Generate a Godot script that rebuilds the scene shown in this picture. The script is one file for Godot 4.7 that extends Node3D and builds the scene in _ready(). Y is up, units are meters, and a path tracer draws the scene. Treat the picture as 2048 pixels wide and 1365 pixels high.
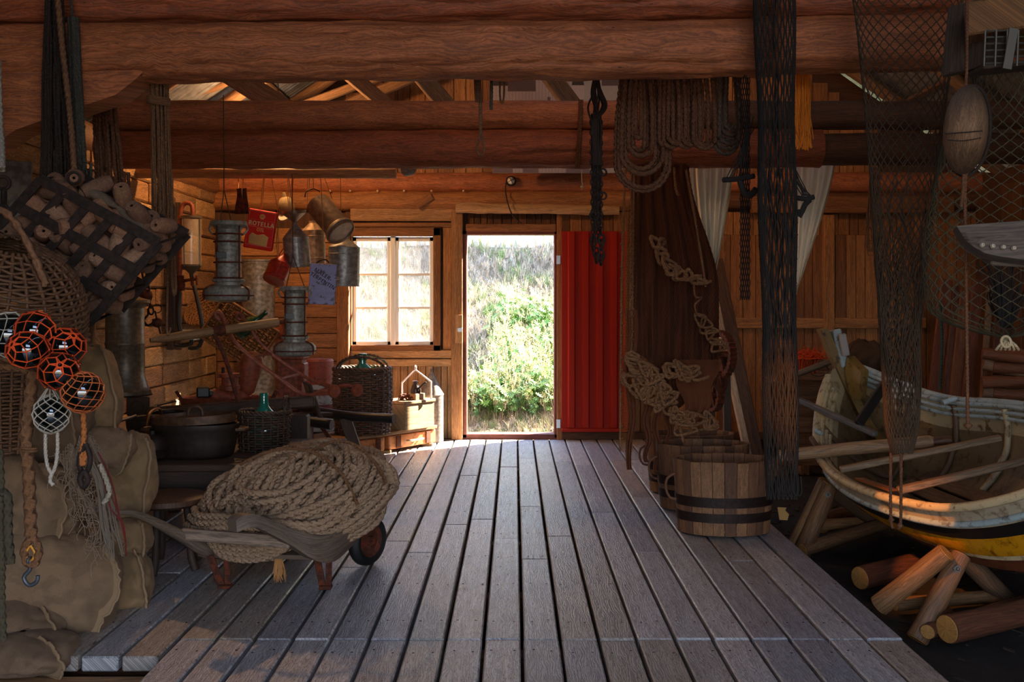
extends Node3D

# ---- the photograph's frame is 2048 x 1365; the lens looks level, its axis meets the picture at (CX, CY)
const F := 2000.0
const CX := 1029.0
const CY := 600.0
const EYE := 1.4
const BACK := 10.07
var rng := RandomNumberGenerator.new()
var noise := FastNoiseLite.new()
var mats := {}
var tex := {}

func P(u: float, v: float, d: float) -> Vector3:
	return Vector3((u - CX) / F * d, EYE - (v - CY) / F * d, -d)

func G(u: float, v: float, y: float = 0.0) -> Vector3:
	return P(u, v, (EYE - y) * F / (v - CY))

func px(n: float, d: float) -> float:
	return n * d / F

# ------------------------------------------------------------------ mesh builder
class MB:
	var v := PackedVector3Array()
	var n := PackedVector3Array()
	var t := PackedVector2Array()
	var ix := PackedInt32Array()
	var r := RandomNumberGenerator.new()

	func _init(s: int = 1) -> void:
		r.seed = s

	func mesh() -> ArrayMesh:
		var a := []
		a.resize(Mesh.ARRAY_MAX)
		a[Mesh.ARRAY_VERTEX] = v
		a[Mesh.ARRAY_NORMAL] = n
		a[Mesh.ARRAY_TEX_UV] = t
		a[Mesh.ARRAY_INDEX] = ix
		var m := ArrayMesh.new()
		m.add_surface_from_arrays(Mesh.PRIMITIVE_TRIANGLES, a)
		return m

	func face(pts: Array, uvs: Array = []) -> void:
		var b := v.size()
		var nn: Vector3 = (pts[1] - pts[0]).cross(pts[2] - pts[0])
		if pts.size() > 3 and nn.length_squared() < 1e-14:
			nn = (pts[2] - pts[0]).cross(pts[3] - pts[0])
		nn = nn.normalized()
		for i in pts.size():
			v.append(pts[i])
			n.append(nn)
			t.append(uvs[i] if uvs.size() > i else Vector2.ZERO)
		for i in range(1, pts.size() - 1):
			ix.append(b)
			ix.append(b + i + 1)
			ix.append(b + i)

	# a chamfered box; the grain runs along its longest side
	func box(x: Transform3D, s: Vector3, bev: float = 0.004, along: int = -1) -> void:
		var h := s * 0.5
		bev = minf(bev, minf(h.x, minf(h.y, h.z)) * 0.45)
		var ax := along
		if ax < 0:
			ax = 0 if s.x >= s.y and s.x >= s.z else (1 if s.y >= s.z else 2)
		var off := Vector2(r.randf() * 7.0, r.randf() * 7.0)
		for d in 3:
			for sg in [-1.0, 1.0]:
				var e := (d + 1) % 3
				var f := (d + 2) % 3
				var c := []
				for q in [[-1.0, -1.0], [1.0, -1.0], [1.0, 1.0], [-1.0, 1.0]]:
					var p := Vector3.ZERO
					p[d] = sg * h[d]
					p[e] = q[0] * sg * (h[e] - bev)
					p[f] = q[1] * (h[f] - bev)
					c.append(p)
				_f(x, c, ax, off + Vector2(d * 0.37, sg * 0.21))
				if bev > 0.0:
					# edges between face d and face e
					for sg2 in [-1.0, 1.0]:
						var q2 := []
						for k in [[0, -1.0], [0, 1.0], [1, 1.0], [1, -1.0]]:
							var p2 := Vector3.ZERO
							p2[d] = sg * (h[d] - (bev if k[0] == 1 else 0.0))
							p2[e] = sg2 * (h[e] - (bev if k[0] == 0 else 0.0))
							p2[f] = k[1] * (h[f] - bev)
							q2.append(p2)
						if sg * sg2 > 0:
							q2.reverse()
						_f(x, q2, ax, off)
		if bev > 0.0:
			for a in [-1.0, 1.0]:
				for b in [-1.0, 1.0]:
					for c2 in [-1.0, 1.0]:
						var k0 := Vector3(a * h.x, b * (h.y - bev), c2 * (h.z - bev))
						var k1 := Vector3(a * (h.x - bev), b * h.y, c2 * (h.z - bev))
						var k2 := Vector3(a * (h.x - bev), b * (h.y - bev), c2 * h.z)
						_f(x, [k0, k1, k2] if a * b * c2 > 0 else [k0, k2, k1], ax, off)

	func _f(x: Transform3D, c: Array, ax: int, off: Vector2) -> void:
		var pts := []
		var uvs := []
		for p: Vector3 in c:
			pts.append(x * p)
			var o := p[(ax + 1) % 3] + p[(ax + 2) % 3]
			uvs.append(off + Vector2(p[ax], o))
		face(pts, uvs)

	# a box from its two ends (a beam), w wide sideways and h high
	func bar(a: Vector3, b: Vector3, w: float, h: float, bev: float = 0.004, up: Vector3 = Vector3.UP) -> void:
		var z := (b - a)
		var l := z.length()
		z /= l
		if absf(z.dot(up)) > 0.98:
			up = Vector3.RIGHT if absf(z.x) < 0.9 else Vector3.BACK
		var sx := up.cross(z).normalized()
		box(Transform3D(Basis(sx, z.cross(sx), z), (a + b) * 0.5), Vector3(w, h, l), bev, 2)

	func frames(path: PackedVector3Array) -> Array:
		var out := []
		var k := path.size()
		var tp := (path[1] - path[0]).normalized()
		var nn := tp.cross(Vector3.UP)
		if nn.length() < 0.1:
			nn = tp.cross(Vector3.RIGHT)
		nn = nn.normalized()
		for i in k:
			var tg := (path[mini(i + 1, k - 1)] - path[maxi(i - 1, 0)]).normalized()
			nn = (nn - tg * nn.dot(tg)).normalized()
			out.append([tg, nn, tg.cross(nn)])
		return out

	# rad: a number, or an array of radii along the path
	func tube(path: PackedVector3Array, rad, sides: int = 8, caps: bool = true, flat: float = 1.0) -> void:
		var fr := frames(path)
		var k := path.size()
		var b := v.size()
		var off := Vector2(r.randf() * 7.0, r.randf() * 7.0)
		var l := 0.0
		var many: bool = rad is Array or rad is PackedFloat32Array
		for i in k:
			if i:
				l += path[i].distance_to(path[i - 1])
			var q: float = rad[i] if many else rad
			var nn: Vector3 = fr[i][1]
			var bb: Vector3 = fr[i][2]
			for j in sides + 1:
				var a := TAU * j / sides
				var d := nn * cos(a) + bb * sin(a) * flat
				v.append(path[i] + d * q)
				n.append(d.normalized())
				t.append(off + Vector2(l, a * maxf(q, 0.01)))
		_strips(b, k, sides)
		if caps:
			for e in [0, k - 1]:
				var q2: float = rad[e] if many else rad
				if q2 > 0.0005:
					var c := v.size()
					var dir: Vector3 = fr[e][0] * (-1.0 if e == 0 else 1.0)
					v.append(path[e])
					n.append(dir)
					t.append(off)
					for j in sides + 1:
						var a := TAU * j / sides
						var rd: Vector3 = fr[e][1] * cos(a) + fr[e][2] * sin(a) * flat
						v.append(path[e] + rd * q2)
						n.append(dir)
						t.append(off + Vector2(cos(a), sin(a)) * q2)
					for j in sides:
						ix.append(c)
						ix.append(c + 1 + (j + 1 if e else j))
						ix.append(c + 1 + (j if e else j + 1))

	func _strips(b: int, k: int, sides: int, turned: bool = false) -> void:
		for i in k - 1:
			for j in sides:
				var p := b + i * (sides + 1) + j
				var q := p + sides + 1
				if turned:
					ix.append_array(PackedInt32Array([p, p + 1, q, p + 1, q + 1, q]))
				else:
					ix.append_array(PackedInt32Array([p, q, p + 1, p + 1, q, q + 1]))

	# a laid rope: three strands twisting round the path
	func rope(path: PackedVector3Array, q: float, pitch: float = 0.0, sides: int = 9, steps: int = 5) -> void:
		if pitch <= 0.0:
			pitch = q * 2.3
		var pts := resample(path, pitch / steps)
		var fr := frames(pts)
		var b := v.size()
		var ph := r.randf() * TAU
		for i in pts.size():
			var nn: Vector3 = fr[i][1]
			var bb: Vector3 = fr[i][2]
			var tg: Vector3 = fr[i][0]
			var tw := ph + TAU * i / (steps * 3.0)
			for j in sides + 1:
				var a := TAU * j / sides
				var w := 1.5 * (a - tw)
				var lobe := absf(cos(w))
				var d := nn * cos(a) + bb * sin(a)
				v.append(pts[i] + d * q * (0.66 + 0.40 * lobe))
				var sl := sin(w) * signf(cos(w))
				n.append((d + (bb * cos(a) - nn * sin(a)) * sl * 0.8 - tg * sl * 0.8).normalized())
				t.append(Vector2(i * pitch / steps, a * q))
		_strips(b, pts.size(), sides)

	static func resample(path: PackedVector3Array, step: float) -> PackedVector3Array:
		var out := PackedVector3Array([path[0]])
		var need := step
		for i in range(1, path.size()):
			var a := path[i - 1]
			var seg := path[i].distance_to(a)
			var at := need
			while at <= seg:
				out.append(a.lerp(path[i], at / seg))
				at += step
			need = at - seg
		if out.size() < 2:
			out.append(path[path.size() - 1])
		return out

	# smooth curve through the given points
	static func curve(pts: Array, step: float = 0.02) -> PackedVector3Array:
		var out := PackedVector3Array()
		var k := pts.size()
		for i in k - 1:
			var p0: Vector3 = pts[maxi(i - 1, 0)]
			var p1: Vector3 = pts[i]
			var p2: Vector3 = pts[i + 1]
			var p3: Vector3 = pts[mini(i + 2, k - 1)]
			var m := maxi(2, int(p1.distance_to(p2) / step))
			for j in m:
				out.append(p1.cubic_interpolate(p2, p0, p3, float(j) / m))
		out.append(pts[k - 1])
		return out

	# rows of points, rows[i][j]; smooth normals
	func grid(rows: Array, closed: bool = false, flip: bool = false) -> void:
		var k := rows.size()
		var m: int = rows[0].size()
		var b := v.size()
		var off := Vector2(r.randf() * 7.0, r.randf() * 7.0)
		var ul := 0.0
		for i in k:
			var vl := 0.0
			if i:
				ul += rows[i][m / 2].distance_to(rows[i - 1][m / 2])
			for j in m:
				var ja := j - 1
				var jb := j + 1
				if closed:
					ja = m - 2 if j == 0 else j - 1
					jb = 1 if j == m - 1 else j + 1
				else:
					ja = maxi(ja, 0)
					jb = mini(jb, m - 1)
				var du: Vector3 = rows[mini(i + 1, k - 1)][j] - rows[maxi(i - 1, 0)][j]
				var dv: Vector3 = rows[i][jb] - rows[i][ja]
				var nn := dv.cross(du)
				if nn.length_squared() < 1e-16:
					nn = rows[i][j] - rows[k / 2][0].lerp(rows[k / 2][m / 2], 0.5)
				nn = nn.normalized()
				if j:
					vl += rows[i][j].distance_to(rows[i][j - 1])
				v.append(rows[i][j])
				n.append(-nn if flip else nn)
				t.append(off + Vector2(ul, vl))
		for i in k - 1:
			for j in m - 1:
				var p := b + i * m + j
				var q := p + m
				if flip:
					ix.append_array(PackedInt32Array([p, p + 1, q, p + 1, q + 1, q]))
				else:
					ix.append_array(PackedInt32Array([p, q, p + 1, p + 1, q, q + 1]))

	# profile points (radius, height) turned round the axis y of x; sx squeezes one way
	func lathe(prof: Array, x: Transform3D, seg: int = 24, sx: float = 1.0) -> void:
		var k := prof.size()
		var ns := []
		for i in k - 1:
			var d: Vector2 = prof[i + 1] - prof[i]
			ns.append(Vector2(d.y, -d.x).normalized())
		var off := Vector2(r.randf() * 7.0, r.randf() * 7.0)
		var l := 0.0
		for i in k - 1:
			var na: Vector2 = ns[i]
			var nb: Vector2 = ns[i]
			if i > 0 and ns[i].dot(ns[i - 1]) > 0.75:
				na = (ns[i] + ns[i - 1]).normalized()
			if i < k - 2 and ns[i].dot(ns[i + 1]) > 0.75:
				nb = (ns[i] + ns[i + 1]).normalized()
			var b := v.size()
			var l2: float = l + (prof[i + 1] - prof[i]).length()
			for e in 2:
				var pr: Vector2 = prof[i + e]
				var nr := nb if e else na
				for j in seg + 1:
					var a := TAU * j / seg
					var c := cos(a)
					var s := sin(a)
					v.append(x * Vector3(pr.x * c, pr.y, pr.x * s * sx))
					n.append((x.basis * Vector3(nr.x * c, nr.y, nr.x * s / sx)).normalized())
					t.append(off + Vector2(l2 if e else l, a * 0.15))
			_strips(b, 2, seg, true)
			l = l2

	# a flat outline given depth
	func prism(poly: PackedVector2Array, depth: float, x: Transform3D) -> void:
		var tri := Geometry2D.triangulate_polygon(poly)
		for sg in [0.0, 1.0]:
			var b := v.size()
			for p in poly:
				v.append(x * Vector3(p.x, p.y, (sg - 0.5) * depth))
				n.append((x.basis.z * (sg * 2.0 - 1.0)).normalized())
				t.append(p)
			for i in range(0, tri.size(), 3):
				var ccw := (poly[tri[i + 1]] - poly[tri[i]]).cross(poly[tri[i + 2]] - poly[tri[i]]) > 0.0
				var keep: bool = ccw == (sg == 0.0)
				ix.append(b + tri[i])
				ix.append(b + tri[i + (1 if keep else 2)])
				ix.append(b + tri[i + (2 if keep else 1)])
		for i in poly.size():
			var a := poly[i]
			var c := poly[(i + 1) % poly.size()]
			face([x * Vector3(a.x, a.y, -depth / 2), x * Vector3(c.x, c.y, -depth / 2), x * Vector3(c.x, c.y, depth / 2), x * Vector3(a.x, a.y, depth / 2)], [a, c, c + Vector2(0.02, 0.02), a + Vector2(0.02, 0.02)])

	# a rough log from a to b
	func rough_log(a: Vector3, b: Vector3, ra: float, rb: float, amp: float, sides: int = 18, steps: int = 24, squash: float = 1.0, nz: FastNoiseLite = null, checks: Array = []) -> void:
		var path := PackedVector3Array()
		for i in steps + 1:
			path.append(a.lerp(b, float(i) / steps))
		var fr := frames(path)
		var rows := []
		var s0 := r.randf() * 90.0
		for i in steps + 1:
			var row := PackedVector3Array()
			var q := lerpf(ra, rb, float(i) / steps)
			for j in sides + 1:
				var an := TAU * (j % sides) / sides
				var d: Vector3 = fr[i][1] * cos(an) + fr[i][2] * sin(an) * squash
				var w := 1.0
				if nz:
					w += amp * nz.get_noise_3d(s0 + i * a.distance_to(b) / steps * 2.2, cos(an) * 1.6, sin(an) * 1.6)
					# drying checks: [angle, where it starts, where it ends, depth]
					for ck in checks:
						var tt := float(i) / steps
						if tt > ck[1] and tt < ck[2]:
							var da := wrapf(an - ck[0] - 0.22 * nz.get_noise_1d(i * 0.09 + ck[0] * 7.0), -PI, PI)
							w -= ck[3] * exp(-da * da * 420.0) * sin(PI * (tt - ck[1]) / (ck[2] - ck[1]))
				row.append(path[i] + d * q * w)
			rows.append(row)
		grid(rows, true)
		for e in [0, steps]:
			var c := []
			var uv := []
			for j in sides:
				var k: int = sides - 1 - j if e == 0 else j
				c.append(rows[e][k])
				uv.append(Vector2(cos(TAU * k / sides), sin(TAU * k / sides)) * ra)
			face(c, uv)

	# strands of a knotted net over surface f(s, t), s round or across 0..1, t along 0..1
	func net(f: Callable, ns: int, nt: int, q: float, closed: bool, knot: float = 0.0, open: float = 0.96) -> void:
		for i in ns:
			var path := PackedVector3Array()
			for j in nt + 1:
				var sg := 1.0 if (i + j) % 2 == 0 else -1.0
				var s := (i + 0.5 + 0.5 * sg * open) / ns
				if not closed:
					s = clampf(s, 0.0, 1.0)
				path.append(f.call(s, float(j) / nt))
				if knot > 0.0 and sg > 0.0 and j > 0 and j < nt:
					blob(path[path.size() - 1], knot)
			tube(path, q, 4, false)

	func blob(p: Vector3, q: float) -> void:
		var b := v.size()
		for d: Vector3 in [Vector3.UP, Vector3.DOWN, Vector3.LEFT, Vector3.RIGHT, Vector3.FORWARD, Vector3.BACK]:
			v.append(p + d * q)
			n.append(d)
			t.append(Vector2.ZERO)
		ix.append_array(PackedInt32Array([b, b + 2, b + 4, b, b + 4, b + 3, b, b + 3, b + 5, b, b + 5, b + 2, b + 1, b + 4, b + 2, b + 1, b + 3, b + 4, b + 1, b + 5, b + 3, b + 1, b + 2, b + 5]))

	func ball(c: Vector3, s: Vector3, seg: int = 16, bs: Basis = Basis()) -> void:
		var prof := []
		for i in seg / 2 + 1:
			var a := -PI / 2 + PI * i / (seg / 2)
			prof.append(Vector2(maxf(cos(a), 0.0001), sin(a)))
		lathe(prof, Transform3D(bs * Basis.from_scale(s), c), seg)

	func ring(c: Vector3, axis: Vector3, rad: float, q: float, seg: int = 20, sides: int = 6, arc: float = TAU, start: float = 0.0) -> void:
		var x := axis.cross(Vector3.UP)
		if x.length() < 0.1:
			x = axis.cross(Vector3.RIGHT)
		x = x.normalized()
		var y := axis.normalized().cross(x)
		var path := PackedVector3Array()
		for i in seg + 1:
			var a := start + arc * i / seg
			path.append(c + (x * cos(a) + y * sin(a)) * rad)
		tube(path, q, sides, arc < TAU - 0.01)

# ------------------------------------------------------------------ objects
func numbered(n: String) -> String:
	if not has_node(NodePath(n)):
		return n
	var i := 1
	while has_node(NodePath("%s_%03d" % [n, i])):
		i += 1
	return "%s_%03d" % [n, i]

func thing(called: String, label: String, category: String, at: Vector3, group: String = "") -> Node3D:
	var o := Node3D.new()
	o.name = numbered(called)
	add_child(o)
	o.position = at
	o.set_meta("label", label)
	o.set_meta("category", category)
	if group:
		o.set_meta("group", group)
	return o

func structure(called: String) -> Node3D:
	var o := Node3D.new()
	o.name = called
	add_child(o)
	o.set_meta("kind", "structure")
	return o

# a part whose mesh is given in world coordinates
func part(o: Node3D, called: String, b: MB, m: Material, label: String = "") -> MeshInstance3D:
	var p := MeshInstance3D.new()
	p.name = called
	p.mesh = b.mesh()
	p.material_override = m
	o.add_child(p, true)
	var at := Vector3.ZERO
	var q: Node = o
	while q is Node3D and q != self:
		at += q.position
		q = q.get_parent()
	p.position = -at
	if label:
		p.set_meta("label", label)
	return p

func single(called: String, label: String, category: String, b: MB, m: Material, group: String = "") -> MeshInstance3D:
	var p := MeshInstance3D.new()
	p.name = numbered(called)
	p.mesh = b.mesh()
	p.material_override = m
	add_child(p)
	p.set_meta("label", label)
	p.set_meta("category", category)
	if group:
		p.set_meta("group", group)
	return p

func T(at: Vector3, b: Basis = Basis()) -> Transform3D:
	return Transform3D(b, at)

# a basis whose y axis points along d
func along(d: Vector3) -> Basis:
	d = d.normalized()
	var x := d.cross(Vector3.FORWARD)
	if x.length() < 0.05:
		x = d.cross(Vector3.RIGHT)
	x = x.normalized()
	return Basis(x, d, x.cross(d))

func euler(x: float, y: float, z: float) -> Basis:
	return Basis.from_euler(Vector3(deg_to_rad(x), deg_to_rad(y), deg_to_rad(z)))

# ------------------------------------------------------------------ textures and materials
func field(seed_: int, kind: int, freq: float, oct: int, size: int = 512, frac: int = FastNoiseLite.FRACTAL_FBM) -> PackedByteArray:
	var f := FastNoiseLite.new()
	f.seed = seed_
	f.noise_type = kind
	f.frequency = freq
	f.fractal_type = frac
	f.fractal_octaves = oct
	if kind == FastNoiseLite.TYPE_CELLULAR:
		f.cellular_return_type = FastNoiseLite.RETURN_DISTANCE
	var im := f.get_seamless_image(size, size)
	im.convert(Image.FORMAT_L8)
	return im.get_data()

func picture(called: String, data: PackedByteArray, size: int, ch: int = 1) -> ImageTexture:
	var im := Image.create_from_data(size, size, false, Image.FORMAT_L8 if ch == 1 else Image.FORMAT_RGB8, data)
	tex[called] = ImageTexture.create_from_image(im)
	return tex[called]

func make_textures() -> void:
	# wood: growth lines that run along x and bend round knots, checks and fine fibre
	var W1 := 1024
	var fa := field(3, FastNoiseLite.TYPE_SIMPLEX_SMOOTH, 0.006, 4, W1)
	var fb := field(8, FastNoiseLite.TYPE_SIMPLEX_SMOOTH, 0.016, 3, W1, FastNoiseLite.FRACTAL_RIDGED)
	var fc := field(5, FastNoiseLite.TYPE_SIMPLEX_SMOOTH, 0.09, 3, W1)
	var fd := field(21, FastNoiseLite.TYPE_CELLULAR, 0.009, 1, W1)
	var grain := PackedByteArray()
	var worn := PackedByteArray()
	grain.resize(W1 * W1)
	worn.resize(W1 * W1)
	for y in W1:
		for x in W1:
			var i := y * W1 + x
			var A := fa[i] / 255.0
			var B := fb[i] / 255.0
			var C := fc[i] / 255.0
			var D := fd[i] / 255.0
			var knot := exp(-D * D * 90.0)
			var ring := sin(TAU * (y * 26.0 / W1 + 3.2 * A + 2.6 * knot))
			var w := 0.66 + 0.13 * ring + 0.30 * (A - 0.5) + 0.30 * (C - 0.5) - 0.42 * exp(-D * D * 700.0)
			if B > 0.86:
				w -= 2.2 * (B - 0.86)
			grain[i] = int(clampf(0.34 + 0.68 * w, 0.12, 1.0) * 255.0)
			var v := 0.70 + 0.13 * ring + 0.26 * (A - 0.5) + 0.50 * (C - 0.5) - 0.40 * exp(-D * D * 900.0)
			if B > 0.80:
				v -= 4.2 * (B - 0.80)
			worn[i] = int(clampf(0.30 + 0.74 * v, 0.08, 1.0) * 255.0)
	picture("grain", grain, W1)
	picture("worn", worn, W1)
	var S := 512
	var a := field(3, FastNoiseLite.TYPE_SIMPLEX_SMOOTH, 0.012, 5, S)
	var c := field(5, FastNoiseLite.TYPE_SIMPLEX_SMOOTH, 0.11, 3, S)
	var g := field(21, FastNoiseLite.TYPE_CELLULAR, 0.045, 1, S)
	var n := S * S
	var blotch := PackedByteArray()
	var speck := PackedByteArray()
	var stain := PackedByteArray()
	blotch.resize(n)
	speck.resize(n)
	stain.resize(n)
	for i in n:
		var A := a[i] / 255.0
		var C := c[i] / 255.0
		var D := g[i] / 255.0
		blotch[i] = int(clampf(0.72 + 0.28 * smoothstep(0.25, 0.75, A) + 0.18 * (C - 0.5), 0.0, 1.0) * 255.0)
		speck[i] = int(clampf(0.76 + 0.5 * (C - 0.5) + (-0.35 if D < 0.17 else 0.0) + 0.3 * (A - 0.5), 0.05, 1.0) * 255.0)
		stain[i] = int(clampf(0.84 + 0.16 * smoothstep(0.3, 0.62, A) + 0.08 * (C - 0.5), 0.0, 1.0) * 255.0)
	picture("blotch", blotch, S)
	picture("speck", speck, S)
	picture("stain", stain, S)
	# rust: two colours parted by noise
	var rust := PackedByteArray()
	rust.resize(n * 3)
	var paint := PackedByteArray()
	paint.resize(n * 3)
	for i in n:
		var A := a[i] / 255.0
		var C := c[i] / 255.0
		var k := smoothstep(0.40, 0.62, A + 0.5 * (C - 0.5))
		var col := Color(0.30, 0.17, 0.11).lerp(Color(0.52, 0.25, 0.13), k) * (0.75 + 0.5 * C)
		rust[i * 3] = int(clampf(col.r, 0, 1) * 255)
		rust[i * 3 + 1] = int(clampf(col.g, 0, 1) * 255)
		rust[i * 3 + 2] = int(clampf(col.b, 0, 1) * 255)
		var D := g[i] / 255.0
		var k2 := 0.85 * smoothstep(0.67, 0.76, A + 0.35 * (C - 0.5))
		var c2 := Color(1, 1, 1).lerp(Color(0.42, 0.27, 0.16), k2) * (0.86 + 0.28 * C)
		paint[i * 3] = int(clampf(c2.r, 0, 1) * 255)
		paint[i * 3 + 1] = int(clampf(c2.g, 0, 1) * 255)
		paint[i * 3 + 2] = int(clampf(c2.b, 0, 1) * 255)
	picture("rust", rust, S, 3)
	picture("paint", paint, S, 3)
	# burlap weave
	var W := 256
	var cloth := PackedByteArray()
	cloth.resize(W * W)
	for y in W:
		for x in W:
			var s := 0.5 + 0.25 * sin(x * TAU / 8.0) * signf(sin(y * TAU / 16.0 + 0.01)) + 0.25 * sin(y * TAU / 8.0) * signf(sin(x * TAU / 16.0 + 0.01))
			cloth[y * W + x] = int(clampf(0.45 + 0.40 * s + 0.35 * (c[(y * S + x) * 2 % n] / 255.0 - 0.5), 0, 1) * 255)
	picture("cloth", cloth, W)

func M(key: String, col: Color, rough: float = 0.8, opt: Dictionary = {}) -> StandardMaterial3D:
	if mats.has(key):
		return mats[key]
	var m := StandardMaterial3D.new()
	m.resource_name = key
	m.albedo_color = col
	m.roughness = rough
	m.metallic = opt.get("metal", 0.0)
	if opt.has("spec"):
		m.metallic_specular = opt.spec
	if opt.has("tex"):
		m.albedo_texture = tex[opt.tex]
		m.uv1_scale = opt.get("scale", Vector3.ONE)
		m.uv1_triplanar = opt.get("tri", true)
	if opt.has("bump"):
		m.heightmap_enabled = true
		m.heightmap_texture = tex[opt.get("bump_tex", "grain")]
		m.heightmap_scale = opt.bump
		m.uv1_scale = opt.get("scale", Vector3.ONE)
		m.uv1_triplanar = opt.get("tri", true)
	if opt.has("detail"):
		m.detail_enabled = true
		m.detail_albedo = tex[opt.detail]
		m.detail_blend_mode = BaseMaterial3D.BLEND_MODE_MUL
		m.detail_uv_layer = BaseMaterial3D.DETAIL_UV_2
		m.uv2_triplanar = true
		m.uv2_scale = opt.get("scale2", Vector3.ONE)
	if opt.get("sheen", 0.0) > 0.0:
		m.rim_enabled = true
		m.rim = opt.sheen
		m.rim_tint = 0.6
	if opt.has("coat"):
		m.clearcoat_enabled = true
		m.clearcoat = opt.coat
		m.clearcoat_roughness = opt.get("coat_rough", 0.3)
	if opt.has("back"):
		m.backlight_enabled = true
		m.backlight = opt.back
	m.cull_mode = BaseMaterial3D.CULL_DISABLED
	mats[key] = m
	return m

# wood with grain along the pieces' own length
func wood(key: String, col: Color, rough: float = 0.75, bump: float = 0.12, t: String = "grain", sc: Vector3 = Vector3(0.22, 2.2, 1.0)) -> StandardMaterial3D:
	return M("wood_" + key, col, rough, {"tex": t, "scale": sc, "tri": false, "bump": bump})

func woods(key: String, cols: Array, rough: float = 0.75, bump: float = 0.12, t: String = "grain", sc: Vector3 = Vector3(0.22, 2.2, 1.0)) -> Array:
	var out := []
	for i in cols.size():
		out.append(wood("%s%d" % [key, i], cols[i], rough, bump, t, sc))
	return out

func pick(a: Array) -> Variant:
	return a[rng.randi() % a.size()]

func _ready() -> void:
	# ---- camera: 35 mm lens on a full frame, level, standing 1.4 m above the floor
	var cam := Camera3D.new()
	cam.name = "camera"
	add_child(cam)
	cam.position = Vector3(0, EYE, 0)
	cam.near = 0.05
	cam.far = 200.0
	cam.projection = Camera3D.PROJECTION_FRUSTUM
	cam.keep_aspect = Camera3D.KEEP_HEIGHT
	cam.size = 0.05 * 1365.0 / F
	cam.frustum_offset = Vector2((1024.0 - CX) / F, -(682.5 - CY) / F) * 0.05
	cam.current = true
	# ---- sky, sun, exposure
	var env := Environment.new()
	env.background_mode = Environment.BG_SKY
	var sky := Sky.new()
	var sm := ProceduralSkyMaterial.new()
	sm.sky_top_color = Color(0.60, 0.71, 0.88)
	sm.sky_horizon_color = Color(0.98, 0.97, 0.95)
	sm.ground_bottom_color = Color(0.25, 0.25, 0.2)
	sm.ground_horizon_color = Color(0.75, 0.78, 0.8)
	sm.energy_multiplier = 2.6
	sky.sky_material = sm
	env.sky = sky
	env.tonemap_mode = Environment.TONE_MAPPER_LINEAR
	env.tonemap_exposure = 3.7
	env.sdfgi_enabled = true
	env.ssao_enabled = true
	env.ssil_enabled = true
	var we := WorldEnvironment.new()
	we.name = "world_environment"
	we.environment = env
	add_child(we)
	var sun := DirectionalLight3D.new()
	sun.name = "sun"
	sun.light_energy = 9.0
	sun.light_color = Color(1.0, 0.93, 0.82)
	sun.light_angular_distance = 0.53
	sun.shadow_enabled = true
	sun.sky_mode = DirectionalLight3D.SKY_MODE_LIGHT_ONLY
	add_child(sun)
	var el := deg_to_rad(35.0)
	sun.look_at_from_position(Vector3.ZERO, Vector3(-0.81 * cos(el), -sin(el), 0.587 * cos(el)))
	rng.seed = 7
	noise.seed = 4
	noise.frequency = 1.0
	noise.fractal_octaves = 3
	make_textures()
	build_structure()
	build_loft()
	build_outdoors()
	build_left()
	build_midleft()
	build_right()
	build_lamps()

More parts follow.
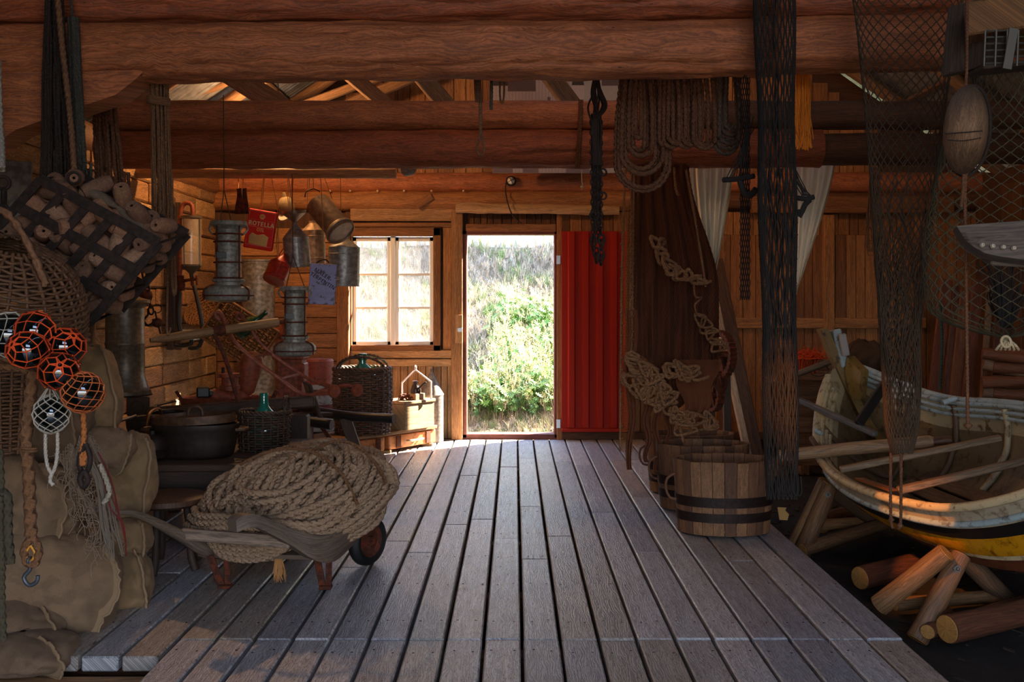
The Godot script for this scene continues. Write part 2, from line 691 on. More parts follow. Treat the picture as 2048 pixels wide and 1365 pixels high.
# ------------------------------------------------------------------ the shed
func build_structure() -> void:
	var grey := woods("floor", [Color(0.76, 0.76, 0.77), Color(0.68, 0.68, 0.70), Color(0.81, 0.80, 0.80), Color(0.71, 0.70, 0.69), Color(0.72, 0.68, 0.64)], 0.38, 0.3, "worn", Vector3(0.5, 3.2, 1.0))
	var warm := woods("pine", [Color(0.72, 0.47, 0.26), Color(0.62, 0.40, 0.22), Color(0.78, 0.53, 0.31), Color(0.66, 0.44, 0.27)], 0.75, 0.16)
	var pale := woods("pale", [Color(0.80, 0.60, 0.40), Color(0.74, 0.55, 0.37), Color(0.84, 0.65, 0.45), Color(0.70, 0.50, 0.32)], 0.75, 0.16)
	var beam := woods("beam", [Color(0.78, 0.45, 0.26), Color(0.70, 0.37, 0.21)], 0.7, 0.5, "grain", Vector3(0.45, 2.0, 1.0))
	var deep := woods("deep", [Color(0.44, 0.28, 0.17), Color(0.38, 0.24, 0.15), Color(0.50, 0.32, 0.19)], 0.8, 0.16)
	var blocks := woods("block", [Color(0.80, 0.61, 0.40), Color(0.86, 0.68, 0.46), Color(0.74, 0.54, 0.34), Color(0.66, 0.50, 0.34)], 0.8, 0.5, "grain", Vector3(0.6, 1.5, 1.0))
	# floor of planks laid towards the door
	var fl := structure("floor")
	var gap := 0.158
	for k in range(-19, 10):
		var x0 := 0.031 + gap * k + 0.0075
		var cuts := [-BACK]
		var z := -BACK + rng.randf_range(0.9, 2.6)
		while z < -4.9:
			cuts.append(z)
			z += rng.randf_range(1.3, 2.8)
		var start := -4.13
		if k < -9:
			start = -3.92
		cuts.append(start)
		if k >= -9:
			cuts.append(1.4)
		for i in cuts.size() - 1:
			var a: float = cuts[i] + 0.0015
			var b: float = cuts[i + 1] - 0.0015
			var mb := MB.new(k * 31 + i + 900)
			var near := a > -4.2
			var dy := rng.randf_range(-0.003, 0.001) - (0.004 if near else 0.0)
			mb.box(T(Vector3(x0 + 0.0715, -0.03 + dy, (a + b) / 2), Basis(Vector3.BACK, rng.randf_range(-0.001, 0.001))), Vector3(rng.randf_range(0.141, 0.146), 0.06, b - a), 0.006)
			part(fl, "plank", mb, pick(grey))
	var nl := MB.new(4)
	for k in range(-19, 10):
		for z in [-9.85, -9.1, -8.55, -7.9, -7.28, -6.6, -6.0, -5.45, -4.92, -4.35, -3.98, -3.4]:
			if k < -9 and z > -4.0:
				continue
			for e in [0.032, 0.112]:
				var p := Vector3(0.031 + gap * k + 0.0075 + e + nl.r.randf_range(-0.008, 0.008), 0.0002, z + nl.r.randf_range(-0.02, 0.02))
				nl.lathe([Vector2(0.0055, 0.0), Vector2(0.004, 0.0012), Vector2(0.0005, 0.0013)], T(p), 7)
	var nh := part(fl, "nail_heads", nl, M("nail_rust", Color(0.07, 0.055, 0.05), 0.7))
	nh.set_meta("kind", "stuff")
	var jo := MB.new(5)
	for z in [-9.9, -8.6, -7.3, -6.0, -4.95, -4.13, -3.2, -1.8, -0.4]:
		jo.bar(Vector3(-1.39 if z > -3.9 else -3.0, -0.12, z), Vector3(1.60, -0.12, z), 0.09, 0.118)
	part(fl, "joist", jo, deep[0])
	var jf := MB.new(6)
	jf.bar(Vector3(-3.0, -0.125, -3.86), Vector3(-1.42, -0.125, -3.86), 0.06, 0.118)
	part(fl, "front_joist", jf, pale[1])
	# earth under and beside the floor
	var eb := MB.new(9)
	var rows := []
	for i in 81:
		var row := PackedVector3Array()
		for j in 61:
			var x := -3.2 + 8.0 * j / 60.0
			var zz := -BACK - 0.1 + (BACK + 2.0) * i / 80.0
			row.append(Vector3(x, -0.20 + 0.022 * noise.get_noise_2d(x * 3.0, zz * 3.0) + (0.05 * smoothstep(1.8, 2.8, x)), zz))
		rows.append(row)
	eb.grid(rows, false, false)
	var ground := structure("floor_earth")
	part(ground, "earth", eb, M("earth", Color(0.16, 0.13, 0.11), 0.95, {"tex": "speck", "scale": Vector3(2.5, 2.5, 2.5), "bump": 1.2}))
	# wood chips and bark strewn on the earth
	var chips := MB.new(10)
	for i in 900:
		var x := rng.randf_range(1.68, 4.4)
		var zz := -rng.randf_range(3.2, 9.5)
		var y := -0.20 + 0.022 * noise.get_noise_2d(x * 3.0, zz * 3.0) + 0.05 * smoothstep(1.8, 2.8, x) + 0.006
		var l := rng.randf_range(0.015, 0.07)
		chips.box(T(Vector3(x, y, zz), euler(rng.randf_range(-14, 14), rng.randf_range(0, 180), rng.randf_range(-14, 14))), Vector3(l, 0.006, l * 0.4), 0.0)
	var ch := part(ground, "wood_chips", chips, M("chips", Color(0.24, 0.17, 0.12), 0.9, {"tex": "speck", "scale": Vector3(4, 4, 4)}))
	ch.set_meta("kind", "stuff")

	# ---- back wall: a thick backing with the window and the door left open, boards and logs on its inside
	var wb := structure("wall_back")
	var bk := MB.new(11)
	var W0 := P(699, 470, BACK)
	var W1 := P(870, 694, BACK)
	var D0 := P(931, 469, BACK)
	var D1 := P(1111, 872, BACK)
	var zb := -BACK - 0.09
	for q in [[-3.2, -0.3, W0.x, 2.62], [W0.x, -0.3, W1.x, W1.y], [W0.x, W0.y, W1.x, 2.62], [W1.x, -0.3, D0.x, 2.62], [D0.x, D0.y, D1.x, 2.62], [D0.x, -0.3, D1.x, -0.03], [D1.x, -0.3, 4.8, 2.62]]:
		bk.box(T(Vector3((q[0] + q[2]) / 2, (q[1] + q[3]) / 2, zb)), Vector3(q[2] - q[0], q[3] - q[1], 0.10), 0.0)
	part(wb, "backing", bk, deep[1])
	var z0 := -BACK - 0.03
	# horizontal boards left of the window
	var y := 0.0
	while y < 2.0:
		var h := rng.randf_range(0.135, 0.175)
		var mb := MB.new(int(y * 1000))
		mb.box(T(Vector3(-2.36, y + h / 2, z0 + rng.randf_range(-0.004, 0.006))), Vector3(1.28, h - 0.006, 0.045), 0.006)
		part(wb, "wall_board", mb, pick(warm))
		y += h
	# upright boards under the window, over it, over the door and right of the door
	var spans := [[690, 908, 733, 878, 0.085, pale], [694, 905, 718, 730, 0.075, warm], [700, 908, 443, 458, 0.085, deep], [690, 905, 418, 446, 0.1, deep], [935, 1112, 424, 452, 0.075, deep], [1116, 1262, 424, 470, 0.12, warm], [1116, 1960, 470, 878, 0.105, warm], [1255, 1960, 424, 470, 0.105, warm]]
	for s in spans:
		var a := P(s[0], s[3], BACK)
		var b := P(s[1], s[2], BACK)
		var x := a.x
		while x < b.x - 0.02:
			var w: float = minf(s[4] * rng.randf_range(0.75, 1.3), b.x - x)
			var mb := MB.new(int(x * 997) + int(s[0]))
			mb.box(T(Vector3(x + w / 2, (a.y + b.y) / 2, z0 + rng.randf_range(-0.006, 0.004))), Vector3(w - 0.005, b.y - a.y, 0.03), 0.004, 1)
			part(wb, "wall_board", mb, pick(s[5]))
			x += w
	# rails, posts and trims: u0, v0, u1, v1, thickness; the left window post is deepened to block sun
	var tr := structure("trim_1")
	for q in [[702, 418, 916, 443, 0.07, pale, "header"], [700, 446, 908, 455, 0.05, warm, "batten"], [686, 700, 908, 716, 0.06, pale, "window_rail"], [688, 718, 906, 733, 0.045, pale, "rail"], [678, 455, 702, 880, 0.15, warm, "post"], [903, 424, 926, 879, 0.085, pale, "post"], [886, 455, 904, 700, 0.03, warm, "batten"], [1113, 428, 1124, 879, 0.06, warm, "post"], [932, 449, 1112, 464, 0.06, warm, "lintel"], [1440, 636, 1850, 657, 0.055, warm, "rail"], [1644, 430, 1666, 879, 0.075, warm, "post"], [1120, 864, 1960, 879, 0.05, deep, "sole_plate"], [1500, 395, 1900, 428, 0.12, warm, "rail"]]:
		var a := P(q[0], q[3], BACK)
		var b := P(q[2], q[1], BACK)
		var mb := MB.new(int(q[0]))
		mb.box(T(Vector3((a.x + b.x) / 2, (a.y + b.y) / 2, -BACK + q[4] / 2 - 0.012)), Vector3(b.x - a.x, b.y - a.y, q[4]), 0.007)
		part(tr, q[6], mb, pick(q[5]))
	# logs over window and door
	var tl := structure("trim_2")
	var lg := MB.new(3)
	lg.rough_log(P(430, 366, BACK), P(1980, 366, BACK), 0.105, 0.105, 0.10, 18, 60, 1.0, noise)
	part(tl, "wall_log", lg, beam[0])
	lg = MB.new(4)
	lg.rough_log(P(430, 402, BACK), P(1260, 402, BACK), 0.098, 0.10, 0.22, 18, 60, 1.0, noise)
	part(tl, "wall_log", lg, warm[0])
	lg = MB.new(5)
	lg.rough_log(P(912, 416, BACK - 0.08), P(1238, 421, BACK - 0.08), 0.062, 0.05, 0.35, 12, 30, 0.9, noise)
	part(tl, "plate", lg, pale[2])
	lg = MB.new(7)
	lg.rough_log(P(1245, 402, BACK), P(1960, 402, BACK), 0.085, 0.085, 0.15, 16, 40, 1.0, noise)
	part(tl, "wall_log", lg, deep[2])
	# nail heads in a row along the seam of the logs
	var nb := MB.new(8)
	for u in [755, 808, 863, 927, 660, 700]:
		nb.ball(P(u, 382, BACK - 0.10), Vector3(0.012, 0.012, 0.010), 8)
	part(tl, "nail_heads", nb, M("nail", Color(0.8, 0.7, 0.55), 0.5))
	# short brace on the upper log
	nb = MB.new(9)
	nb.bar(P(832, 412, BACK - 0.11), P(864, 392, BACK - 0.11), 0.07, 0.025, 0.004, Vector3.BACK)
	part(tl, "brace", nb, warm[1])

	# ---- window
	var win := structure("window_1")
	var white := M("window_paint", Color(0.93, 0.93, 0.91), 0.5)
	var zf := -BACK - 0.03
	var fb := MB.new(20)
	var brown: Material = warm[1]
	for q in [[692, 456, 882, 473], [692, 690, 882, 702], [692, 456, 705, 702], [867, 456, 882, 702]]:
		var a := P(q[0], q[3], BACK)
		var b := P(q[2], q[1], BACK)
		fb.box(T(Vector3((a.x + b.x) / 2, (a.y + b.y) / 2, -BACK + 0.0)), Vector3(b.x - a.x, b.y - a.y, 0.11), 0.006)
	part(win, "casing", fb, brown)
	for s in [[704, 783], [789, 868]]:
		var sash := MB.new(21)
		for q in [[s[0], 474, s[1], 483], [s[0], 683, s[1], 691], [s[0], 474, s[0] + 9, 691], [s[1] - 9, 474, s[1], 691]]:
			var a := P(q[0], q[3], BACK)
			var b := P(q[2], q[1], BACK)
			sash.box(T(Vector3((a.x + b.x) / 2, (a.y + b.y) / 2, zf)), Vector3(b.x - a.x, b.y - a.y, 0.04), 0.005)
		var so := part(win, "sash", sash, white)
		for v in [549, 616]:
			var bar := MB.new(22)
			var a := P(s[0] + 8, v + 2.5, BACK)
			var b := P(s[1] - 8, v - 2.5, BACK)
			bar.box(T(Vector3((a.x + b.x) / 2, (a.y + b.y) / 2, zf)), Vector3(b.x - a.x, b.y - a.y, 0.03), 0.004)
			part(so, "glazing_bar", bar, white)
		for q in [[483, 547], [551, 614], [618, 684]]:
			var a := P(s[0] + 8, q[1], BACK)
			var b := P(s[1] - 8, q[0], BACK)
			var pn := MB.new(23)
			pn.box(T(Vector3((a.x + b.x) / 2, (a.y + b.y) / 2, zf - 0.005)), Vector3(b.x - a.x, b.y - a.y, 0.003), 0.0)
			var gl := StandardMaterial3D.new()
			if mats.has("pane"):
				gl = mats["pane"]
			else:
				gl.transparency = BaseMaterial3D.TRANSPARENCY_ALPHA
				gl.albedo_color = Color(0.95, 0.96, 0.97, 0.10)
				gl.roughness = 0.08
				mats["pane"] = gl
			part(so, "pane", pn, gl)
	var mul := MB.new(24)
	var ma := P(781, 692, BACK)
	var mc := P(791, 473, BACK)
	mul.box(T(Vector3((ma.x + mc.x) / 2, (ma.y + mc.y) / 2, zf + 0.012)), Vector3(mc.x - ma.x, mc.y - ma.y, 0.06), 0.006)
	part(win, "mullion", mul, white)

	# ---- door frame and the red ribbed door leaf folded back against the wall
	var df := structure("door_1")
	var jm := MB.new(30)
	for q in [[925, 462, 934, 876], [1108, 462, 1116, 876], [925, 462, 1116, 470], [925, 868, 1116, 879]]:
		var a := P(q[0], q[3], BACK)
		var b := P(q[2], q[1], BACK)
		jm.box(T(Vector3((a.x + b.x) / 2, (a.y + b.y) / 2, -BACK - 0.05)), Vector3(b.x - a.x, b.y - a.y, 0.18), 0.005)
	part(df, "door_frame", jm, M("frame_red", Color(0.52, 0.24, 0.16), 0.6, {"tex": "grain", "scale": Vector3(0.4, 3, 1), "tri": false}))
	var lk := MB.new(31)
	var la := P(912, 686, BACK)
	var lb := P(926, 630, BACK)
	lk.box(T(Vector3((la.x + lb.x) / 2, (la.y + lb.y) / 2, -BACK + 0.085)), Vector3(lb.x - la.x, lb.y - la.y, 0.03), 0.003)
	var lo := part(df, "lock_block", lk, pale[2])
	lk = MB.new(32)
	lk.box(T(P(920, 660, BACK - 0.108)), Vector3(0.05, 0.04, 0.012), 0.003)
	part(lo, "latch", lk, M("steel", Color(0.62, 0.62, 0.64), 0.35, {"metal": 1.0}))
	var red := M("red_paint", Color(0.60, 0.125, 0.06), 0.6, {"tex": "blotch", "scale": Vector3(0.9, 0.9, 0.9), "spec": 0.3})
	red.albedo_texture = null
	var leaf := thing("door_leaf", "red painted ribbed door leaf swung open against the back wall", "door", Vector3(0.46, 0.05, -BACK + 0.06))
	var A := P(1122, 862, BACK)
	var B := P(1266, 464, BACK)
	var pr := MB.new(33)
	pr.box(T(Vector3((A.x + B.x) / 2, (A.y + B.y) / 2, -BACK + 0.075)), Vector3(B.x - A.x, B.y - A.y, 0.03), 0.003, 1)
	part(leaf, "panel", pr, red)
	for u in [1142, 1170, 1198, 1226, 1252]:
		var rb := MB.new(34)
		var c := P(u, 663, BACK)
		var hh := B.y - A.y - 0.05
		rb.prism(PackedVector2Array([Vector2(-0.042, 0), Vector2(-0.026, 0.032), Vector2(0.026, 0.032), Vector2(0.042, 0)]), hh, Transform3D(Basis(Vector3.RIGHT, Vector3.BACK, Vector3.DOWN), Vector3(c.x, (A.y + B.y) / 2 + 0.02, -BACK + 0.088)))
		part(leaf, "rib", rb, red)
	var kb := MB.new(35)
	kb.box(T(Vector3((A.x + B.x) / 2, A.y + 0.02, -BACK + 0.11)), Vector3(B.x - A.x, 0.035, 0.05), 0.006)
	part(leaf, "bottom_rail", kb, red)
	for v in [520, 848]:
		var hg := MB.new(36)
		hg.box(T(P(1117, v, BACK - 0.075)), Vector3(0.04, 0.09, 0.02), 0.003)
		part(leaf, "hinge", hg, mats["steel"])

	# ---- left wall of squared log pieces
	var wl := structure("wall_left")
	var lbk := MB.new(40)
	lbk.box(T(Vector3(-3.16, 1.2, -4.3)), Vector3(0.12, 2.9, 11.7), 0.0)
	part(wl, "backing", lbk, deep[1])
	y = 0.0
	var course := 0
	while y < 2.45:
		var h := rng.randf_range(0.145, 0.19)
		var z := -BACK + 0.02
		var first := true
		while z < -5.2:
			var l := rng.randf_range(0.42, 0.95)
			if first and course % 2 == 0:
				l *= 0.6
			first = false
			var mb := MB.new(course * 50 + int(-z * 7))
			var dx := rng.randf_range(-0.012, 0.012)
			mb.box(T(Vector3(-3.06 + dx, y + h / 2, z + l / 2), euler(0, rng.randf_range(-0.8, 0.8), 0)), Vector3(0.12, h - 0.006, l - 0.008), 0.014, 2)
			part(wl, "log_piece", mb, pick(blocks))
			z += l
		y += h
		course += 1
	var cap := MB.new(41)
	cap.rough_log(Vector3(-3.06, 2.56, -BACK), Vector3(-3.06, 2.52, -0.5), 0.12, 0.12, 0.12, 16, 50, 1.0, noise)
	part(wl, "top_log", cap, warm[1])
	# ---- right wall, front wall with the wide opening behind the camera
	var wr := structure("wall_right")
	var rb2 := MB.new(42)
	rb2.box(T(Vector3(4.72, 1.2, -4.3)), Vector3(0.10, 2.9, 11.7), 0.0)
	part(wr, "backing", rb2, deep[1])
	var z2 := -BACK
	while z2 < -6.5:
		var mb := MB.new(int(-z2 * 100))
		var w := rng.randf_range(0.10, 0.16)
		mb.box(T(Vector3(4.655, 1.15, z2 + w / 2)), Vector3(0.03, 2.7, w - 0.006), 0.004)
		part(wr, "wall_board", mb, pick(deep))
		z2 += w
	var wf := structure("wall_front")
	var ff := MB.new(43)
	for q in [[-3.2, -0.3, -1.7, 2.9], [2.7, -0.3, 4.8, 2.9], [-1.7, 2.15, 2.7, 2.9]]:
		ff.box(T(Vector3((q[0] + q[2]) / 2, (q[1] + q[3]) / 2, 1.6)), Vector3(q[2] - q[0], q[3] - q[1], 0.12), 0.0)
	part(wf, "backing", ff, deep[1])

	# ---- the tie beams across the shed
	var bm := structure("trim_3")
	lg = MB.new(50)
	lg.rough_log(P(-520, 112, 4.42), P(1560, 98, 4.42), 0.132, 0.122, 0.13, 72, 150, 1.0, noise, [[0.12, 0.02, 0.62, 0.16], [-0.62, 0.35, 0.98, 0.12], [0.75, 0.5, 0.97, 0.12]])
	part(bm, "tie_beam", lg, beam[0])
	lg = MB.new(51)
	lg.rough_log(P(1500, 92, 4.42), P(3050, 70, 4.42), 0.122, 0.118, 0.13, 72, 70, 1.0, noise, [[0.3, 0.05, 0.95, 0.14]])
	part(bm, "tie_beam", lg, beam[0])
	lg = MB.new(52)
	lg.rough_log(P(-520, 2, 4.44), P(3050, -22, 4.44), 0.115, 0.115, 0.16, 72, 130, 1.0, noise, [[0.5, 0.2, 0.7, 0.14], [0.1, 0.55, 0.95, 0.12]])
	part(bm, "tie_beam", lg, beam[1])
	# knee and bracket at the left end of the near beam
	lg = MB.new(53)
	lg.prism(PackedVector2Array([Vector2(-1.45, 0.10), Vector2(-0.06, 0.10), Vector2(0.0, 0.06), Vector2(-0.03, 0.03), Vector2(-0.12, -0.04), Vector2(-0.30, -0.10), Vector2(-0.55, -0.19), Vector2(-0.78, -0.34), Vector2(-1.2, -0.45), Vector2(-1.45, -0.5)]), 0.17, T(P(300, 180, 4.42)))
	part(bm, "knee_brace", lg, beam[0])
	lg = MB.new(54)
	lg.rough_log(P(200, 300, 6.9), P(1640, 297, 6.9), 0.125, 0.125, 0.10, 64, 110, 1.05, noise, [[-0.25, 0.02, 0.5, 0.12], [0.35, 0.42, 0.95, 0.14]])
	part(bm, "tie_beam", lg, beam[1])
	lg = MB.new(55)
	lg.rough_log(P(1560, 300, 6.9), P(2400, 296, 6.9), 0.11, 0.105, 0.10, 22, 40, 1.0, noise)
	part(bm, "tie_beam", lg, deep[0])
	lg = MB.new(56)
	lg.rough_log(P(200, 232, 6.9), P(1300, 231, 6.9), 0.105, 0.10, 0.08, 64, 90, 1.0, noise, [[-0.15, 0.3, 0.99, 0.14]])
	part(bm, "tie_beam", lg, beam[0])
	lg = MB.new(57)
	lg.rough_log(P(1290, 231, 6.9), P(2400, 231, 6.9), 0.10, 0.098, 0.10, 22, 50, 1.0, noise)
	part(bm, "tie_beam", lg, deep[0])
	# hewn pole under the middle beam that carries the hanging cans, and the wall posts that carry the beams
	lg = MB.new(58)
	lg.rough_log(Vector3(-3.0, 2.41, -7.95), P(792, 347, 7.95), 0.055, 0.05, 0.2, 12, 30, 0.8, noise)
	part(bm, "hanging_pole", lg, pale[1])
	for q in [[-2.98, -4.42], [-2.98, -6.9], [4.6, -4.42], [4.6, -6.9]]:
		lg = MB.new(59)
		lg.rough_log(Vector3(q[0], -0.2, q[1]), Vector3(q[0], 2.3, q[1]), 0.09, 0.08, 0.1, 12, 14, 1.0, noise)
		part(bm, "post", lg, deep[0])

# ------------------------------------------------------------------ roof and loft
func build_loft() -> void:
	var rafter := woods("rafter", [Color(0.55, 0.40, 0.27), Color(0.48, 0.35, 0.24)], 0.8, 0.25)
	var zinc := M("roof_zinc", Color(0.55, 0.56, 0.58), 0.5, {"metal": 0.7, "tex": "blotch", "scale": Vector3(1.5, 1.5, 1.5)})
	var rf := structure("ceiling")
	var ridge := Vector2(0.8, 5.35)
	for side in [-1.0, 1.0]:
		var ev := Vector2(0.8 + side * 4.2, 2.50)
		var dir := (ev - ridge).normalized()
		var nrm := Vector2(-dir.y * side, dir.x * side)
		var ln := (ev - ridge).length()
		var z := -BACK - 0.3
		while z < 1.8:
			var mb := MB.new(60)
			var rows := []
			for i in 2:
				var row := PackedVector3Array()
				for j in 49:
					var zz := z + 0.80 * j / 48.0
					var p := ridge + dir * ln * i + nrm * (0.07 + 0.012 * sin(zz / 0.075 * TAU))
					row.append(Vector3(p.x, p.y, zz))
				rows.append(row)
			mb.grid(rows)
			for i in 2:
				for j in 49:
					rows[i][j] += Vector3(nrm.x, nrm.y, 0) * 0.012
			mb.grid(rows)
			part(rf, "roof_sheet", mb, zinc)
			z += 0.79
		# laths and rafters
		for k in 6:
			var mb := MB.new(61 + k)
			var p := ridge + dir * ln * (k + 0.3) / 6.0 + nrm * 0.03
			mb.bar(Vector3(p.x, p.y, -BACK), Vector3(p.x, p.y, 1.6), 0.09, 0.03)
			part(rf, "lath", mb, rafter[1])
		for zz in [-9.7, -8.55, -7.4, -6.2, -5.0, -3.8, -2.4, -0.8, 0.8]:
			var mb := MB.new(70)
			var a := ridge - nrm * 0.04
			var b := ev - nrm * 0.04
			mb.rough_log(Vector3(a.x, a.y, zz), Vector3(b.x, b.y, zz), 0.05, 0.06, 0.12, 10, 20, 1.0, noise)
			part(rf, "rafter", mb, rafter[0])
	# gable over the back wall
	var gb := structure("wall_gable")
	var wb := MB.new(80)
	wb.prism(PackedVector2Array([Vector2(-3.4, 2.5), Vector2(5.0, 2.5), Vector2(0.8, 5.45)]), 0.05, T(Vector3(0, 0, -BACK - 0.09)))
	part(gb, "backing", wb, mats["wood_deep1"])
	# the front gable has an added, unseen hatch that lets daylight into the loft
	wb = MB.new(80)
	for poly in [[Vector2(-3.4, 2.5), Vector2(-0.3, 2.5), Vector2(-0.3, 4.68)], [Vector2(1.9, 2.5), Vector2(5.0, 2.5), Vector2(1.9, 4.68)], [Vector2(-0.3, 4.3), Vector2(1.9, 4.3), Vector2(1.9, 4.68), Vector2(0.8, 5.45), Vector2(-0.3, 4.68)]]:
		wb.prism(PackedVector2Array(poly), 0.05, T(Vector3(0, 0, 1.6)))
	part(gb, "backing", wb, mats["wood_deep1"])
	var x := -2.3
	while x < 3.6:
		var w := rng.randf_range(0.10, 0.17)
		var mb := MB.new(int(x * 100) + 1000)
		var top := 5.2 - absf(x + w / 2 - 0.8) * 0.70
		mb.box(T(Vector3(x + w / 2, (2.6 + top) / 2, -BACK - 0.045 + rng.randf_range(-0.005, 0.005))), Vector3(w - 0.006, top - 2.6, 0.03), 0.004, 1)
		part(gb, "gable_board", mb, mats["wood_pine%d" % (rng.randi() % 4)])
		x += w
	# slanting struts of the loft
	var st := structure("trim_4")
	for q in [[700, 150, 775, 212, 8.3, 0.12], [842, 150, 893, 212, 8.0, 0.14], [1095, 145, 1145, 212, 8.2, 0.14], [470, 155, 560, 212, 7.6, 0.16], [660, 225, 860, 140, 9.3, 0.09], [560, 228, 730, 165, 9.0, 0.07], [330, 210, 470, 150, 8.4, 0.10]]:
		var mb := MB.new(int(q[0]))
		var a := P(q[0], q[1], q[4])
		var b := P(q[2], q[3], q[4])
		var d := (b - a)
		mb.bar(a - d * 1.4, b + d * 0.25, q[5], q[5], 0.01, Vector3.BACK)
		part(st, "strut", mb, rafter[0])
	# big old photograph on a board under the gable
	build_mural()

func build_mural() -> void:
	var w := 512
	var h := 256
	var im := Image.create(w, h, false, Image.FORMAT_RGB8)
	var lite := Color(0.62, 0.56, 0.56)
	var dk := Color(0.20, 0.15, 0.16)
	im.fill(lite)
	var r := RandomNumberGenerator.new()
	r.seed = 12
	# a plain old photograph: plank walls, a door, roofs and standing figures
	for i in 40:
		im.fill_rect(Rect2i(i * 13, 90, 2, 166), lite.darkened(0.16))
	im.fill_rect(Rect2i(0, 60, 120, 40), dk)
	im.fill_rect(Rect2i(60, 84, 110, 26), Color(0.33, 0.26, 0.27))
	im.fill_rect(Rect2i(216, 120, 12, 120), Color(0.35, 0.28, 0.3))
	im.fill_rect(Rect2i(300, 0, 212, 256), Color(0.60, 0.57, 0.56))
	im.fill_rect(Rect2i(430, 60, 82, 40), Color(0.33, 0.27, 0.28))
	for q in [[150, 150, 17], [336, 110, 26], [40, 170, 22]]:
		for y in h:
			for x in w:
				var d := Vector2(x - q[0], (y - q[1]) * 0.8).length()
				if d < q[2]:
					im.set_pixel(x, y, dk if y < q[1] - q[2] * 0.45 else Color(0.66, 0.60, 0.60))
				elif y > q[1] + q[2] and absf(x - q[0]) < q[2] * (0.6 + (y - q[1] - q[2]) * 0.05) and absf(x - q[0]) < q[2] * 1.8:
					im.set_pixel(x, y, Color(0.42, 0.35, 0.37))
	for i in 9000:
		var x := r.randi() % w
		var y := r.randi() % h
		im.set_pixel(x, y, im.get_pixel(x, y).darkened(r.randf() * 0.3))
	tex["mural"] = ImageTexture.create_from_image(im)
	var m := StandardMaterial3D.new()
	m.albedo_texture = tex["mural"]
	m.roughness = 0.7
	var a := P(985, 206, 9.6)
	var b := P(1245, 60, 9.6)
	var o := thing("photo_panel", "large faded monochrome photograph panel of people up in the loft", "photograph", Vector3((a.x + b.x) / 2, 2.5, -9.6))
	var q := MB.new(1)
	q.face([Vector3(a.x, 2.62, -9.6), Vector3(b.x, 2.62, -9.6), Vector3(b.x, b.y, -9.6), Vector3(a.x, b.y, -9.6)], [Vector2(0, 1), Vector2(1, 1), Vector2(1, 0), Vector2(0, 0)])
	part(o, "print", q, m)
	q = MB.new(2)
	q.box(T(Vector3((a.x + b.x) / 2, (2.62 + b.y) / 2, -9.615)), Vector3(b.x - a.x, b.y - 2.62, 0.024), 0.0)
	part(o, "backing_board", q, M("board_grey", Color(0.5, 0.47, 0.45), 0.8))

func bank_y(x: float, z: float) -> float:
	var d := -z - BACK - 0.25
	var s := smoothstep(0.0, 7.0, d)
	return -0.12 + 2.55 * s * s * 0.35 + 1.62 * clampf(d / 6.0, 0.0, 1.0) + maxf(d - 6.5, 0.0) * 0.35 + 0.10 * noise.get_noise_2d(x * 0.9, z * 0.9) * clampf(d, 0.0, 1.0)

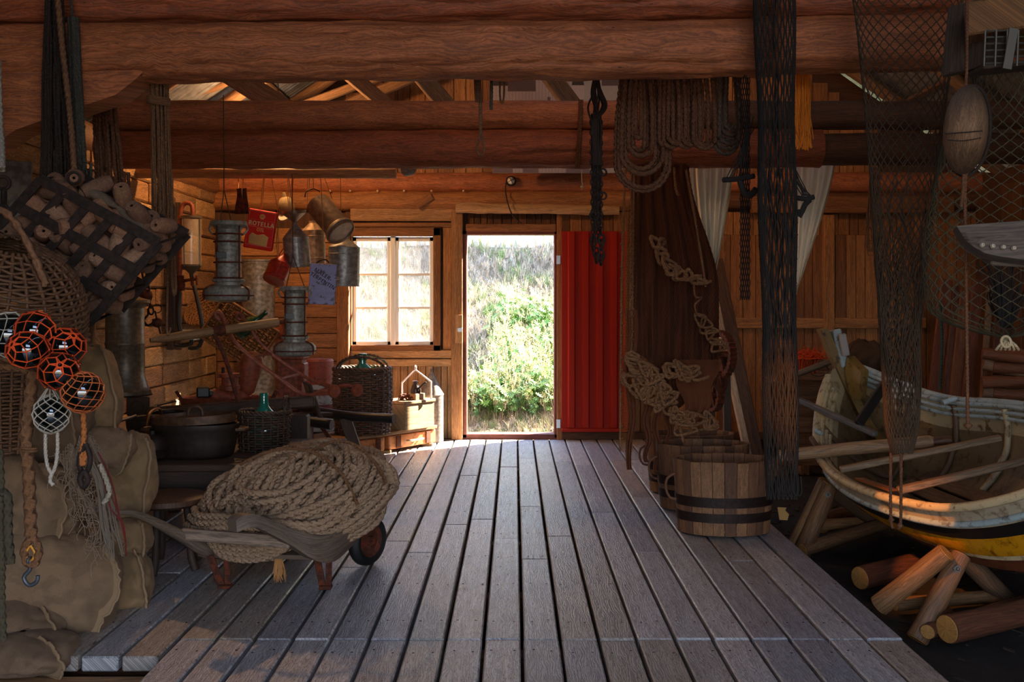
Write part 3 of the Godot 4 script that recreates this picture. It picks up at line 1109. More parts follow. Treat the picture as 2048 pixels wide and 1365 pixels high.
func build_outdoors() -> void:
	var gr := structure("ground")
	var mb := MB.new(1)
	var rows := []
	for i in 61:
		var row := PackedVector3Array()
		for j in 61:
			var x := -16.0 + 32.0 * j / 60.0
			var z := -BACK - 0.15 - 30.0 * pow(i / 60.0, 1.6)
			row.append(Vector3(x, bank_y(x, z), z))
		rows.append(row)
	mb.grid(rows, false, true)
	part(gr, "bank", mb, M("bank", Color(0.52, 0.46, 0.36), 0.95, {"tex": "speck", "scale": Vector3(1.5, 1.5, 1.5)}))
	var yard := MB.new(2)
	yard.box(T(Vector3(0, -0.4, 14.0)), Vector3(40, 0.2, 25.0), 0.0)
	part(gr, "yard", yard, M("yard", Color(0.50, 0.46, 0.40), 0.95, {"tex": "speck", "scale": Vector3(0.5, 0.5, 0.5)}))
	var gm := StandardMaterial3D.new()
	gm.vertex_color_use_as_albedo = true
	gm.roughness = 0.7
	gm.backlight_enabled = true
	gm.backlight = Color(0.45, 0.45, 0.34)
	gm.cull_mode = BaseMaterial3D.CULL_DISABLED
	var hm := gm.duplicate()
	hm.backlight = Color(0.16, 0.24, 0.06)
	# tufts of blades
	var tuft := MB.new(3)
	var r := RandomNumberGenerator.new()
	r.seed = 33
	for i in 9:
		var an := r.randf() * TAU
		var out := Vector3(cos(an), 0, sin(an))
		var side := Vector3(-out.z, 0, out.x) * r.randf_range(0.003, 0.006)
		var h := r.randf_range(0.5, 1.0)
		var bend := r.randf_range(0.25, 0.95)
		var p0 := out * r.randf() * 0.12
		var p1 := p0 + Vector3(0, h * 0.6, 0) + out * bend * 0.3
		var p2 := p0 + Vector3(0, h * r.randf_range(0.75, 1.0), 0) + out * bend
		tuft.face([p0 - side * 3, p0 + side * 3, p1 + side * 2.4, p1 - side * 2.4])
		tuft.face([p1 - side * 2.4, p1 + side * 2.4, p2])
	# a spray of fingered leaves on stalks
	var leafy := MB.new(4)
	for i in 8:
		var an := r.randf() * TAU
		var out := Vector3(cos(an), 0, sin(an))
		var h := r.randf_range(0.35, 1.0)
		var c := out * r.randf_range(0.08, 0.4) + Vector3(0, h, 0)
		leafy.tube(PackedVector3Array([out * 0.03, c * 0.6 + Vector3(0, 0.05, 0), c]), 0.006, 3, false)
		var tilt := along((Vector3.UP + out * 0.7).normalized())
		for k in 8:
			var b := TAU * k / 8.0
			var d := tilt * Vector3(cos(b), 0.12, sin(b))
			var s := tilt * Vector3(-sin(b), 0, cos(b)) * 0.022
			var l := 0.17
			leafy.face([c, c + d * l * 0.5 + s, c + d * l, c + d * l * 0.5 - s])
	# stalks with seed heads
	var stalk := MB.new(5)
	for i in 5:
		var an := r.randf() * TAU
		var out := Vector3(cos(an), 0, sin(an))
		var h := r.randf_range(0.7, 1.0)
		var top := out * r.randf_range(0.1, 0.35) + Vector3(0, h, 0)
		stalk.tube(PackedVector3Array([out * 0.02, top * 0.55, top]), 0.005, 3, false)
		for k in 7:
			var p := top - Vector3(0, 0.05 * k, 0)
			var a2 := r.randf() * TAU
			var d := Vector3(cos(a2), 0.5, sin(a2)) * r.randf_range(0.05, 0.1)
			stalk.face([p, p + d * 0.5 + Vector3(0, 0.02, 0), p + d, p + d * 0.5 - Vector3(0, 0.02, 0)])
	var sets := [
		["dry_grass", "dry straw coloured grass covering the bank outside", "grass", tuft, 20000, 0.10, 0.26, [Color(0.66, 0.56, 0.44), Color(0.72, 0.65, 0.55), Color(0.50, 0.47, 0.36), Color(0.60, 0.52, 0.45)], 0],
		["green_grass", "fresh green grass growing among the dry grass outside", "grass", tuft, 6000, 0.10, 0.24, [Color(0.17, 0.33, 0.08), Color(0.22, 0.38, 0.10), Color(0.14, 0.25, 0.07)], 1],
		["green_herbs", "bright green leafy herbs growing on the bank outside the door", "plants", leafy, 1800, 0.18, 0.42, [Color(0.14, 0.33, 0.05), Color(0.20, 0.40, 0.07), Color(0.10, 0.25, 0.05)], 2],
		["seed_stalks", "tall pale seed stalks standing among the green herbs", "plants", stalk, 900, 0.25, 0.55, [Color(0.72, 0.66, 0.50), Color(0.60, 0.62, 0.38)], 3]]
	for s in sets:
		var tr := []
		var co := []
		var tries := 0
		while tr.size() < s[4] and tries < s[4] * 12:
			tries += 1
			var z := -BACK - 0.35 - 8.0 * pow(r.randf(), 1.0)
			var x := r.randf_range(-0.48, 0.30) * -z + 0.3
			var g := noise.get_noise_2d(x * 0.8 + 40.0, z * 0.8)
			var far := -z - BACK
			if s[8] == 1 and g < -0.05 and far > 1.0:
				continue
			if s[8] >= 2:
				var u := CX + x / -z * F
				if far > 3.6 + 1.2 * g or u < 840:
					continue
				if far > 1.6 and u < 985:
					continue
			if s[8] >= 2 and far < 0.95:
				continue
			var sc := r.randf_range(s[5], s[6]) * clampf(far * 0.9, 0.35, 1.0)
			tr.append(Transform3D(Basis(Vector3.UP, r.randf() * TAU) * Basis.from_scale(Vector3(sc, sc, sc)), Vector3(x, bank_y(x, z) - 0.01, z)))
			var c: Color = s[7][r.randi() % s[7].size()]
			co.append(c * r.randf_range(0.5, 0.85))
		var mm := MultiMesh.new()
		mm.transform_format = MultiMesh.TRANSFORM_3D
		mm.use_colors = true
		mm.mesh = s[3].mesh()
		mm.instance_count = tr.size()
		for i in tr.size():
			mm.set_instance_transform(i, tr[i])
			mm.set_instance_color(i, co[i])
		var mi := MultiMeshInstance3D.new()
		mi.name = s[0]
		mi.multimesh = mm
		mi.material_override = hm if s[8] == 1 or s[8] == 2 else gm
		add_child(mi)
		mi.set_meta("kind", "stuff")
		mi.set_meta("label", s[1])
		mi.set_meta("category", s[2])
	# stones on the bank
	var stone := M("stone", Color(0.45, 0.46, 0.48), 0.9, {"tex": "speck", "scale": Vector3(2, 2, 2)})
	var sb := MB.new(6)
	for i in 420:
		var z := -BACK - r.randf_range(1.8, 5.0)
		var x := r.randf_range(-0.45, 0.25) * -z
		var q := r.randf_range(0.02, 0.07)
		sb.ball(Vector3(x, bank_y(x, z), z), Vector3(q, q * 0.7, q * 0.9), 6)
	var so := single("bank_stones", "grey stones scattered over the bank outside", "stones", sb, stone)
	so.set_meta("kind", "stuff")
	# white fence on top of the bank
	var white := M("fence_paint", Color(0.95, 0.95, 0.93), 0.6)
	var zf := -BACK - 6.2
	var fo := thing("picket_fence", "white painted picket fence on top of the bank", "fence", Vector3(-1.5, bank_y(-1.5, zf), zf))
	var x := -6.0
	while x < 3.0:
		var pk := MB.new(int(x * 100) + 2000)
		var yb := bank_y(x, zf) - 0.1
		pk.box(T(Vector3(x, yb + 0.55, zf)), Vector3(0.085, 1.1, 0.022), 0.004)
		part(fo, "picket", pk, white)
		x += 0.128
	for dy in [0.25, 0.80]:
		var rl := MB.new(7)
		rl.bar(Vector3(-6.1, 1.95 + dy, zf + 0.03), Vector3(3.1, 1.95 + dy, zf + 0.03), 0.03, 0.12)
		part(fo, "rail", rl, white)

# ------------------------------------------------------------------ shared builders
func spow(a: float, e: float) -> float:
	return signf(a) * pow(absf(a), e)

func sack(label: String, c: Vector3, s: Vector3, bs: Basis, seed_: int, m: Material, seam_at: float, group: String) -> void:
	var o := thing("burlap_sack", label, "sack", Vector3(c.x, c.y - s.y, c.z), group)
	var nz := FastNoiseLite.new()
	nz.seed = seed_
	nz.frequency = 1.0
	nz.fractal_octaves = 2
	var mb := MB.new(seed_)
	var rows := []
	var K := 44
	var Q := 64
	var seam := PackedVector3Array()
	for i in K + 1:
		var ph := -PI / 2 + PI * i / K
		var row := PackedVector3Array()
		for j in Q + 1:
			var th := TAU * (j % Q) / Q
			var d := Vector3(spow(cos(ph), 0.75) * spow(cos(th), 0.72), spow(sin(ph), 0.8), spow(cos(ph), 0.75) * spow(sin(th), 0.72))
			# the load sags: fuller below, slacker above
			var k := 1.0 + 0.10 * (-d.y) - 0.05
			var w := 1.0 + 0.12 * nz.get_noise_3d(d.x * 0.9, d.y * 0.9, d.z * 0.9) - 0.07 * pow(1.0 - absf(nz.get_noise_3d(d.x * 0.6 + 5.0, d.y * 0.9 + d.x * 0.9, d.z * 0.6)), 9.0) + 0.012 * nz.get_noise_3d(d.x * 4.0, d.y * 6.0 + d.x * 5.0, d.z * 4.0)
			row.append(c + bs * (Vector3(d.x * s.x * k, d.y * s.y, d.z * s.z * k) * w))
		rows.append(row)
	mb.grid(rows, true, true)
	part(o, "bag", mb, m)
	# the sewn edge, a ragged ridge over the bag
	mb = MB.new(seed_ + 1)
	var js := int((360.0 - seam_at) / 360.0 * Q) % Q
	var hem := PackedVector3Array()
	var hem2 := PackedVector3Array()
	for i in range(5, K - 4):
		var p: Vector3 = rows[i][js]
		var outw := (p - c).normalized()
		hem.append(p - outw * 0.012)
		hem2.append(p + outw * (0.026 + 0.012 * nz.get_noise_1d(i * 5.7)) + Vector3(0, -0.010 + 0.008 * nz.get_noise_1d(i * 9.1 + 40.0), 0))
	mb.grid([hem, hem2])
	mb.tube(hem2, 0.0075, 6, true, 0.7)
	part(o, "seam", mb, M("seam", Color(0.84, 0.69, 0.52), 0.95, {"tex": "cloth", "scale": Vector3(14, 14, 14)}))

func wicker(o: Node3D, x: Transform3D, prof: Callable, rows: int, stakes: int, q: float, mat_: Material, sx: float = 1.0, rim: bool = true) -> void:
	var mb := MB.new(rows)
	for i in rows:
		var t := (i + 0.5) / rows
		var pr: Vector2 = prof.call(t)
		var path := PackedVector3Array()
		var N := stakes * 4
		for j in N + 1:
			var a := TAU * j / N
			var rr := pr.x + q * 1.05 * sin(a * stakes / 2.0 + (PI if i % 2 else 0.0)) + 0.0012 * sin(j * 1.7 + i)
			path.append(x * Vector3(cos(a) * rr, pr.y + 0.2 * q * sin(j * 0.9 + i * 2.0), sin(a) * rr * sx))
		mb.tube(path, q * (0.85 + 0.25 * mb.r.randf()), 5, false)
	part(o, "weave", mb, mat_)
	mb = MB.new(rows + 1)
	for k in stakes:
		var a := TAU * (k + 0.5) / stakes
		var path := PackedVector3Array()
		for i in 13:
			var pr: Vector2 = prof.call(i / 12.0)
			path.append(x * Vector3(cos(a) * pr.x, pr.y, sin(a) * pr.x * sx))
		mb.tube(path, q * 1.15, 5, false)
	part(o, "stakes", mb, mat_)
	if rim:
		mb = MB.new(rows + 2)
		var pr: Vector2 = prof.call(1.0)
		for ph in 3:
			var path := PackedVector3Array()
			for j in 97:
				var a := TAU * j / 96.0
				var w := a * 12.0 + ph * TAU / 3.0
				var rr := pr.x + q * 1.3 * cos(w)
				path.append(x * Vector3(cos(a) * rr, pr.y + q * 1.3 * sin(w), sin(a) * rr * sx))
			mb.tube(path, q * 1.2, 5, false)
		part(o, "braided_rim", mb, mat_)

func bundle(o: Node3D, called: String, top: Vector3, bottom: Vector3, n: int, w_top: Vector2, w_bot: Vector2, q: float, m: Material, seed_: int, ragged: float = 0.03) -> void:
	var mb := MB.new(seed_)
	var r := mb.r
	for i in n:
		var a := TAU * i / n + r.randf_range(-0.15, 0.15)
		var k := sqrt(r.randf_range(0.25, 1.0))
		var e0 := Vector3(cos(a) * w_top.x * k, 0, sin(a) * w_top.y * k)
		var e1 := Vector3(cos(a) * w_bot.x * k, r.randf_range(-ragged, ragged), sin(a) * w_bot.y * k)
		var pts := []
		for j in 7:
			var t := j / 6.0
			pts.append((top + e0).lerp(bottom + e1, t) + Vector3(r.randf_range(-1, 1), 0, r.randf_range(-1, 1)) * w_bot.x * 0.06 * sin(t * PI))
		# every second strand ends in a turn back up
		if i % 2 == 0:
			var e: Vector3 = pts[6]
			pts.append(e + Vector3(q * 1.5, -q * 2.0, 0))
			pts.append(e + Vector3(q * 3.2, q * 2.0, q))
			pts.append(e + Vector3(q * 3.2, 0.12, q))
		mb.rope(MB.curve(pts, 0.03), q, q * 2.4, 7, 4)
	part(o, called, mb, m)

# long loops hung over a peg: each loop has its own width and drop
func loops(o: Node3D, called: String, top: Vector3, list: Array, q: float, m: Material, seed_: int) -> void:
	var mb := MB.new(seed_)
	var r := mb.r
	for e in list:
		var w: float = e[0] / 2.0
		var drop: float = e[1]
		var cx: float = e[2]
		var dz: float = e[3]
		var pts := []
		pts.append(top + Vector3(cx - w * 0.75, 0, dz))
		pts.append(top + Vector3(cx - w * 0.95, -drop * 0.4, dz + r.randf_range(-0.01, 0.01)))
		pts.append(top + Vector3(cx - w, -drop + w * 1.05, dz))
		for k in range(1, 8):
			var a := PI + PI * k / 8.0
			pts.append(top + Vector3(cx + w * cos(a), -drop + w * 1.0 + w * 1.0 * sin(a), dz + 0.012 * sin(a * 2.0)))
		pts.append(top + Vector3(cx + w, -drop + w * 1.05, dz + 0.015))
		pts.append(top + Vector3(cx + w * 0.95, -drop * 0.4, dz + 0.02 + r.randf_range(-0.01, 0.01)))
		pts.append(top + Vector3(cx + w * 0.7, 0, dz + 0.01))
		mb.rope(MB.curve(pts, 0.02), q, q * 2.4, 8, 5)
	part(o, called, mb, m)

# a plate with the outline between two rows of points, thick along th
func slab(mb: MB, up: Array, low: Array, th: Vector3) -> void:
	var a := MB.curve(up, 0.03)
	var n := a.size()
	var b := MB.resample(MB.curve(low, 0.005), 0.001)
	var bb := PackedVector3Array()
	for i in n:
		bb.append(b[int(float(i) / (n - 1) * (b.size() - 1))])
	var at := PackedVector3Array()
	var bt := PackedVector3Array()
	for i in n:
		at.append(a[i] + th)
		bt.append(bb[i] + th)
	for q in [[a, bb], [bt, at], [at, a], [bb, bt]]:
		var cols := []
		for i in n:
			cols.append(PackedVector3Array([q[0][i], q[1][i]]))
		mb.grid(cols, false, true)
	mb.face([a[0], bb[0], bt[0], at[0]])
	mb.face([a[n - 1], at[n - 1], bt[n - 1], bb[n - 1]])

func hook(mb: MB, p: Vector3, s: float, q: float) -> void:
	# an open iron hook hanging under p
	mb.tube(MB.curve([p, p + Vector3(0, -s * 0.5, 0), p + Vector3(-s * 0.35, -s * 0.95, 0), p + Vector3(-s * 0.05, -s * 1.4, 0), p + Vector3(s * 0.38, -s * 1.2, 0), p + Vector3(s * 0.45, -s * 0.85, 0)], 0.008), q, 8)

func chain(mb: MB, a: Vector3, b: Vector3, l: float, q: float) -> void:
	var n := int(a.distance_to(b) / (l * 0.72))
	var d := (b - a).normalized()
	for i in n:
		var c := a.lerp(b, (i + 0.5) / n)
		var ax := d.cross(Vector3.RIGHT if i % 2 else Vector3(0.3, 0, 1)).normalized()
		var path := PackedVector3Array()
		var s := ax.cross(d).normalized()
		for k in 13:
			var t := TAU * k / 12.0
			path.append(c + d * cos(t) * l * 0.5 + s * sin(t) * l * 0.3)
		mb.tube(path, q, 5, false)

# ------------------------------------------------------------------ left foreground
func build_left() -> void:
	var burlap := M("burlap", Color(0.78, 0.63, 0.48), 0.95, {"tex": "cloth", "scale": Vector3(9, 9, 9), "sheen": 0.15, "detail": "stain", "scale2": Vector3(1.4, 1.4, 1.4)})
	var burlap2 := M("burlap_grey", Color(0.71, 0.57, 0.44), 0.95, {"tex": "cloth", "scale": Vector3(9, 9, 9), "sheen": 0.15, "detail": "stain", "scale2": Vector3(1.4, 1.4, 1.4)})
	var burlap3 := M("burlap_gold", Color(0.82, 0.66, 0.47), 0.95, {"tex": "cloth", "scale": Vector3(9, 9, 9), "sheen": 0.15, "detail": "stain", "scale2": Vector3(1.4, 1.4, 1.4)})
	var sg := "burlap sacks heaped on the floor"
	sack("flat brown burlap sack at the very bottom of the heap, on the plank ends", P(45, 1302, 3.98), Vector3(0.225, 0.078, 0.190), euler(0, 6, -2), 1, burlap2, 318, sg)
	sack("dark burlap sack lying folded under the big draped sack", P(48, 1246, 4.16), Vector3(0.200, 0.105, 0.200), euler(0, 10, -14), 2, burlap2, 310, sg)
	sack("big brown burlap sack draped slantwise in the middle of the heap", P(112, 1148, 4.30), Vector3(0.315, 0.205, 0.200), euler(0, 12, -30), 3, burlap, 326, sg)
	sack("broad burlap sack under the round wicker basket and the tarred net", P(48, 1008, 4.36), Vector3(0.270, 0.190, 0.220), euler(0, 5, -20), 4, burlap, 318, sg)
	sack("small pale burlap sack at the foot of the heap beside the wheelbarrow handle", P(260, 1160, 4.66), Vector3(0.108, 0.135, 0.160), euler(0, 16, 4), 5, burlap3, 300, sg)
	sack("stubby burlap sack with a frayed hem behind the wheelbarrow handle", P(252, 1072, 4.76), Vector3(0.130, 0.088, 0.170), euler(0, 10, -10), 6, burlap3, 315, sg)
	sack("plump tan burlap sack standing upright beside the dark low table", P(258, 955, 4.88), Vector3(0.138, 0.215, 0.170), euler(0, 16, -8), 7, burlap3, 300, sg)
	sack("tall narrow tan burlap sack on top of the heap beside the glass floats", P(196, 778, 4.80), Vector3(0.112, 0.215, 0.150), euler(0, 10, 8), 8, burlap3, 310, sg)
	sack("slack burlap sack with a folded neck behind the hanging shackle", P(222, 892, 4.74), Vector3(0.125, 0.088, 0.150), euler(0, 10, -30), 9, burlap, 310, sg)
	sack("upright burlap sack behind the lower basket", P(70, 815, 4.62), Vector3(0.270, 0.250, 0.180), euler(0, 0, 4), 10, burlap2, 320, sg)

	# ---- fishing net thrown over the sacks
	var nt := thing("draped_net", "pale tangled fishing net thrown over the burlap sacks", "net", P(170, 1090, 4.05))
	var tw := M("pale_twine", Color(0.56, 0.48, 0.40), 0.95)
	var mb := MB.new(61)
	var nf := func(s: float, t: float) -> Vector3:
		var u := lerpf(lerpf(105, 200, t), lerpf(190, 235, t), s) + 10.0 * sin(t * 9.0 + s * 5.0)
		var v := lerpf(885, 1075, t) + lerpf(20, -15, s) + 8.0 * sin(s * 17.0 + t * 3.0)
		return P(u, v, 4.02 - 0.03 * sin(s * 9.0) - 0.02 * cos(t * 21.0 + s * 8.0) + 0.06 * s)
	mb.net(nf, 44, 46, 0.0016, false, 0.0026)
	part(nt, "mesh", mb, tw)
	mb = MB.new(62)
	var r := mb.r
	for i in 90:
		var t := r.randf()
		var s := r.randf()
		var p: Vector3 = nf.call(s, t) + Vector3(0, 0, 0.012)
		var pts := [p]
		for k in 5:
			p += Vector3(r.randf_range(-0.03, 0.03), r.randf_range(-0.05, 0.015), r.randf_range(-0.004, 0.008))
			pts.append(p)
		mb.tube(MB.curve(pts, 0.012), 0.0016, 4, false)
	part(nt, "loose_twine", mb, tw)
	mb = MB.new(63)
	for i in 16:
		var u := 208.0 + r.randf_range(-16, 18)
		mb.tube(MB.curve([P(u - 40, 880 + r.randf_range(-10, 20), 3.98), P(u - 5, 960, 3.96), P(u + 10 + r.randf_range(-8, 8), 1050, 3.96), P(u + 22 + r.randf_range(-8, 8), 1120 + r.randf_range(-40, 10), 3.97)], 0.03), 0.003, 4, false)
	part(nt, "grey_strands", mb, M("grey_twine", Color(0.44, 0.39, 0.34), 0.95))
	mb = MB.new(64)
	for i in 3:
		mb.tube(MB.curve([P(196 + i * 4, 905 + i * 20, 3.95), P(222, 960 + i * 30, 3.94), P(243 + i * 2, 1050, 3.94), P(252, 1085 + i * 14, 3.95)], 0.03), 0.003, 4, false)
	part(nt, "red_strands", mb, M("red_twine", Color(0.42, 0.10, 0.08), 0.9), "dull red strands")
	mb = MB.new(65)
	mb.rope(MB.curve([P(200, 930, 3.95), P(214, 965, 3.93), P(218, 990, 3.93), P(206, 1008, 3.94)], 0.01), 0.011)
	part(nt, "white_rope", mb, M("white_rope", Color(0.66, 0.62, 0.54), 0.95))

	# ---- round wicker baskets
	var wick := M("wicker_dark", Color(0.42, 0.28, 0.17), 0.7, {"tex": "blotch", "scale": Vector3(6, 6, 6)})
	var wick2 := M("wicker_brown", Color(0.50, 0.33, 0.20), 0.7, {"tex": "blotch", "scale": Vector3(6, 6, 6)})
	var o := thing("wicker_basket", "big domed dark wicker basket tipped over on the burlap sacks", "basket", P(0, 690, 3.55))
	var dome := func(t: float) -> Vector2:
		return Vector2(0.30 * pow(sin(PI * (0.06 + 0.50 * (1.0 - t))), 0.75) if t > 0.02 else 0.298, lerpf(-0.02, 0.235, t))
	var dx := T(P(-8, 640, 3.5), euler(18, 0, -20))
	wicker(o, dx, func(t: float) -> Vector2: return Vector2(0.29 * sqrt(maxf(0.02, 1.0 - pow(t * 0.97, 2.2))), 0.285 * t), 30, 26, 0.0058, wick, 1.0, false)
	mb = MB.new(66)
	for ph in 3:
		var path := PackedVector3Array()
		for j in 97:
			var a := TAU * j / 96.0
			var w := a * 14.0 + ph * TAU / 3.0
			path.append(dx * Vector3(cos(a) * (0.295 + 0.012 * cos(w)), -0.01 + 0.012 * sin(w), sin(a) * (0.295 + 0.012 * cos(w))))
		mb.tube(path, 0.009, 6, false)
	part(o, "braided_rim", mb, wick2)
	mb = MB.new(67)
	for ph in 2:
		var hp := []
		for k in 12:
			var t := k / 11.0
			hp.append(P(lerpf(0, 92, t) + 10 * sin(t * 40.0 + ph * PI) * 0.35, lerpf(418, 570, pow(t, 1.6)) + (4.0 if ph else 0.0), 3.34))
		mb.tube(MB.curve(hp, 0.01), 0.010, 6)
	part(o, "handle", mb, wick2)
	o = thing("wicker_basket", "dark woven basket standing upright behind the hanging glass floats", "basket", P(5, 900, 3.75))
	wicker(o, T(P(8, 905, 3.75)), func(t: float) -> Vector2: return Vector2(0.085 + 0.035 * t, 0.36 * t), 26, 18, 0.0052, wick)

	# ---- iron basket of cork floats hung on a rope
	var iron := M("rusty_iron", Color(0.8, 0.75, 0.72), 0.85, {"tex": "rust", "scale": Vector3(3, 3, 3), "metal": 0.25})
	var diron := M("dark_iron", Color(0.20, 0.14, 0.11), 0.75, {"tex": "blotch", "scale": Vector3(4, 4, 4), "metal": 0.4})
	var d := 3.85
	var A := P(80, 358, d)
	var B := P(318, 486, d)
	var C := P(176, 648, d)
	var e1 := B - A
	var e2 := C - B
	var e3 := Vector3(0.03, 0.05, -0.24)
	o = thing("iron_basket", "rusty slatted iron basket full of cork floats hung up on a rope", "basket", (A + C) / 2)
	for layer in 2:
		var off := e3 * layer
		for k in 4:
			mb = MB.new(70 + k)
			mb.bar(A + e2 * k / 3.0 + off, B + e2 * k / 3.0 + off, 0.040, 0.006, 0.001, Vector3.BACK)
			part(o, "slat", mb, diron)
		for k in 6:
			mb = MB.new(80 + k)
			mb.bar(A + e1 * k / 5.0 + off + Vector3(0, 0, -0.005), A + e1 * k / 5.0 + e2 + off + Vector3(0, 0, -0.005), 0.036, 0.006, 0.001, Vector3.BACK)
			part(o, "slat", mb, diron)
	for k in 6:
		mb = MB.new(90 + k)
		var c0 := A + e1 * k / 5.0 + e2
		mb.bar(c0, c0 + e3, 0.022, 0.005, 0.001, Vector3.UP)
		part(o, "slat", mb, diron)
	for k in 4:
		for q in [A, B]:
			mb = MB.new(95 + k)
			var c0: Vector3 = q + e2 * k / 3.0
			mb.bar(c0, c0 + e3, 0.02, 0.005, 0.001, Vector3.UP)
			part(o, "slat", mb, diron)
	mb = MB.new(99)
	mb.ring(P(148, 356, d + 0.02), Vector3(0.3, 0, 1), 0.022, 0.006)
	part(o, "ring", mb, diron)
	var corkm := [M("cork_a", Color(0.66, 0.46, 0.34), 0.9, {"tex": "speck", "scale": Vector3(9, 9, 9)}), M("cork_b", Color(0.56, 0.40, 0.30), 0.9, {"tex": "speck", "scale": Vector3(9, 9, 9)}), M("cork_c", Color(0.72, 0.54, 0.42), 0.9, {"tex": "speck", "scale": Vector3(9, 9, 9)})]
	r.seed = 5
	var proto := []
	for k in 3:
		mb = MB.new(k)
		var hr := 0.030 + 0.004 * k
		var hl := 0.05 + 0.008 * k
		mb.lathe([Vector2(0.006, -hl), Vector2(hr * 0.75, -hl), Vector2(hr * 0.95, -hl * 0.7), Vector2(hr, 0), Vector2(hr * 0.95, hl * 0.7), Vector2(hr * 0.75, hl), Vector2(0.006, hl)], T(Vector3.ZERO), 10)
		proto.append(mb.mesh())
	var spots := []
	for a in 6:
		for b in 5:
			for c in 3:
				if c == 2 and (a + b) % 2:
					continue
				spots.append(Vector3((a + 0.5) / 6.0, (b + 0.45) / 5.0, 0.24 + 0.30 * c))
	for a in 5:
		spots.append(Vector3(0.12 + 0.19 * a, -0.09, 0.35 + 0.12 * (a % 3)))
	for s in spots:
		var f := MeshInstance3D.new()
		f.name = numbered("cork_float")
		f.mesh = proto[r.randi() % 3]
		var tone := r.randi() % 3
		f.material_override = corkm[tone]
		add_child(f)
		var p: Vector3 = A + e1 * (s.x + r.randf_range(-0.02, 0.02)) + e2 * (s.y + r.randf_range(-0.02, 0.02)) + e3 * s.z
		f.transform = Transform3D(euler(r.randf_range(-40, 40), r.randf_range(0, 180), 60 + r.randf_range(-30, 60)) * Basis.from_scale(Vector3.ONE * r.randf_range(0.9, 1.12)), p)
		f.set_meta("label", "%s cork net float packed in the rusty hanging iron basket" % ["reddish brown", "dark brown", "pale pinkish"][tone])
		f.set_meta("category", "float")
		f.set_meta("group", "cork floats in the iron basket")
	# the long leaf-shaped boards among the floats
	for q in [[165, 372, 235, 415], [235, 415, 300, 468]]:
		mb = MB.new(int(q[0]))
		var a := P(q[0], q[1], d + 0.1)
		var b := P(q[2], q[3], d + 0.1)
		var path := PackedVector3Array()
		var rad := []
		for i in 11:
			path.append(a.lerp(b, i / 10.0))
			rad.append(0.012 + 0.030 * sin(PI * i / 10.0))
		mb.tube(path, rad, 8, true, 0.55)
		single("wooden_float", "long grey wooden float on the iron basket, %s" % ("beside the rope ring" if q[0] < 200 else "at its lower corner"), "float", mb, M("grey_wood_float", Color(0.44, 0.36, 0.29), 0.85, {"tex": "grain", "scale": Vector3(1, 4, 1), "tri": false}), "wooden floats on the iron basket")

	# ---- ropes hung from the near beam
	var rope_dk := M("rope_tarred", Color(0.22, 0.15, 0.10), 0.9, {"tex": "speck", "scale": Vector3(8, 8, 8)})
	var rope_br := M("rope_brown", Color(0.50, 0.31, 0.18), 0.9, {"tex": "speck", "scale": Vector3(8, 8, 8)})
	var rope_tan := M("rope_tan", Color(0.56, 0.38, 0.23), 0.9, {"tex": "speck", "scale": Vector3(8, 8, 8)})
	var rope_gr := M("rope_grey", Color(0.34, 0.32, 0.27), 0.9, {"tex": "speck", "scale": Vector3(8, 8, 8)})
	o = thing("rope_hank", "dark brown hank of thin tarred rope hung above the iron basket", "rope", P(105, 330, 4.15))
	bundle(o, "strands", P(108, -40, 4.15), P(115, 372, 4.15), 26, Vector2(0.035, 0.03), Vector2(0.075, 0.04), 0.0058, rope_dk, 101)
	o = thing("rope_hank", "grey green hank of rope looped behind the dark hank, over the iron basket", "rope", P(160, 380, 4.22))
	bundle(o, "strands", P(148, 35, 4.25), P(164, 390, 4.25), 12, Vector2(0.022, 0.02), Vector2(0.03, 0.02), 0.0068, rope_gr, 102)
	mb = MB.new(103)
	mb.rope(MB.curve([P(148, 60, 4.25), P(140, -30, 4.25), P(152, -40, 4.25)], 0.02), 0.006)
	part(o, "hanger", mb, rope_gr)
	mb = MB.new(104)
	mb.rope(MB.curve([P(112, -40, 4.05), P(124, 90, 4.05), P(138, 210, 4.02), P(146, 300, 3.95), P(149, 350, 3.90)], 0.03), 0.0125)
	single("hanging_rope", "single brown rope that carries the iron basket of corks", "rope", mb, rope_tan)
	o = thing("rope_hank", "thick orange brown rope hank hung between iron basket and tied hank", "rope", P(225, 405, 4.75))
	bundle(o, "strands", P(208, 195, 4.75), P(222, 400, 4.75), 15, Vector2(0.055, 0.03), Vector2(0.075, 0.035), 0.0095, rope_br, 105)
	o = thing("rope_hank", "long light brown rope hank tied round its neck below the near beam", "rope", P(322, 560, 4.5))
	bundle(o, "strands", P(317, 160, 4.5), P(324, 455, 4.5), 22, Vector2(0.042, 0.03), Vector2(0.05, 0.032), 0.0058, rope_tan, 106, 0.12)
	mb = MB.new(107)
	for k in 4:
		mb.ring(P(317, 196 + k * 4, 4.5), Vector3(0.15, 1, 0.1), 0.047, 0.006, 20, 6)
	part(o, "binding", mb, rope_tan)
	mb = MB.new(108)
	mb.rope(MB.curve([P(342, 440, 4.5), P(343, 520, 4.5), P(345, 575, 4.5), P(349, 590, 4.5), P(352, 575, 4.51), P(349, 520, 4.51), P(346, 450, 4.51)], 0.02), 0.006)
	mb.rope(MB.curve([P(334, 440, 4.5), P(335, 560, 4.5), P(334, 660, 4.5), P(338, 668, 4.5), P(341, 655, 4.51)], 0.02), 0.005)
	part(o, "loose_loop", mb, rope_tan)
	# pale rope and shackles at the frame's edge, pale canvas behind
	o = thing("shackled_rope", "pale rope ending in dark iron shackles beside the big wicker basket", "rope", P(6, 420, 3.9))
	mb = MB.new(109)
	mb.rope(MB.curve([P(-4, 120, 4.15), P(0, 240, 4.1), P(4, 300, 4.0), P(4, 340, 3.92)], 0.03), 0.013)
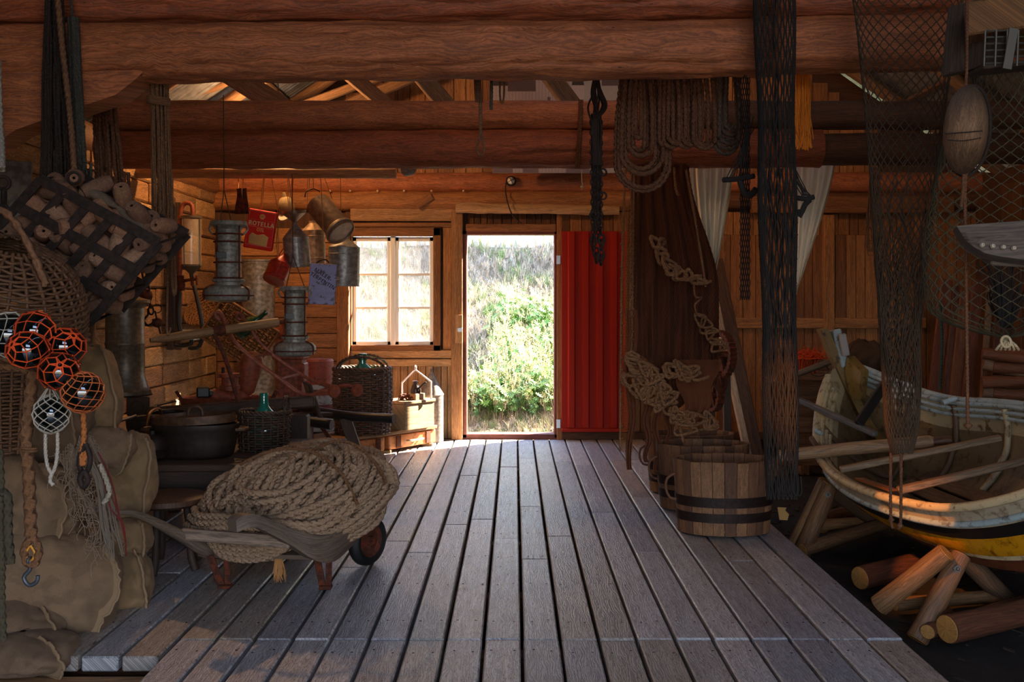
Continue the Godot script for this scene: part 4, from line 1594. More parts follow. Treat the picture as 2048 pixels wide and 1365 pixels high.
	part(o, "line", mb, M("rope_pale", Color(0.62, 0.58, 0.52), 0.9))
	mb = MB.new(110)
	mb.ring(P(6, 366, 3.92), Vector3(0.4, 0, 1), 0.024, 0.008)
	chain(mb, P(8, 376, 3.92), P(8, 442, 3.92), 0.06, 0.009)
	part(o, "shackles", mb, diron)
	o = thing("canvas_sheet", "grey stained board standing against the left wall behind the basket", "board", P(10, 480, 5.4))
	mb = MB.new(111)
	mb.box(T(P(8, 410, 5.5), euler(0, 12, -4)), Vector3(0.26, 0.50, 0.02), 0.005)
	part(o, "board", mb, M("grey_board", Color(0.58, 0.56, 0.52), 0.8, {"tex": "blotch", "scale": Vector3(2, 2, 2)}))

	# ---- glass floats in net bags
	var glass := M("float_glass", Color(0.012, 0.035, 0.03), 0.05, {"spec": 0.8})
	var orange := M("orange_twine", Color(0.85, 0.28, 0.06), 0.8)
	var orange2 := M("amber_twine", Color(0.72, 0.36, 0.16), 0.8)
	var whitet := M("white_twine", Color(0.66, 0.62, 0.56), 0.85)
	var balls := [
		[20, 670, 46, whitet, "glass float in a white net bag beside the orange ones", euler(20, 0, 30), 1.0],
		[70, 662, 40, orange, "glass float in orange netting, hindmost of the orange cluster", euler(-30, 0, 40), 1.0],
		[56, 700, 42, orange, "glass float in orange netting lying against the white netted one", euler(70, 0, 20), 0.92],
		[129, 694, 42, orange, "glass float in orange netting against the tall narrow sack", euler(40, 0, -40), 0.94],
		[118, 743, 41, orange, "glass float in coarse orange netting with its knotted ring showing", euler(65, 0, -25), 0.95],
		[166, 785, 42, orange2, "glass float in fine amber netting above the shackled rope", euler(20, 0, 15), 0.98],
		[103, 828, 35, whitet, "pear shaped glass float in a white net bag with two tail cords", euler(0, 0, 0), 1.12]]
	for i in balls.size():
		var q: Array = balls[i]
		var dd := 2.95 - 0.05 * (i % 3) - (0.06 if i == 4 or i == 6 else 0.0)
		var rad := px(q[2], dd)
		var c := P(q[0], q[1], dd)
		o = thing("glass_float", q[4], "float", c - Vector3(0, rad, 0), "glass fishing floats in net bags")
		mb = MB.new(i)
		mb.ball(c, Vector3(rad, rad * q[6], rad) * 0.95, 24)
		part(o, "glass_ball", mb, glass)
		mb = MB.new(i + 10)
		var bs: Basis = q[5]
		var st := 16 if i == 5 or i == 6 else 12
		var nr := 12 if i == 5 or i == 6 else 8
		var ell := Vector3(rad, rad * q[6], rad)
		mb.net(func(s: float, t: float) -> Vector3:
			var ph := -PI / 2 + 0.12 + (PI - 0.24) * t
			var dd2: Vector3 = bs * Vector3(cos(ph) * cos(s * TAU), sin(ph), cos(ph) * sin(s * TAU))
			return c + dd2 * ell * 1.0, st, nr, 0.0024, true, 0.0036)
		for sg2 in [-1.0, 1.0]:
			mb.ring(c + bs * Vector3(0, sg2 * 0.985, 0) * ell, bs.y, rad * 0.14, 0.0032, 14, 5)
		part(o, "netting", mb, q[3])
		if i == 6:
			mb = MB.new(17)
			for sx in [-12, 12]:
				mb.rope(MB.curve([P(103 + sx, 865, dd), P(103 + sx, 905, dd), P(103 + sx * 0.6, 935, dd), P(104, 948, dd)], 0.01), 0.0055)
			mb.rope(MB.curve([P(104, 945, dd), P(100, 962, dd), P(108, 972, dd)], 0.01), 0.006)
			part(o, "tail_cord", mb, whitet)
			mb = MB.new(18)
			for k in 8:
				var an := TAU * k / 8.0
				mb.tube(PackedVector3Array([P(100, 770, dd), P(100 + 22 * cos(an), 800, dd - 0.03 * sin(an))]), 0.0024, 4, false)
			part(o, "neck_cords", mb, whitet)
	mb = MB.new(120)
	mb.rope(MB.curve([P(0, 733, 3.05), P(40, 738, 3.04), P(75, 748, 3.03), P(110, 745, 3.02)], 0.02), 0.012)
	single("float_line", "brown line from which the netted glass floats hang", "rope", mb, rope_tan)
	# ---- thick rope with thimble and hook
	o = thing("hook_rope", "thick brown rope with a yellow thimble and an open iron hook", "rope", P(62, 1180, 2.95))
	mb = MB.new(121)
	mb.rope(MB.curve([P(66, 745, 3.0), P(56, 830, 2.97), P(52, 890, 2.95), P(58, 960, 2.95), P(62, 1075, 2.95)], 0.02), 0.0185)
	part(o, "rope", mb, rope_tan)
	mb = MB.new(122)
	mb.rope(MB.curve([P(62, 1075, 2.95), P(48, 1100, 2.95), P(55, 1128, 2.95), P(70, 1128, 2.95), P(78, 1100, 2.95), P(64, 1072, 2.95)], 0.01), 0.012)
	part(o, "eye_splice", mb, rope_tan)
	mb = MB.new(123)
	mb.tube(MB.curve([P(60, 1092, 2.95), P(52, 1108, 2.95), P(61, 1124, 2.95), P(70, 1108, 2.95), P(61, 1092, 2.95)], 0.005), 0.0045, 6)
	part(o, "thimble", mb, M("yellow_thimble", Color(0.75, 0.50, 0.12), 0.5))
	mb = MB.new(124)
	hook(mb, P(60, 1122, 2.95), 0.052, 0.0062)
	mb.ring(P(60, 1122, 2.95), Vector3(1, 0, 0.2), 0.010, 0.004)
	part(o, "hook", mb, M("grey_iron", Color(0.34, 0.36, 0.38), 0.5, {"metal": 0.7}))
	mb = MB.new(125)
	for k in 2:
		mb.ring(P(59, 896 + 5 * k, 2.95), Vector3(0.1, 1, 0), 0.02, 0.004)
	part(o, "whipping", mb, rope_tan)
	o = thing("shackle_rope", "short orange rope with a black iron swivel shackle under the amber float", "rope", P(165, 975, 2.95))
	mb = MB.new(126)
	mb.rope(MB.curve([P(166, 826, 2.93), P(168, 870, 2.93), P(162, 915, 2.93), P(166, 930, 2.93), P(172, 900, 2.94)], 0.015), 0.0085)
	part(o, "rope", mb, M("rope_orange", Color(0.62, 0.36, 0.16), 0.9))
	mb = MB.new(127)
	mb.tube(MB.curve([P(171, 888, 2.93), P(160, 912, 2.93), P(160, 935, 2.93), P(168, 948, 2.93), P(178, 935, 2.93), P(180, 912, 2.93), P(171, 888, 2.93)], 0.006), 0.008, 8)
	mb.tube(MB.curve([P(168, 942, 2.92), P(160, 958, 2.92), P(167, 974, 2.92), P(176, 960, 2.92), P(168, 942, 2.92)], 0.006), 0.009, 8)
	part(o, "shackle", mb, diron)
	o = thing("worn_rope", "worn greenish rope hanging at the edge of the sack heap", "rope", P(8, 1280, 3.1))
	mb = MB.new(128)
	mb.rope(MB.curve([P(2, 985, 3.1), P(16, 995, 3.08), P(16, 1060, 3.07), P(22, 1130, 3.07)], 0.02), 0.014)
	mb.rope(MB.curve([P(-2, 900, 3.1), P(4, 1060, 3.1), P(2, 1180, 3.1), P(6, 1285, 3.1)], 0.03), 0.013)
	part(o, "rope", mb, M("rope_green", Color(0.27, 0.24, 0.17), 0.95))
	build_wheelbarrow(rope_tan)

func build_wheelbarrow(rope_tan: Material) -> void:
	var old := wood("barrow", Color(0.50, 0.42, 0.35), 0.6, 0.2)
	var pale := wood("barrow_pale", Color(0.66, 0.56, 0.48), 0.7, 0.2)
	var iron: Material = mats["rusty_iron"]
	var o := thing("wheelbarrow", "old wooden two wheeled barrow with curved handles and rusty legs", "wheelbarrow", Vector3(-1.15, 0, -5.0))
	var mb := MB.new(1)
	var path := MB.curve([P(204, 1036, 4.52), P(222, 1028, 4.53), P(262, 1026, 4.58), P(310, 1045, 4.68), P(372, 1078, 4.82), P(425, 1104, 4.95), P(520, 1106, 5.35)], 0.03)
	var rad := []
	for i in path.size():
		rad.append(lerpf(0.017, 0.042, smoothstep(0.0, 0.5, float(i) / path.size())))
	mb.tube(path, rad, 10, true, 0.75)
	part(o, "handle", mb, old)
	# right handle runs into the wide side board
	mb = MB.new(2)
	slab(mb, [P(472, 1042, 4.42), P(486, 1032, 4.43), P(510, 1030, 4.46), P(545, 1042, 4.52), P(590, 1062, 4.60), P(640, 1072, 4.68), P(690, 1058, 4.82), P(735, 1020, 5.05), P(757, 990, 5.25)], [P(474, 1066, 4.42), P(486, 1060, 4.43), P(512, 1056, 4.46), P(548, 1072, 4.52), P(590, 1096, 4.60), P(632, 1122, 4.68), P(668, 1124, 4.80), P(705, 1092, 5.0), P(752, 1040, 5.25)], Vector3(-0.05, 0, -0.04))
	part(o, "side_board", mb, old)
	mb = MB.new(3)
	slab(mb, [P(400, 1080, 4.95), P(470, 1072, 5.1), P(560, 1040, 5.45), P(600, 1010, 5.6)], [P(405, 1115, 4.95), P(470, 1118, 5.1), P(560, 1090, 5.45), P(600, 1060, 5.6)], Vector3(-0.03, 0, -0.02))
	part(o, "side_board", mb, old)
	mb = MB.new(4)
	mb.bar(P(366, 1069, 4.80), P(580, 1085, 4.62), 0.035, 0.055, 0.006)
	part(o, "cross_bar", mb, pale)
	mb = MB.new(5)
	var fa := P(420, 1108, 4.92)
	var fb := P(640, 1112, 4.70)
	var back := Vector3(0.19, 0.06, -0.56)
	mb.face([fa, fb, fb + back, fa + back], [Vector2(0, 0), Vector2(0, 0.5), Vector2(0.6, 0.5), Vector2(0.6, 0)])
	var dn := Vector3(0, -0.02, 0)
	mb.face([fa + dn, fa + back + dn, fb + back + dn, fb + dn])
	mb.face([fa, fa + dn, fb + dn, fb])
	part(o, "bed", mb, old)
	# legs of folded iron, standing on the planks
	for q in [[425, 447, 450, 1112, 4.87], [640, 648, 655, 1118, 4.87]]:
		mb = MB.new(6)
		var foot := G(q[1], 1177 if q[0] < 500 else 1179)
		var ta := P(q[0] - 5, q[3], q[4])
		var tb := P(q[2] + 3, q[3], q[4])
		mb.bar(ta, foot + Vector3(-0.006, 0.004, 0), 0.034, 0.008, 0.002, Vector3.BACK)
		mb.bar(tb, foot + Vector3(0.022, 0.004, 0), 0.030, 0.008, 0.002, Vector3.BACK)
		mb.box(T(foot + Vector3(0.008, 0.01, 0)), Vector3(0.06, 0.018, 0.05), 0.004)
		part(o, "leg", mb, iron)
	# axle and rubber tyred wheels
	var wr := G(735, 1131)
	var wl := G(520, 1122)
	var ax := (wr - wl).normalized()
	ax = Vector3(0.84, 0.0, 0.55).normalized()
	var hub_r := wr + Vector3(0, 0.132, 0)
	var hub_l := hub_r - ax * 0.62
	mb = MB.new(7)
	mb.tube(PackedVector3Array([hub_l, hub_r]), 0.012, 8)
	part(o, "axle", mb, iron)
	for c: Vector3 in [hub_r, hub_l]:
		mb = MB.new(8)
		mb.lathe([Vector2(0.085, -0.028), Vector2(0.105, -0.034), Vector2(0.122, -0.026), Vector2(0.131, -0.012), Vector2(0.132, 0.0), Vector2(0.131, 0.012), Vector2(0.122, 0.026), Vector2(0.105, 0.034), Vector2(0.085, 0.028)], T(c, along(ax)), 36)
		var w := part(o, "wheel", mb, M("tyre", Color(0.045, 0.05, 0.055), 0.6))
		mb = MB.new(9)
		mb.lathe([Vector2(0.004, 0.034), Vector2(0.022, 0.034), Vector2(0.026, 0.012), Vector2(0.07, 0.008), Vector2(0.088, 0.026)].map(func(p): return p), T(c, along(ax)), 28)
		mb.lathe([Vector2(0.088, -0.026), Vector2(0.07, -0.008), Vector2(0.026, -0.012), Vector2(0.022, -0.034), Vector2(0.004, -0.034)], T(c, along(ax)), 28)
		part(w, "rim", mb, iron)
	# ---- the heap of thick rope on the barrow
	var hemp := M("hemp", Color(0.76, 0.62, 0.49), 0.95, {"tex": "speck", "scale": Vector3(10, 10, 10)})
	var c := P(588, 1006, 5.12)
	var ext := Vector3(0.50, 0.275, 0.36)
	o = thing("rope_coil", "great heap of thick hemp rope coiled on the wooden wheelbarrow", "rope", c - Vector3(0, 0.24, 0))
	var tilt := euler(0, -18, 7)
	var rad2 := 0.0175
	mb = MB.new(31)
	var r := mb.r
	r.seed = 77
	# turns laid over the heap: slices of an ellipsoid by planes of a few leanings
	var kinds := [[Vector3(-0.25, 0.92, 0.30), 13, -0.66, 0.93], [Vector3(0.78, 0.35, 0.52), 11, -0.2, 0.95], [Vector3(-0.55, 0.55, 0.62), 10, -0.25, 0.92], [Vector3(0.15, 0.75, 0.65), 11, -0.35, 0.93]]
	var layer := 0
	for q in kinds:
		var nn: Vector3 = q[0].normalized()
		var bx := nn.cross(Vector3.FORWARD).normalized()
		var by := nn.cross(bx)
		for k in q[1]:
			var h := lerpf(q[2], q[3], k / float(q[1] - 1)) + r.randf_range(-0.03, 0.03)
			var rr := sqrt(maxf(0.01, 1.0 - h * h))
			var path2 := PackedVector3Array()
			var w0 := r.randf() * TAU
			var lift := 0.93 + 0.035 * layer
			for j in 73:
				var a := w0 + TAU * 1.03 * j / 72.0
				var p := nn * h + (bx * cos(a) + by * sin(a)) * rr
				var wob := 1.0 + 0.035 * sin(a * 3.0 + k * 1.7) + 0.02 * sin(a * 7.0 + k)
				var wp := tilt * (p * ext * lift * wob)
				wp += Vector3(0.05 * maxf(wp.y, 0.0), 0, 0)
				if wp.y < -0.21:
					wp.y = -0.21 - (wp.y + 0.21) * 0.1
				# the barrow's tail end lifts the heap towards the right
				wp.y += 0.10 * wp.x
				path2.append(c + wp)
			mb.rope(path2, rad2, 0.036, 10, 5)
		layer += 1
	part(o, "turns", mb, hemp)
	mb = MB.new(32)
	mb.ball(c + Vector3(0, -0.01, 0), ext * 0.90, 28, tilt)
	part(o, "inner_turns", mb, hemp)
	# slack bights at the right end and under the cross bar
	mb = MB.new(33)
	for k in 4:
		mb.rope(MB.curve([P(690, 905 + k * 18, 5.0), P(740, 915 + k * 14, 4.98), P(782 + k * 3, 938 + k * 9, 5.0), P(790 - k * 4, 968 + k * 3, 5.05), P(755, 975 + k * 10, 5.0), P(700, 985 + k * 14, 4.9)], 0.02), rad2, 0.036, 10, 5)
	for k in 3:
		mb.rope(MB.curve([P(420, 1085, 4.9), P(450, 1096 + k * 9, 4.84), P(510, 1100 + k * 10, 4.80), P(560, 1088 + k * 8, 4.78), P(600, 1075, 4.80)], 0.02), rad2, 0.036, 10, 5)
	for k in 3:
		mb.rope(MB.curve([P(372 + k * 8, 1050 - k * 16, 4.98), P(400, 1060 - k * 14, 4.86), P(470, 1055 - k * 10, 4.76), P(560, 1058 - k * 6, 4.68), P(640, 1070 - k * 12, 4.72), P(700, 1040 - k * 20, 4.82)], 0.02), rad2, 0.036, 10, 5)
	part(o, "bights", mb, hemp)
	mb = MB.new(34)
	mb.rope(MB.curve([P(480, 930, 4.86), P(530, 906, 4.82), P(590, 898, 4.80), P(640, 912, 4.78), P(676, 940, 4.76), P(700, 975, 4.76), P(715, 1010, 4.78)], 0.02), 0.008)
	mb.rope(MB.curve([P(620, 905, 4.9), P(665, 884, 4.86), P(710, 890, 4.84), P(745, 920, 4.84), P(765, 950, 4.88), P(772, 966, 4.92)], 0.02), 0.008)
	part(o, "tie_line", mb, rope_tan)
	mb = MB.new(35)
	for k in 46:
		var u := 548.0 + r.randf_range(0, 20)
		mb.tube(MB.curve([P(556 + r.randf_range(-5, 5), 1100, 4.79), P(u, 1130, 4.80), P(u + r.randf_range(-7, 7), 1160 + r.randf_range(-12, 8), 4.80)], 0.03), 0.0016, 3, false)
	part(o, "frayed_end", mb, M("frayed", Color(0.66, 0.46, 0.26), 0.95))

func text(o: Node3D, s: String, x: Transform3D, h: float, m: Material, depth: float = 0.002) -> void:
	var f := SystemFont.new()
	f.font_names = PackedStringArray(["Droid Sans"])
	f.font_weight = 700
	var t := TextMesh.new()
	t.text = s
	t.font = f
	t.font_size = 64
	t.pixel_size = h / 48.0
	t.depth = depth
	t.horizontal_alignment = HORIZONTAL_ALIGNMENT_CENTER
	t.vertical_alignment = VERTICAL_ALIGNMENT_CENTER
	var p := MeshInstance3D.new()
	p.name = "lettering"
	p.mesh = t
	p.material_override = m
	o.add_child(p, true)
	var at := Vector3.ZERO
	var q: Node = o
	while q is Node3D and q != self:
		at += q.position
		q = q.get_parent()
	p.transform = Transform3D(x.basis, x.origin - at)

func cords(o: Node3D, list: Array, m: Material, q: float = 0.003) -> void:
	var mb := MB.new(2)
	for c in list:
		mb.tube(MB.curve(c, 0.05), q, 5, false)
	part(o, "cord", mb, m)

func ship_lantern(label: String, u: float, top: float, d: float, k: float, cord_pts: Array, seed_: int) -> void:
	# k is the lantern's height in metres
	var grey := M("lantern_grey", Color(0.56, 0.55, 0.51), 0.5, {"tex": "blotch", "scale": Vector3(5, 5, 5), "metal": 0.15})
	var rusty: Material = mats["rusty_iron"]
	var c := P(u, top, d)
	var o := thing("ship_lantern", label, "lantern", c - Vector3(0, k, 0), "heavy grey lanterns hung by cords")
	var x := T(c)
	var mb := MB.new(seed_)
	mb.lathe([Vector2(0.001, 0.0), Vector2(0.115, 0.0), Vector2(0.12, -0.012), Vector2(0.12, -0.028), Vector2(0.10, -0.034), Vector2(0.085, -0.055)].map(func(p): return Vector2(p.x, p.y) * k / 0.53), Transform3D(Basis.from_scale(Vector3(1, 1, 1)), c), 28)
	part(o, "cap", mb, grey)
	mb = MB.new(seed_)
	var b := 0.082 * k / 0.53
	mb.lathe([Vector2(b * 1.02, -0.39 * k / 0.53), Vector2(b, -0.38 * k / 0.53), Vector2(b * 0.97, -0.20 * k / 0.53), Vector2(b, -0.05 * k / 0.53)], x, 28)
	part(o, "body", mb, grey)
	for h in [-0.085, -0.135, -0.27, -0.372]:
		mb = MB.new(seed_)
		mb.ring(c + Vector3(0, h * k / 0.53, 0), Vector3.UP, b + 0.010, 0.006, 28, 6)
		part(o, "band", mb, rusty)
	for j in 4:
		mb = MB.new(seed_ + j)
		var a := TAU * (j + 0.35) / 4.0
		var e := Vector3(cos(a), 0, sin(a)) * (b + 0.018)
		mb.tube(PackedVector3Array([c + e + Vector3(0, -0.02, 0), c + e + Vector3(0, -0.40 * k / 0.53, 0)]), 0.0055, 6)
		part(o, "rod", mb, rusty)
	mb = MB.new(seed_)
	var s := k / 0.53
	mb.lathe([Vector2(0.001, -0.53), Vector2(0.10, -0.53), Vector2(0.145, -0.515), Vector2(0.158, -0.485), Vector2(0.155, -0.455), Vector2(0.135, -0.43), Vector2(0.09, -0.42), Vector2(0.088, -0.40), Vector2(0.105, -0.395), Vector2(0.105, -0.38), Vector2(0.08, -0.375)].map(func(p): return p * s), x, 32)
	part(o, "tank", mb, grey)
	mb = MB.new(seed_)
	mb.ring(c + Vector3(0, -0.487 * s, 0), Vector3.UP, 0.160 * s, 0.0055, 32, 6)
	for j in 3:
		var a := TAU * (j + 0.2) / 3.0
		mb.tube(MB.curve([c + Vector3(cos(a) * 0.10, -0.415, sin(a) * 0.10) * s, c + Vector3(cos(a) * 0.163, -0.45, sin(a) * 0.163) * s, c + Vector3(cos(a) * 0.163, -0.515, sin(a) * 0.163) * s], 0.02), 0.006, 6)
	part(o, "tank_strap", mb, rusty)
	mb = MB.new(seed_)
	mb.box(T(c + Vector3(-0.025 * s, -0.225 * s, b + 0.004)), Vector3(0.07, 0.04, 0.006), 0.001)
	part(o, "name_plate", mb, M("plate_grey", Color(0.42, 0.43, 0.42), 0.4, {"metal": 0.6}))
	mb = MB.new(seed_)
	for sg in [-1.0, 1.0]:
		mb.tube(MB.curve([c + Vector3(sg * 0.115 * s, -0.015, 0), c + Vector3(sg * 0.125 * s, -0.055 * s, 0), c + Vector3(sg * 0.10 * s, -0.085 * s, 0.01)], 0.01), 0.007, 6)
	part(o, "ear", mb, grey)
	cords(o, cord_pts, M("cord_dark", Color(0.30, 0.20, 0.12), 0.9), 0.0035)

func cone_can(label: String, base: Vector3, rad: float, h: float, cone: float, neck: float, bs: Basis, m: Material, cat: String, cordm: Material, cord_pts: Array, strap: bool) -> Node3D:
	var o := thing("canister", label, cat, base)
	var x := Transform3D(bs, base)
	var mb := MB.new(3)
	mb.lathe([Vector2(0.001, 0.0), Vector2(rad, 0.0), Vector2(rad * 1.015, 0.006), Vector2(rad, 0.012), Vector2(rad, h * 0.5), Vector2(rad, h), Vector2(rad * 1.01, h + 0.005), Vector2(neck, h + cone), Vector2(neck, h + cone + 0.02), Vector2(neck * 0.9, h + cone + 0.02), Vector2(neck * 0.9, h + cone)], x, 30)
	part(o, "body", mb, m)
	mb = MB.new(4)
	mb.bar(x * Vector3(rad * 0.35, 0.01, rad * 0.94), x * Vector3(rad * 0.35, h, rad * 0.94), 0.008, 0.004, 0.001, bs.z)
	for yy in [0.16, 0.84]:
		mb.ring(x * Vector3(0, h * yy, 0), bs.y, rad + 0.001, 0.003, 30, 5)
	part(o, "seam", mb, m)
	if strap:
		mb = MB.new(5)
		mb.tube(MB.curve([x * Vector3(-rad * 0.55, h + cone * 0.4, 0), x * Vector3(-rad * 0.3, h + cone + 0.07, 0), x * Vector3(rad * 0.3, h + cone + 0.07, 0), x * Vector3(rad * 0.55, h + cone * 0.4, 0)], 0.02), 0.005, 6)
		part(o, "handle", mb, m)
	if cord_pts.size():
		cords(o, cord_pts, cordm)
	return o

func build_midleft() -> void:
	var cordm := M("cord_tan", Color(0.66, 0.46, 0.26), 0.9)
	var zinc := M("zinc", Color(0.64, 0.63, 0.61), 0.45, {"tex": "blotch", "scale": Vector3(3, 3, 3), "metal": 0.55})
	var tinrust := M("tin_rust", Color(0.60, 0.50, 0.40), 0.5, {"tex": "blotch", "scale": Vector3(2.5, 2.5, 2.5), "metal": 0.45})
	var rusty: Material = mats["rusty_iron"]
	var redrust := M("red_rust", Color(0.58, 0.29, 0.19), 0.6, {"tex": "blotch", "scale": Vector3(3, 3, 3), "metal": 0.1})
	var diron: Material = mats["dark_iron"]
	var mb: MB
	var o: Node3D
	# ---- the two heavy lanterns
	ship_lantern("large grey iron lantern with a round tank beside the oil tin", 457, 443, 6.62, 0.535, [[P(447, 190, 6.62), P(448, 380, 6.62)], [P(448, 380, 6.62), P(440, 443, 6.62)], [P(448, 380, 6.62), P(462, 440, 6.62)]], 1)
	ship_lantern("smaller grey iron lantern hung low in front of the rusty pump", 590, 573, 7.35, 0.515, [[P(584, 348, 7.6), P(586, 512, 7.38)], [P(586, 512, 7.38), P(573, 573, 7.35)], [P(586, 512, 7.38), P(610, 577, 7.35)]], 2)
	# ---- red oil tin
	o = thing("oil_tin", "red oil tin with yellow emblem hung slantwise on cords", "tin", P(522, 505, 8.0))
	var bs := euler(4, 10, -9)
	var c := P(522, 460, 8.0)
	var w := 0.225
	var h := 0.315
	mb = MB.new(1)
	mb.box(T(c, bs), Vector3(w, h, 0.11), 0.008)
	part(o, "can", mb, M("tin_red", Color(0.84, 0.12, 0.03), 0.55, {"spec": 0.3}))
	mb = MB.new(2)
	for q in [[0, h / 2 - 0.014, w - 0.02, 0.006], [0, -h / 2 + 0.03, w - 0.02, 0.006]]:
		mb.box(T(c + bs * Vector3(q[0], q[1], 0.056), bs), Vector3(q[2], q[3], 0.003), 0.0)
	for sg in [-1.0, 1.0]:
		mb.box(T(c + bs * Vector3(sg * (w / 2 - 0.012), 0.008, 0.056), bs), Vector3(0.004, h - 0.045, 0.003), 0.0)
	part(o, "border", mb, M("tin_orange", Color(0.80, 0.28, 0.10), 0.4))
	var cream := M("tin_cream", Color(0.86, 0.72, 0.46), 0.45)
	var yellow := M("tin_yellow", Color(0.86, 0.58, 0.10), 0.45)
	mb = MB.new(3)
	var fan := PackedVector2Array()
	for k in 15:
		var a := deg_to_rad(-30.0 + 240.0 * k / 14.0)
		var rr := 0.021 + (0.002 if k % 2 else 0.0)
		fan.append(Vector2(cos(a), sin(a)) * rr)
	fan.append(Vector2(-0.008, -0.022))
	fan.append(Vector2(0.008, -0.022))
	mb.prism(fan, 0.003, T(c + bs * Vector3(0, 0.105, 0.056), bs))
	part(o, "emblem", mb, yellow)
	text(o, "SHELL", T(c + bs * Vector3(0, 0.105, 0.059), bs), 0.008, M("tin_deep_red", Color(0.5, 0.08, 0.03), 0.5))
	text(o, "ROTELLA", T(c + bs * Vector3(0, 0.045, 0.057), bs), 0.036, cream)
	mb = MB.new(4)
	for dy in [0.075, 0.018]:
		mb.box(T(c + bs * Vector3(0, dy, 0.056), bs), Vector3(0.175, 0.003, 0.002), 0.0)
	for sg in [-1.0, 1.0]:
		mb.box(T(c + bs * Vector3(sg * 0.0875, 0.0465, 0.056), bs), Vector3(0.003, 0.058, 0.002), 0.0)
	part(o, "frame", mb, M("tin_orange", Color(0.8, 0.28, 0.1), 0.4))
	text(o, "OIL", T(c + bs * Vector3(0, -0.002, 0.057), bs), 0.028, yellow)
	mb = MB.new(5)
	mb.prism(PackedVector2Array([Vector2(-0.075, -0.12), Vector2(0.065, -0.125), Vector2(0.07, -0.05), Vector2(0.03, -0.03), Vector2(-0.02, -0.045), Vector2(-0.06, -0.03), Vector2(-0.08, -0.06)]), 0.003, T(c + bs * Vector3(0, 0, 0.0555), bs))
	part(o, "worn_patch", mb, M("tin_gold", Color(0.80, 0.56, 0.24), 0.35, {"tex": "speck", "scale": Vector3(14, 14, 14), "metal": 0.4}))
	cords(o, [[P(530, 345, 7.95), P(524, 418, 8.0)], [P(528, 345, 7.95), P(521, 418, 8.0)], [P(541, 346, 7.95), P(556, 428, 8.0), P(552, 495, 7.98)]], cordm)
	# ---- red can tipped to show its open base
	bs = euler(-28, 0, -14)
	var cb := P(547, 562, 7.9)
	o = cone_can("tipped red can with a small cone neck hung under the oil tin", cb, 0.088, 0.14, 0.09, 0.02, bs, M("can_red", Color(0.66, 0.14, 0.07), 0.45, {"tex": "blotch", "scale": Vector3(4, 4, 4), "metal": 0.1}), "can", cordm, [[P(556, 440, 7.98), P(557, 512, 7.9)], [P(551, 440, 7.98), P(555, 512, 7.9)]], true)
	# ---- galvanised can with a funnel stuck in its neck
	cone_can("galvanised can with a conical top carrying a funnel", P(596, 535, 8.1), 0.104, 0.235, 0.105, 0.022, euler(2, 0, 4), zinc, "canister", cordm, [], false)
	o = thing("funnel", "wide tin funnel standing in the neck of the galvanised can", "funnel", P(590, 455, 8.1))
	mb = MB.new(1)
	mb.lathe([Vector2(0.014, -0.03), Vector2(0.017, 0.01), Vector2(0.095, 0.075), Vector2(0.098, 0.10), Vector2(0.092, 0.10), Vector2(0.088, 0.078), Vector2(0.013, 0.012)], T(P(590, 446, 8.1), euler(6, 0, 4)), 28)
	part(o, "bowl", mb, tinrust)
	cords(o, [[P(577, 347, 7.95), P(586, 430, 8.0)], [P(588, 347, 7.95), P(585, 380, 7.95), P(586, 420, 8.0)]], cordm)
	# ---- pale bell shaped float with a white disc
	o = thing("cork_buoy", "pale bell shaped cork hung beside the funnel", "buoy", P(575, 442, 8.45))
	mb = MB.new(1)
	mb.lathe([Vector2(0.001, 0.0), Vector2(0.062, 0.0), Vector2(0.068, 0.03), Vector2(0.062, 0.10), Vector2(0.045, 0.14), Vector2(0.02, 0.155), Vector2(0.012, 0.19), Vector2(0.001, 0.19)], T(P(576, 430, 8.45), euler(14, 0, 8)), 18)
	part(o, "cork", mb, M("cork_pale", Color(0.66, 0.56, 0.40), 0.9, {"tex": "speck", "scale": Vector3(8, 8, 8)}))
	mb = MB.new(2)
	mb.lathe([Vector2(0.001, 0.0), Vector2(0.06, 0.0), Vector2(0.06, 0.012), Vector2(0.001, 0.014)], T(P(571, 432, 8.40), euler(50, 0, 20)), 20)
	part(o, "disc", mb, M("disc_white", Color(0.7, 0.68, 0.62), 0.6))
	cords(o, [[P(578, 346, 7.98), P(574, 392, 8.43)], [P(574, 346, 7.98), P(578, 392, 8.43)]], cordm)
	# ---- long tin cylinder tipped over
	var axis := (P(682, 463, 7.9) - P(632, 402, 8.05)).normalized()
	var cx := along(-axis)
	o = thing("tin_cylinder", "long tarnished tin cylinder hung slantwise above the galvanised canister", "container", P(665, 470, 7.95))
	mb = MB.new(1)
	var base := P(684, 467, 7.9)
	mb.lathe([Vector2(0.001, 0.012), Vector2(0.106, 0.012), Vector2(0.112, 0.0), Vector2(0.118, 0.004), Vector2(0.118, 0.05), Vector2(0.11, 0.06), Vector2(0.104, 0.065), Vector2(0.102, 0.36), Vector2(0.098, 0.36), Vector2(0.098, 0.08), Vector2(0.001, 0.08)], Transform3D(cx, base), 32)
	part(o, "shell", mb, tinrust)
	mb = MB.new(2)
	mb.ring(base - axis * 0.03, axis, 0.119, 0.006, 32, 6)
	part(o, "rim", mb, zinc)
	mb = MB.new(3)
	mb.tube(MB.curve([P(610, 395, 8.0), P(612, 384, 8.0), P(628, 378, 8.0), P(640, 384, 8.0)], 0.02), 0.005, 6)
	part(o, "bail", mb, diron)
	cords(o, [[P(620, 346, 7.95), P(617, 384, 8.0)], [P(626, 346, 7.95), P(627, 380, 8.0)], [P(641, 347, 7.9), P(645, 430, 7.8), P(648, 527, 7.75)], [P(646, 347, 7.95), P(664, 398, 7.95)]], cordm)
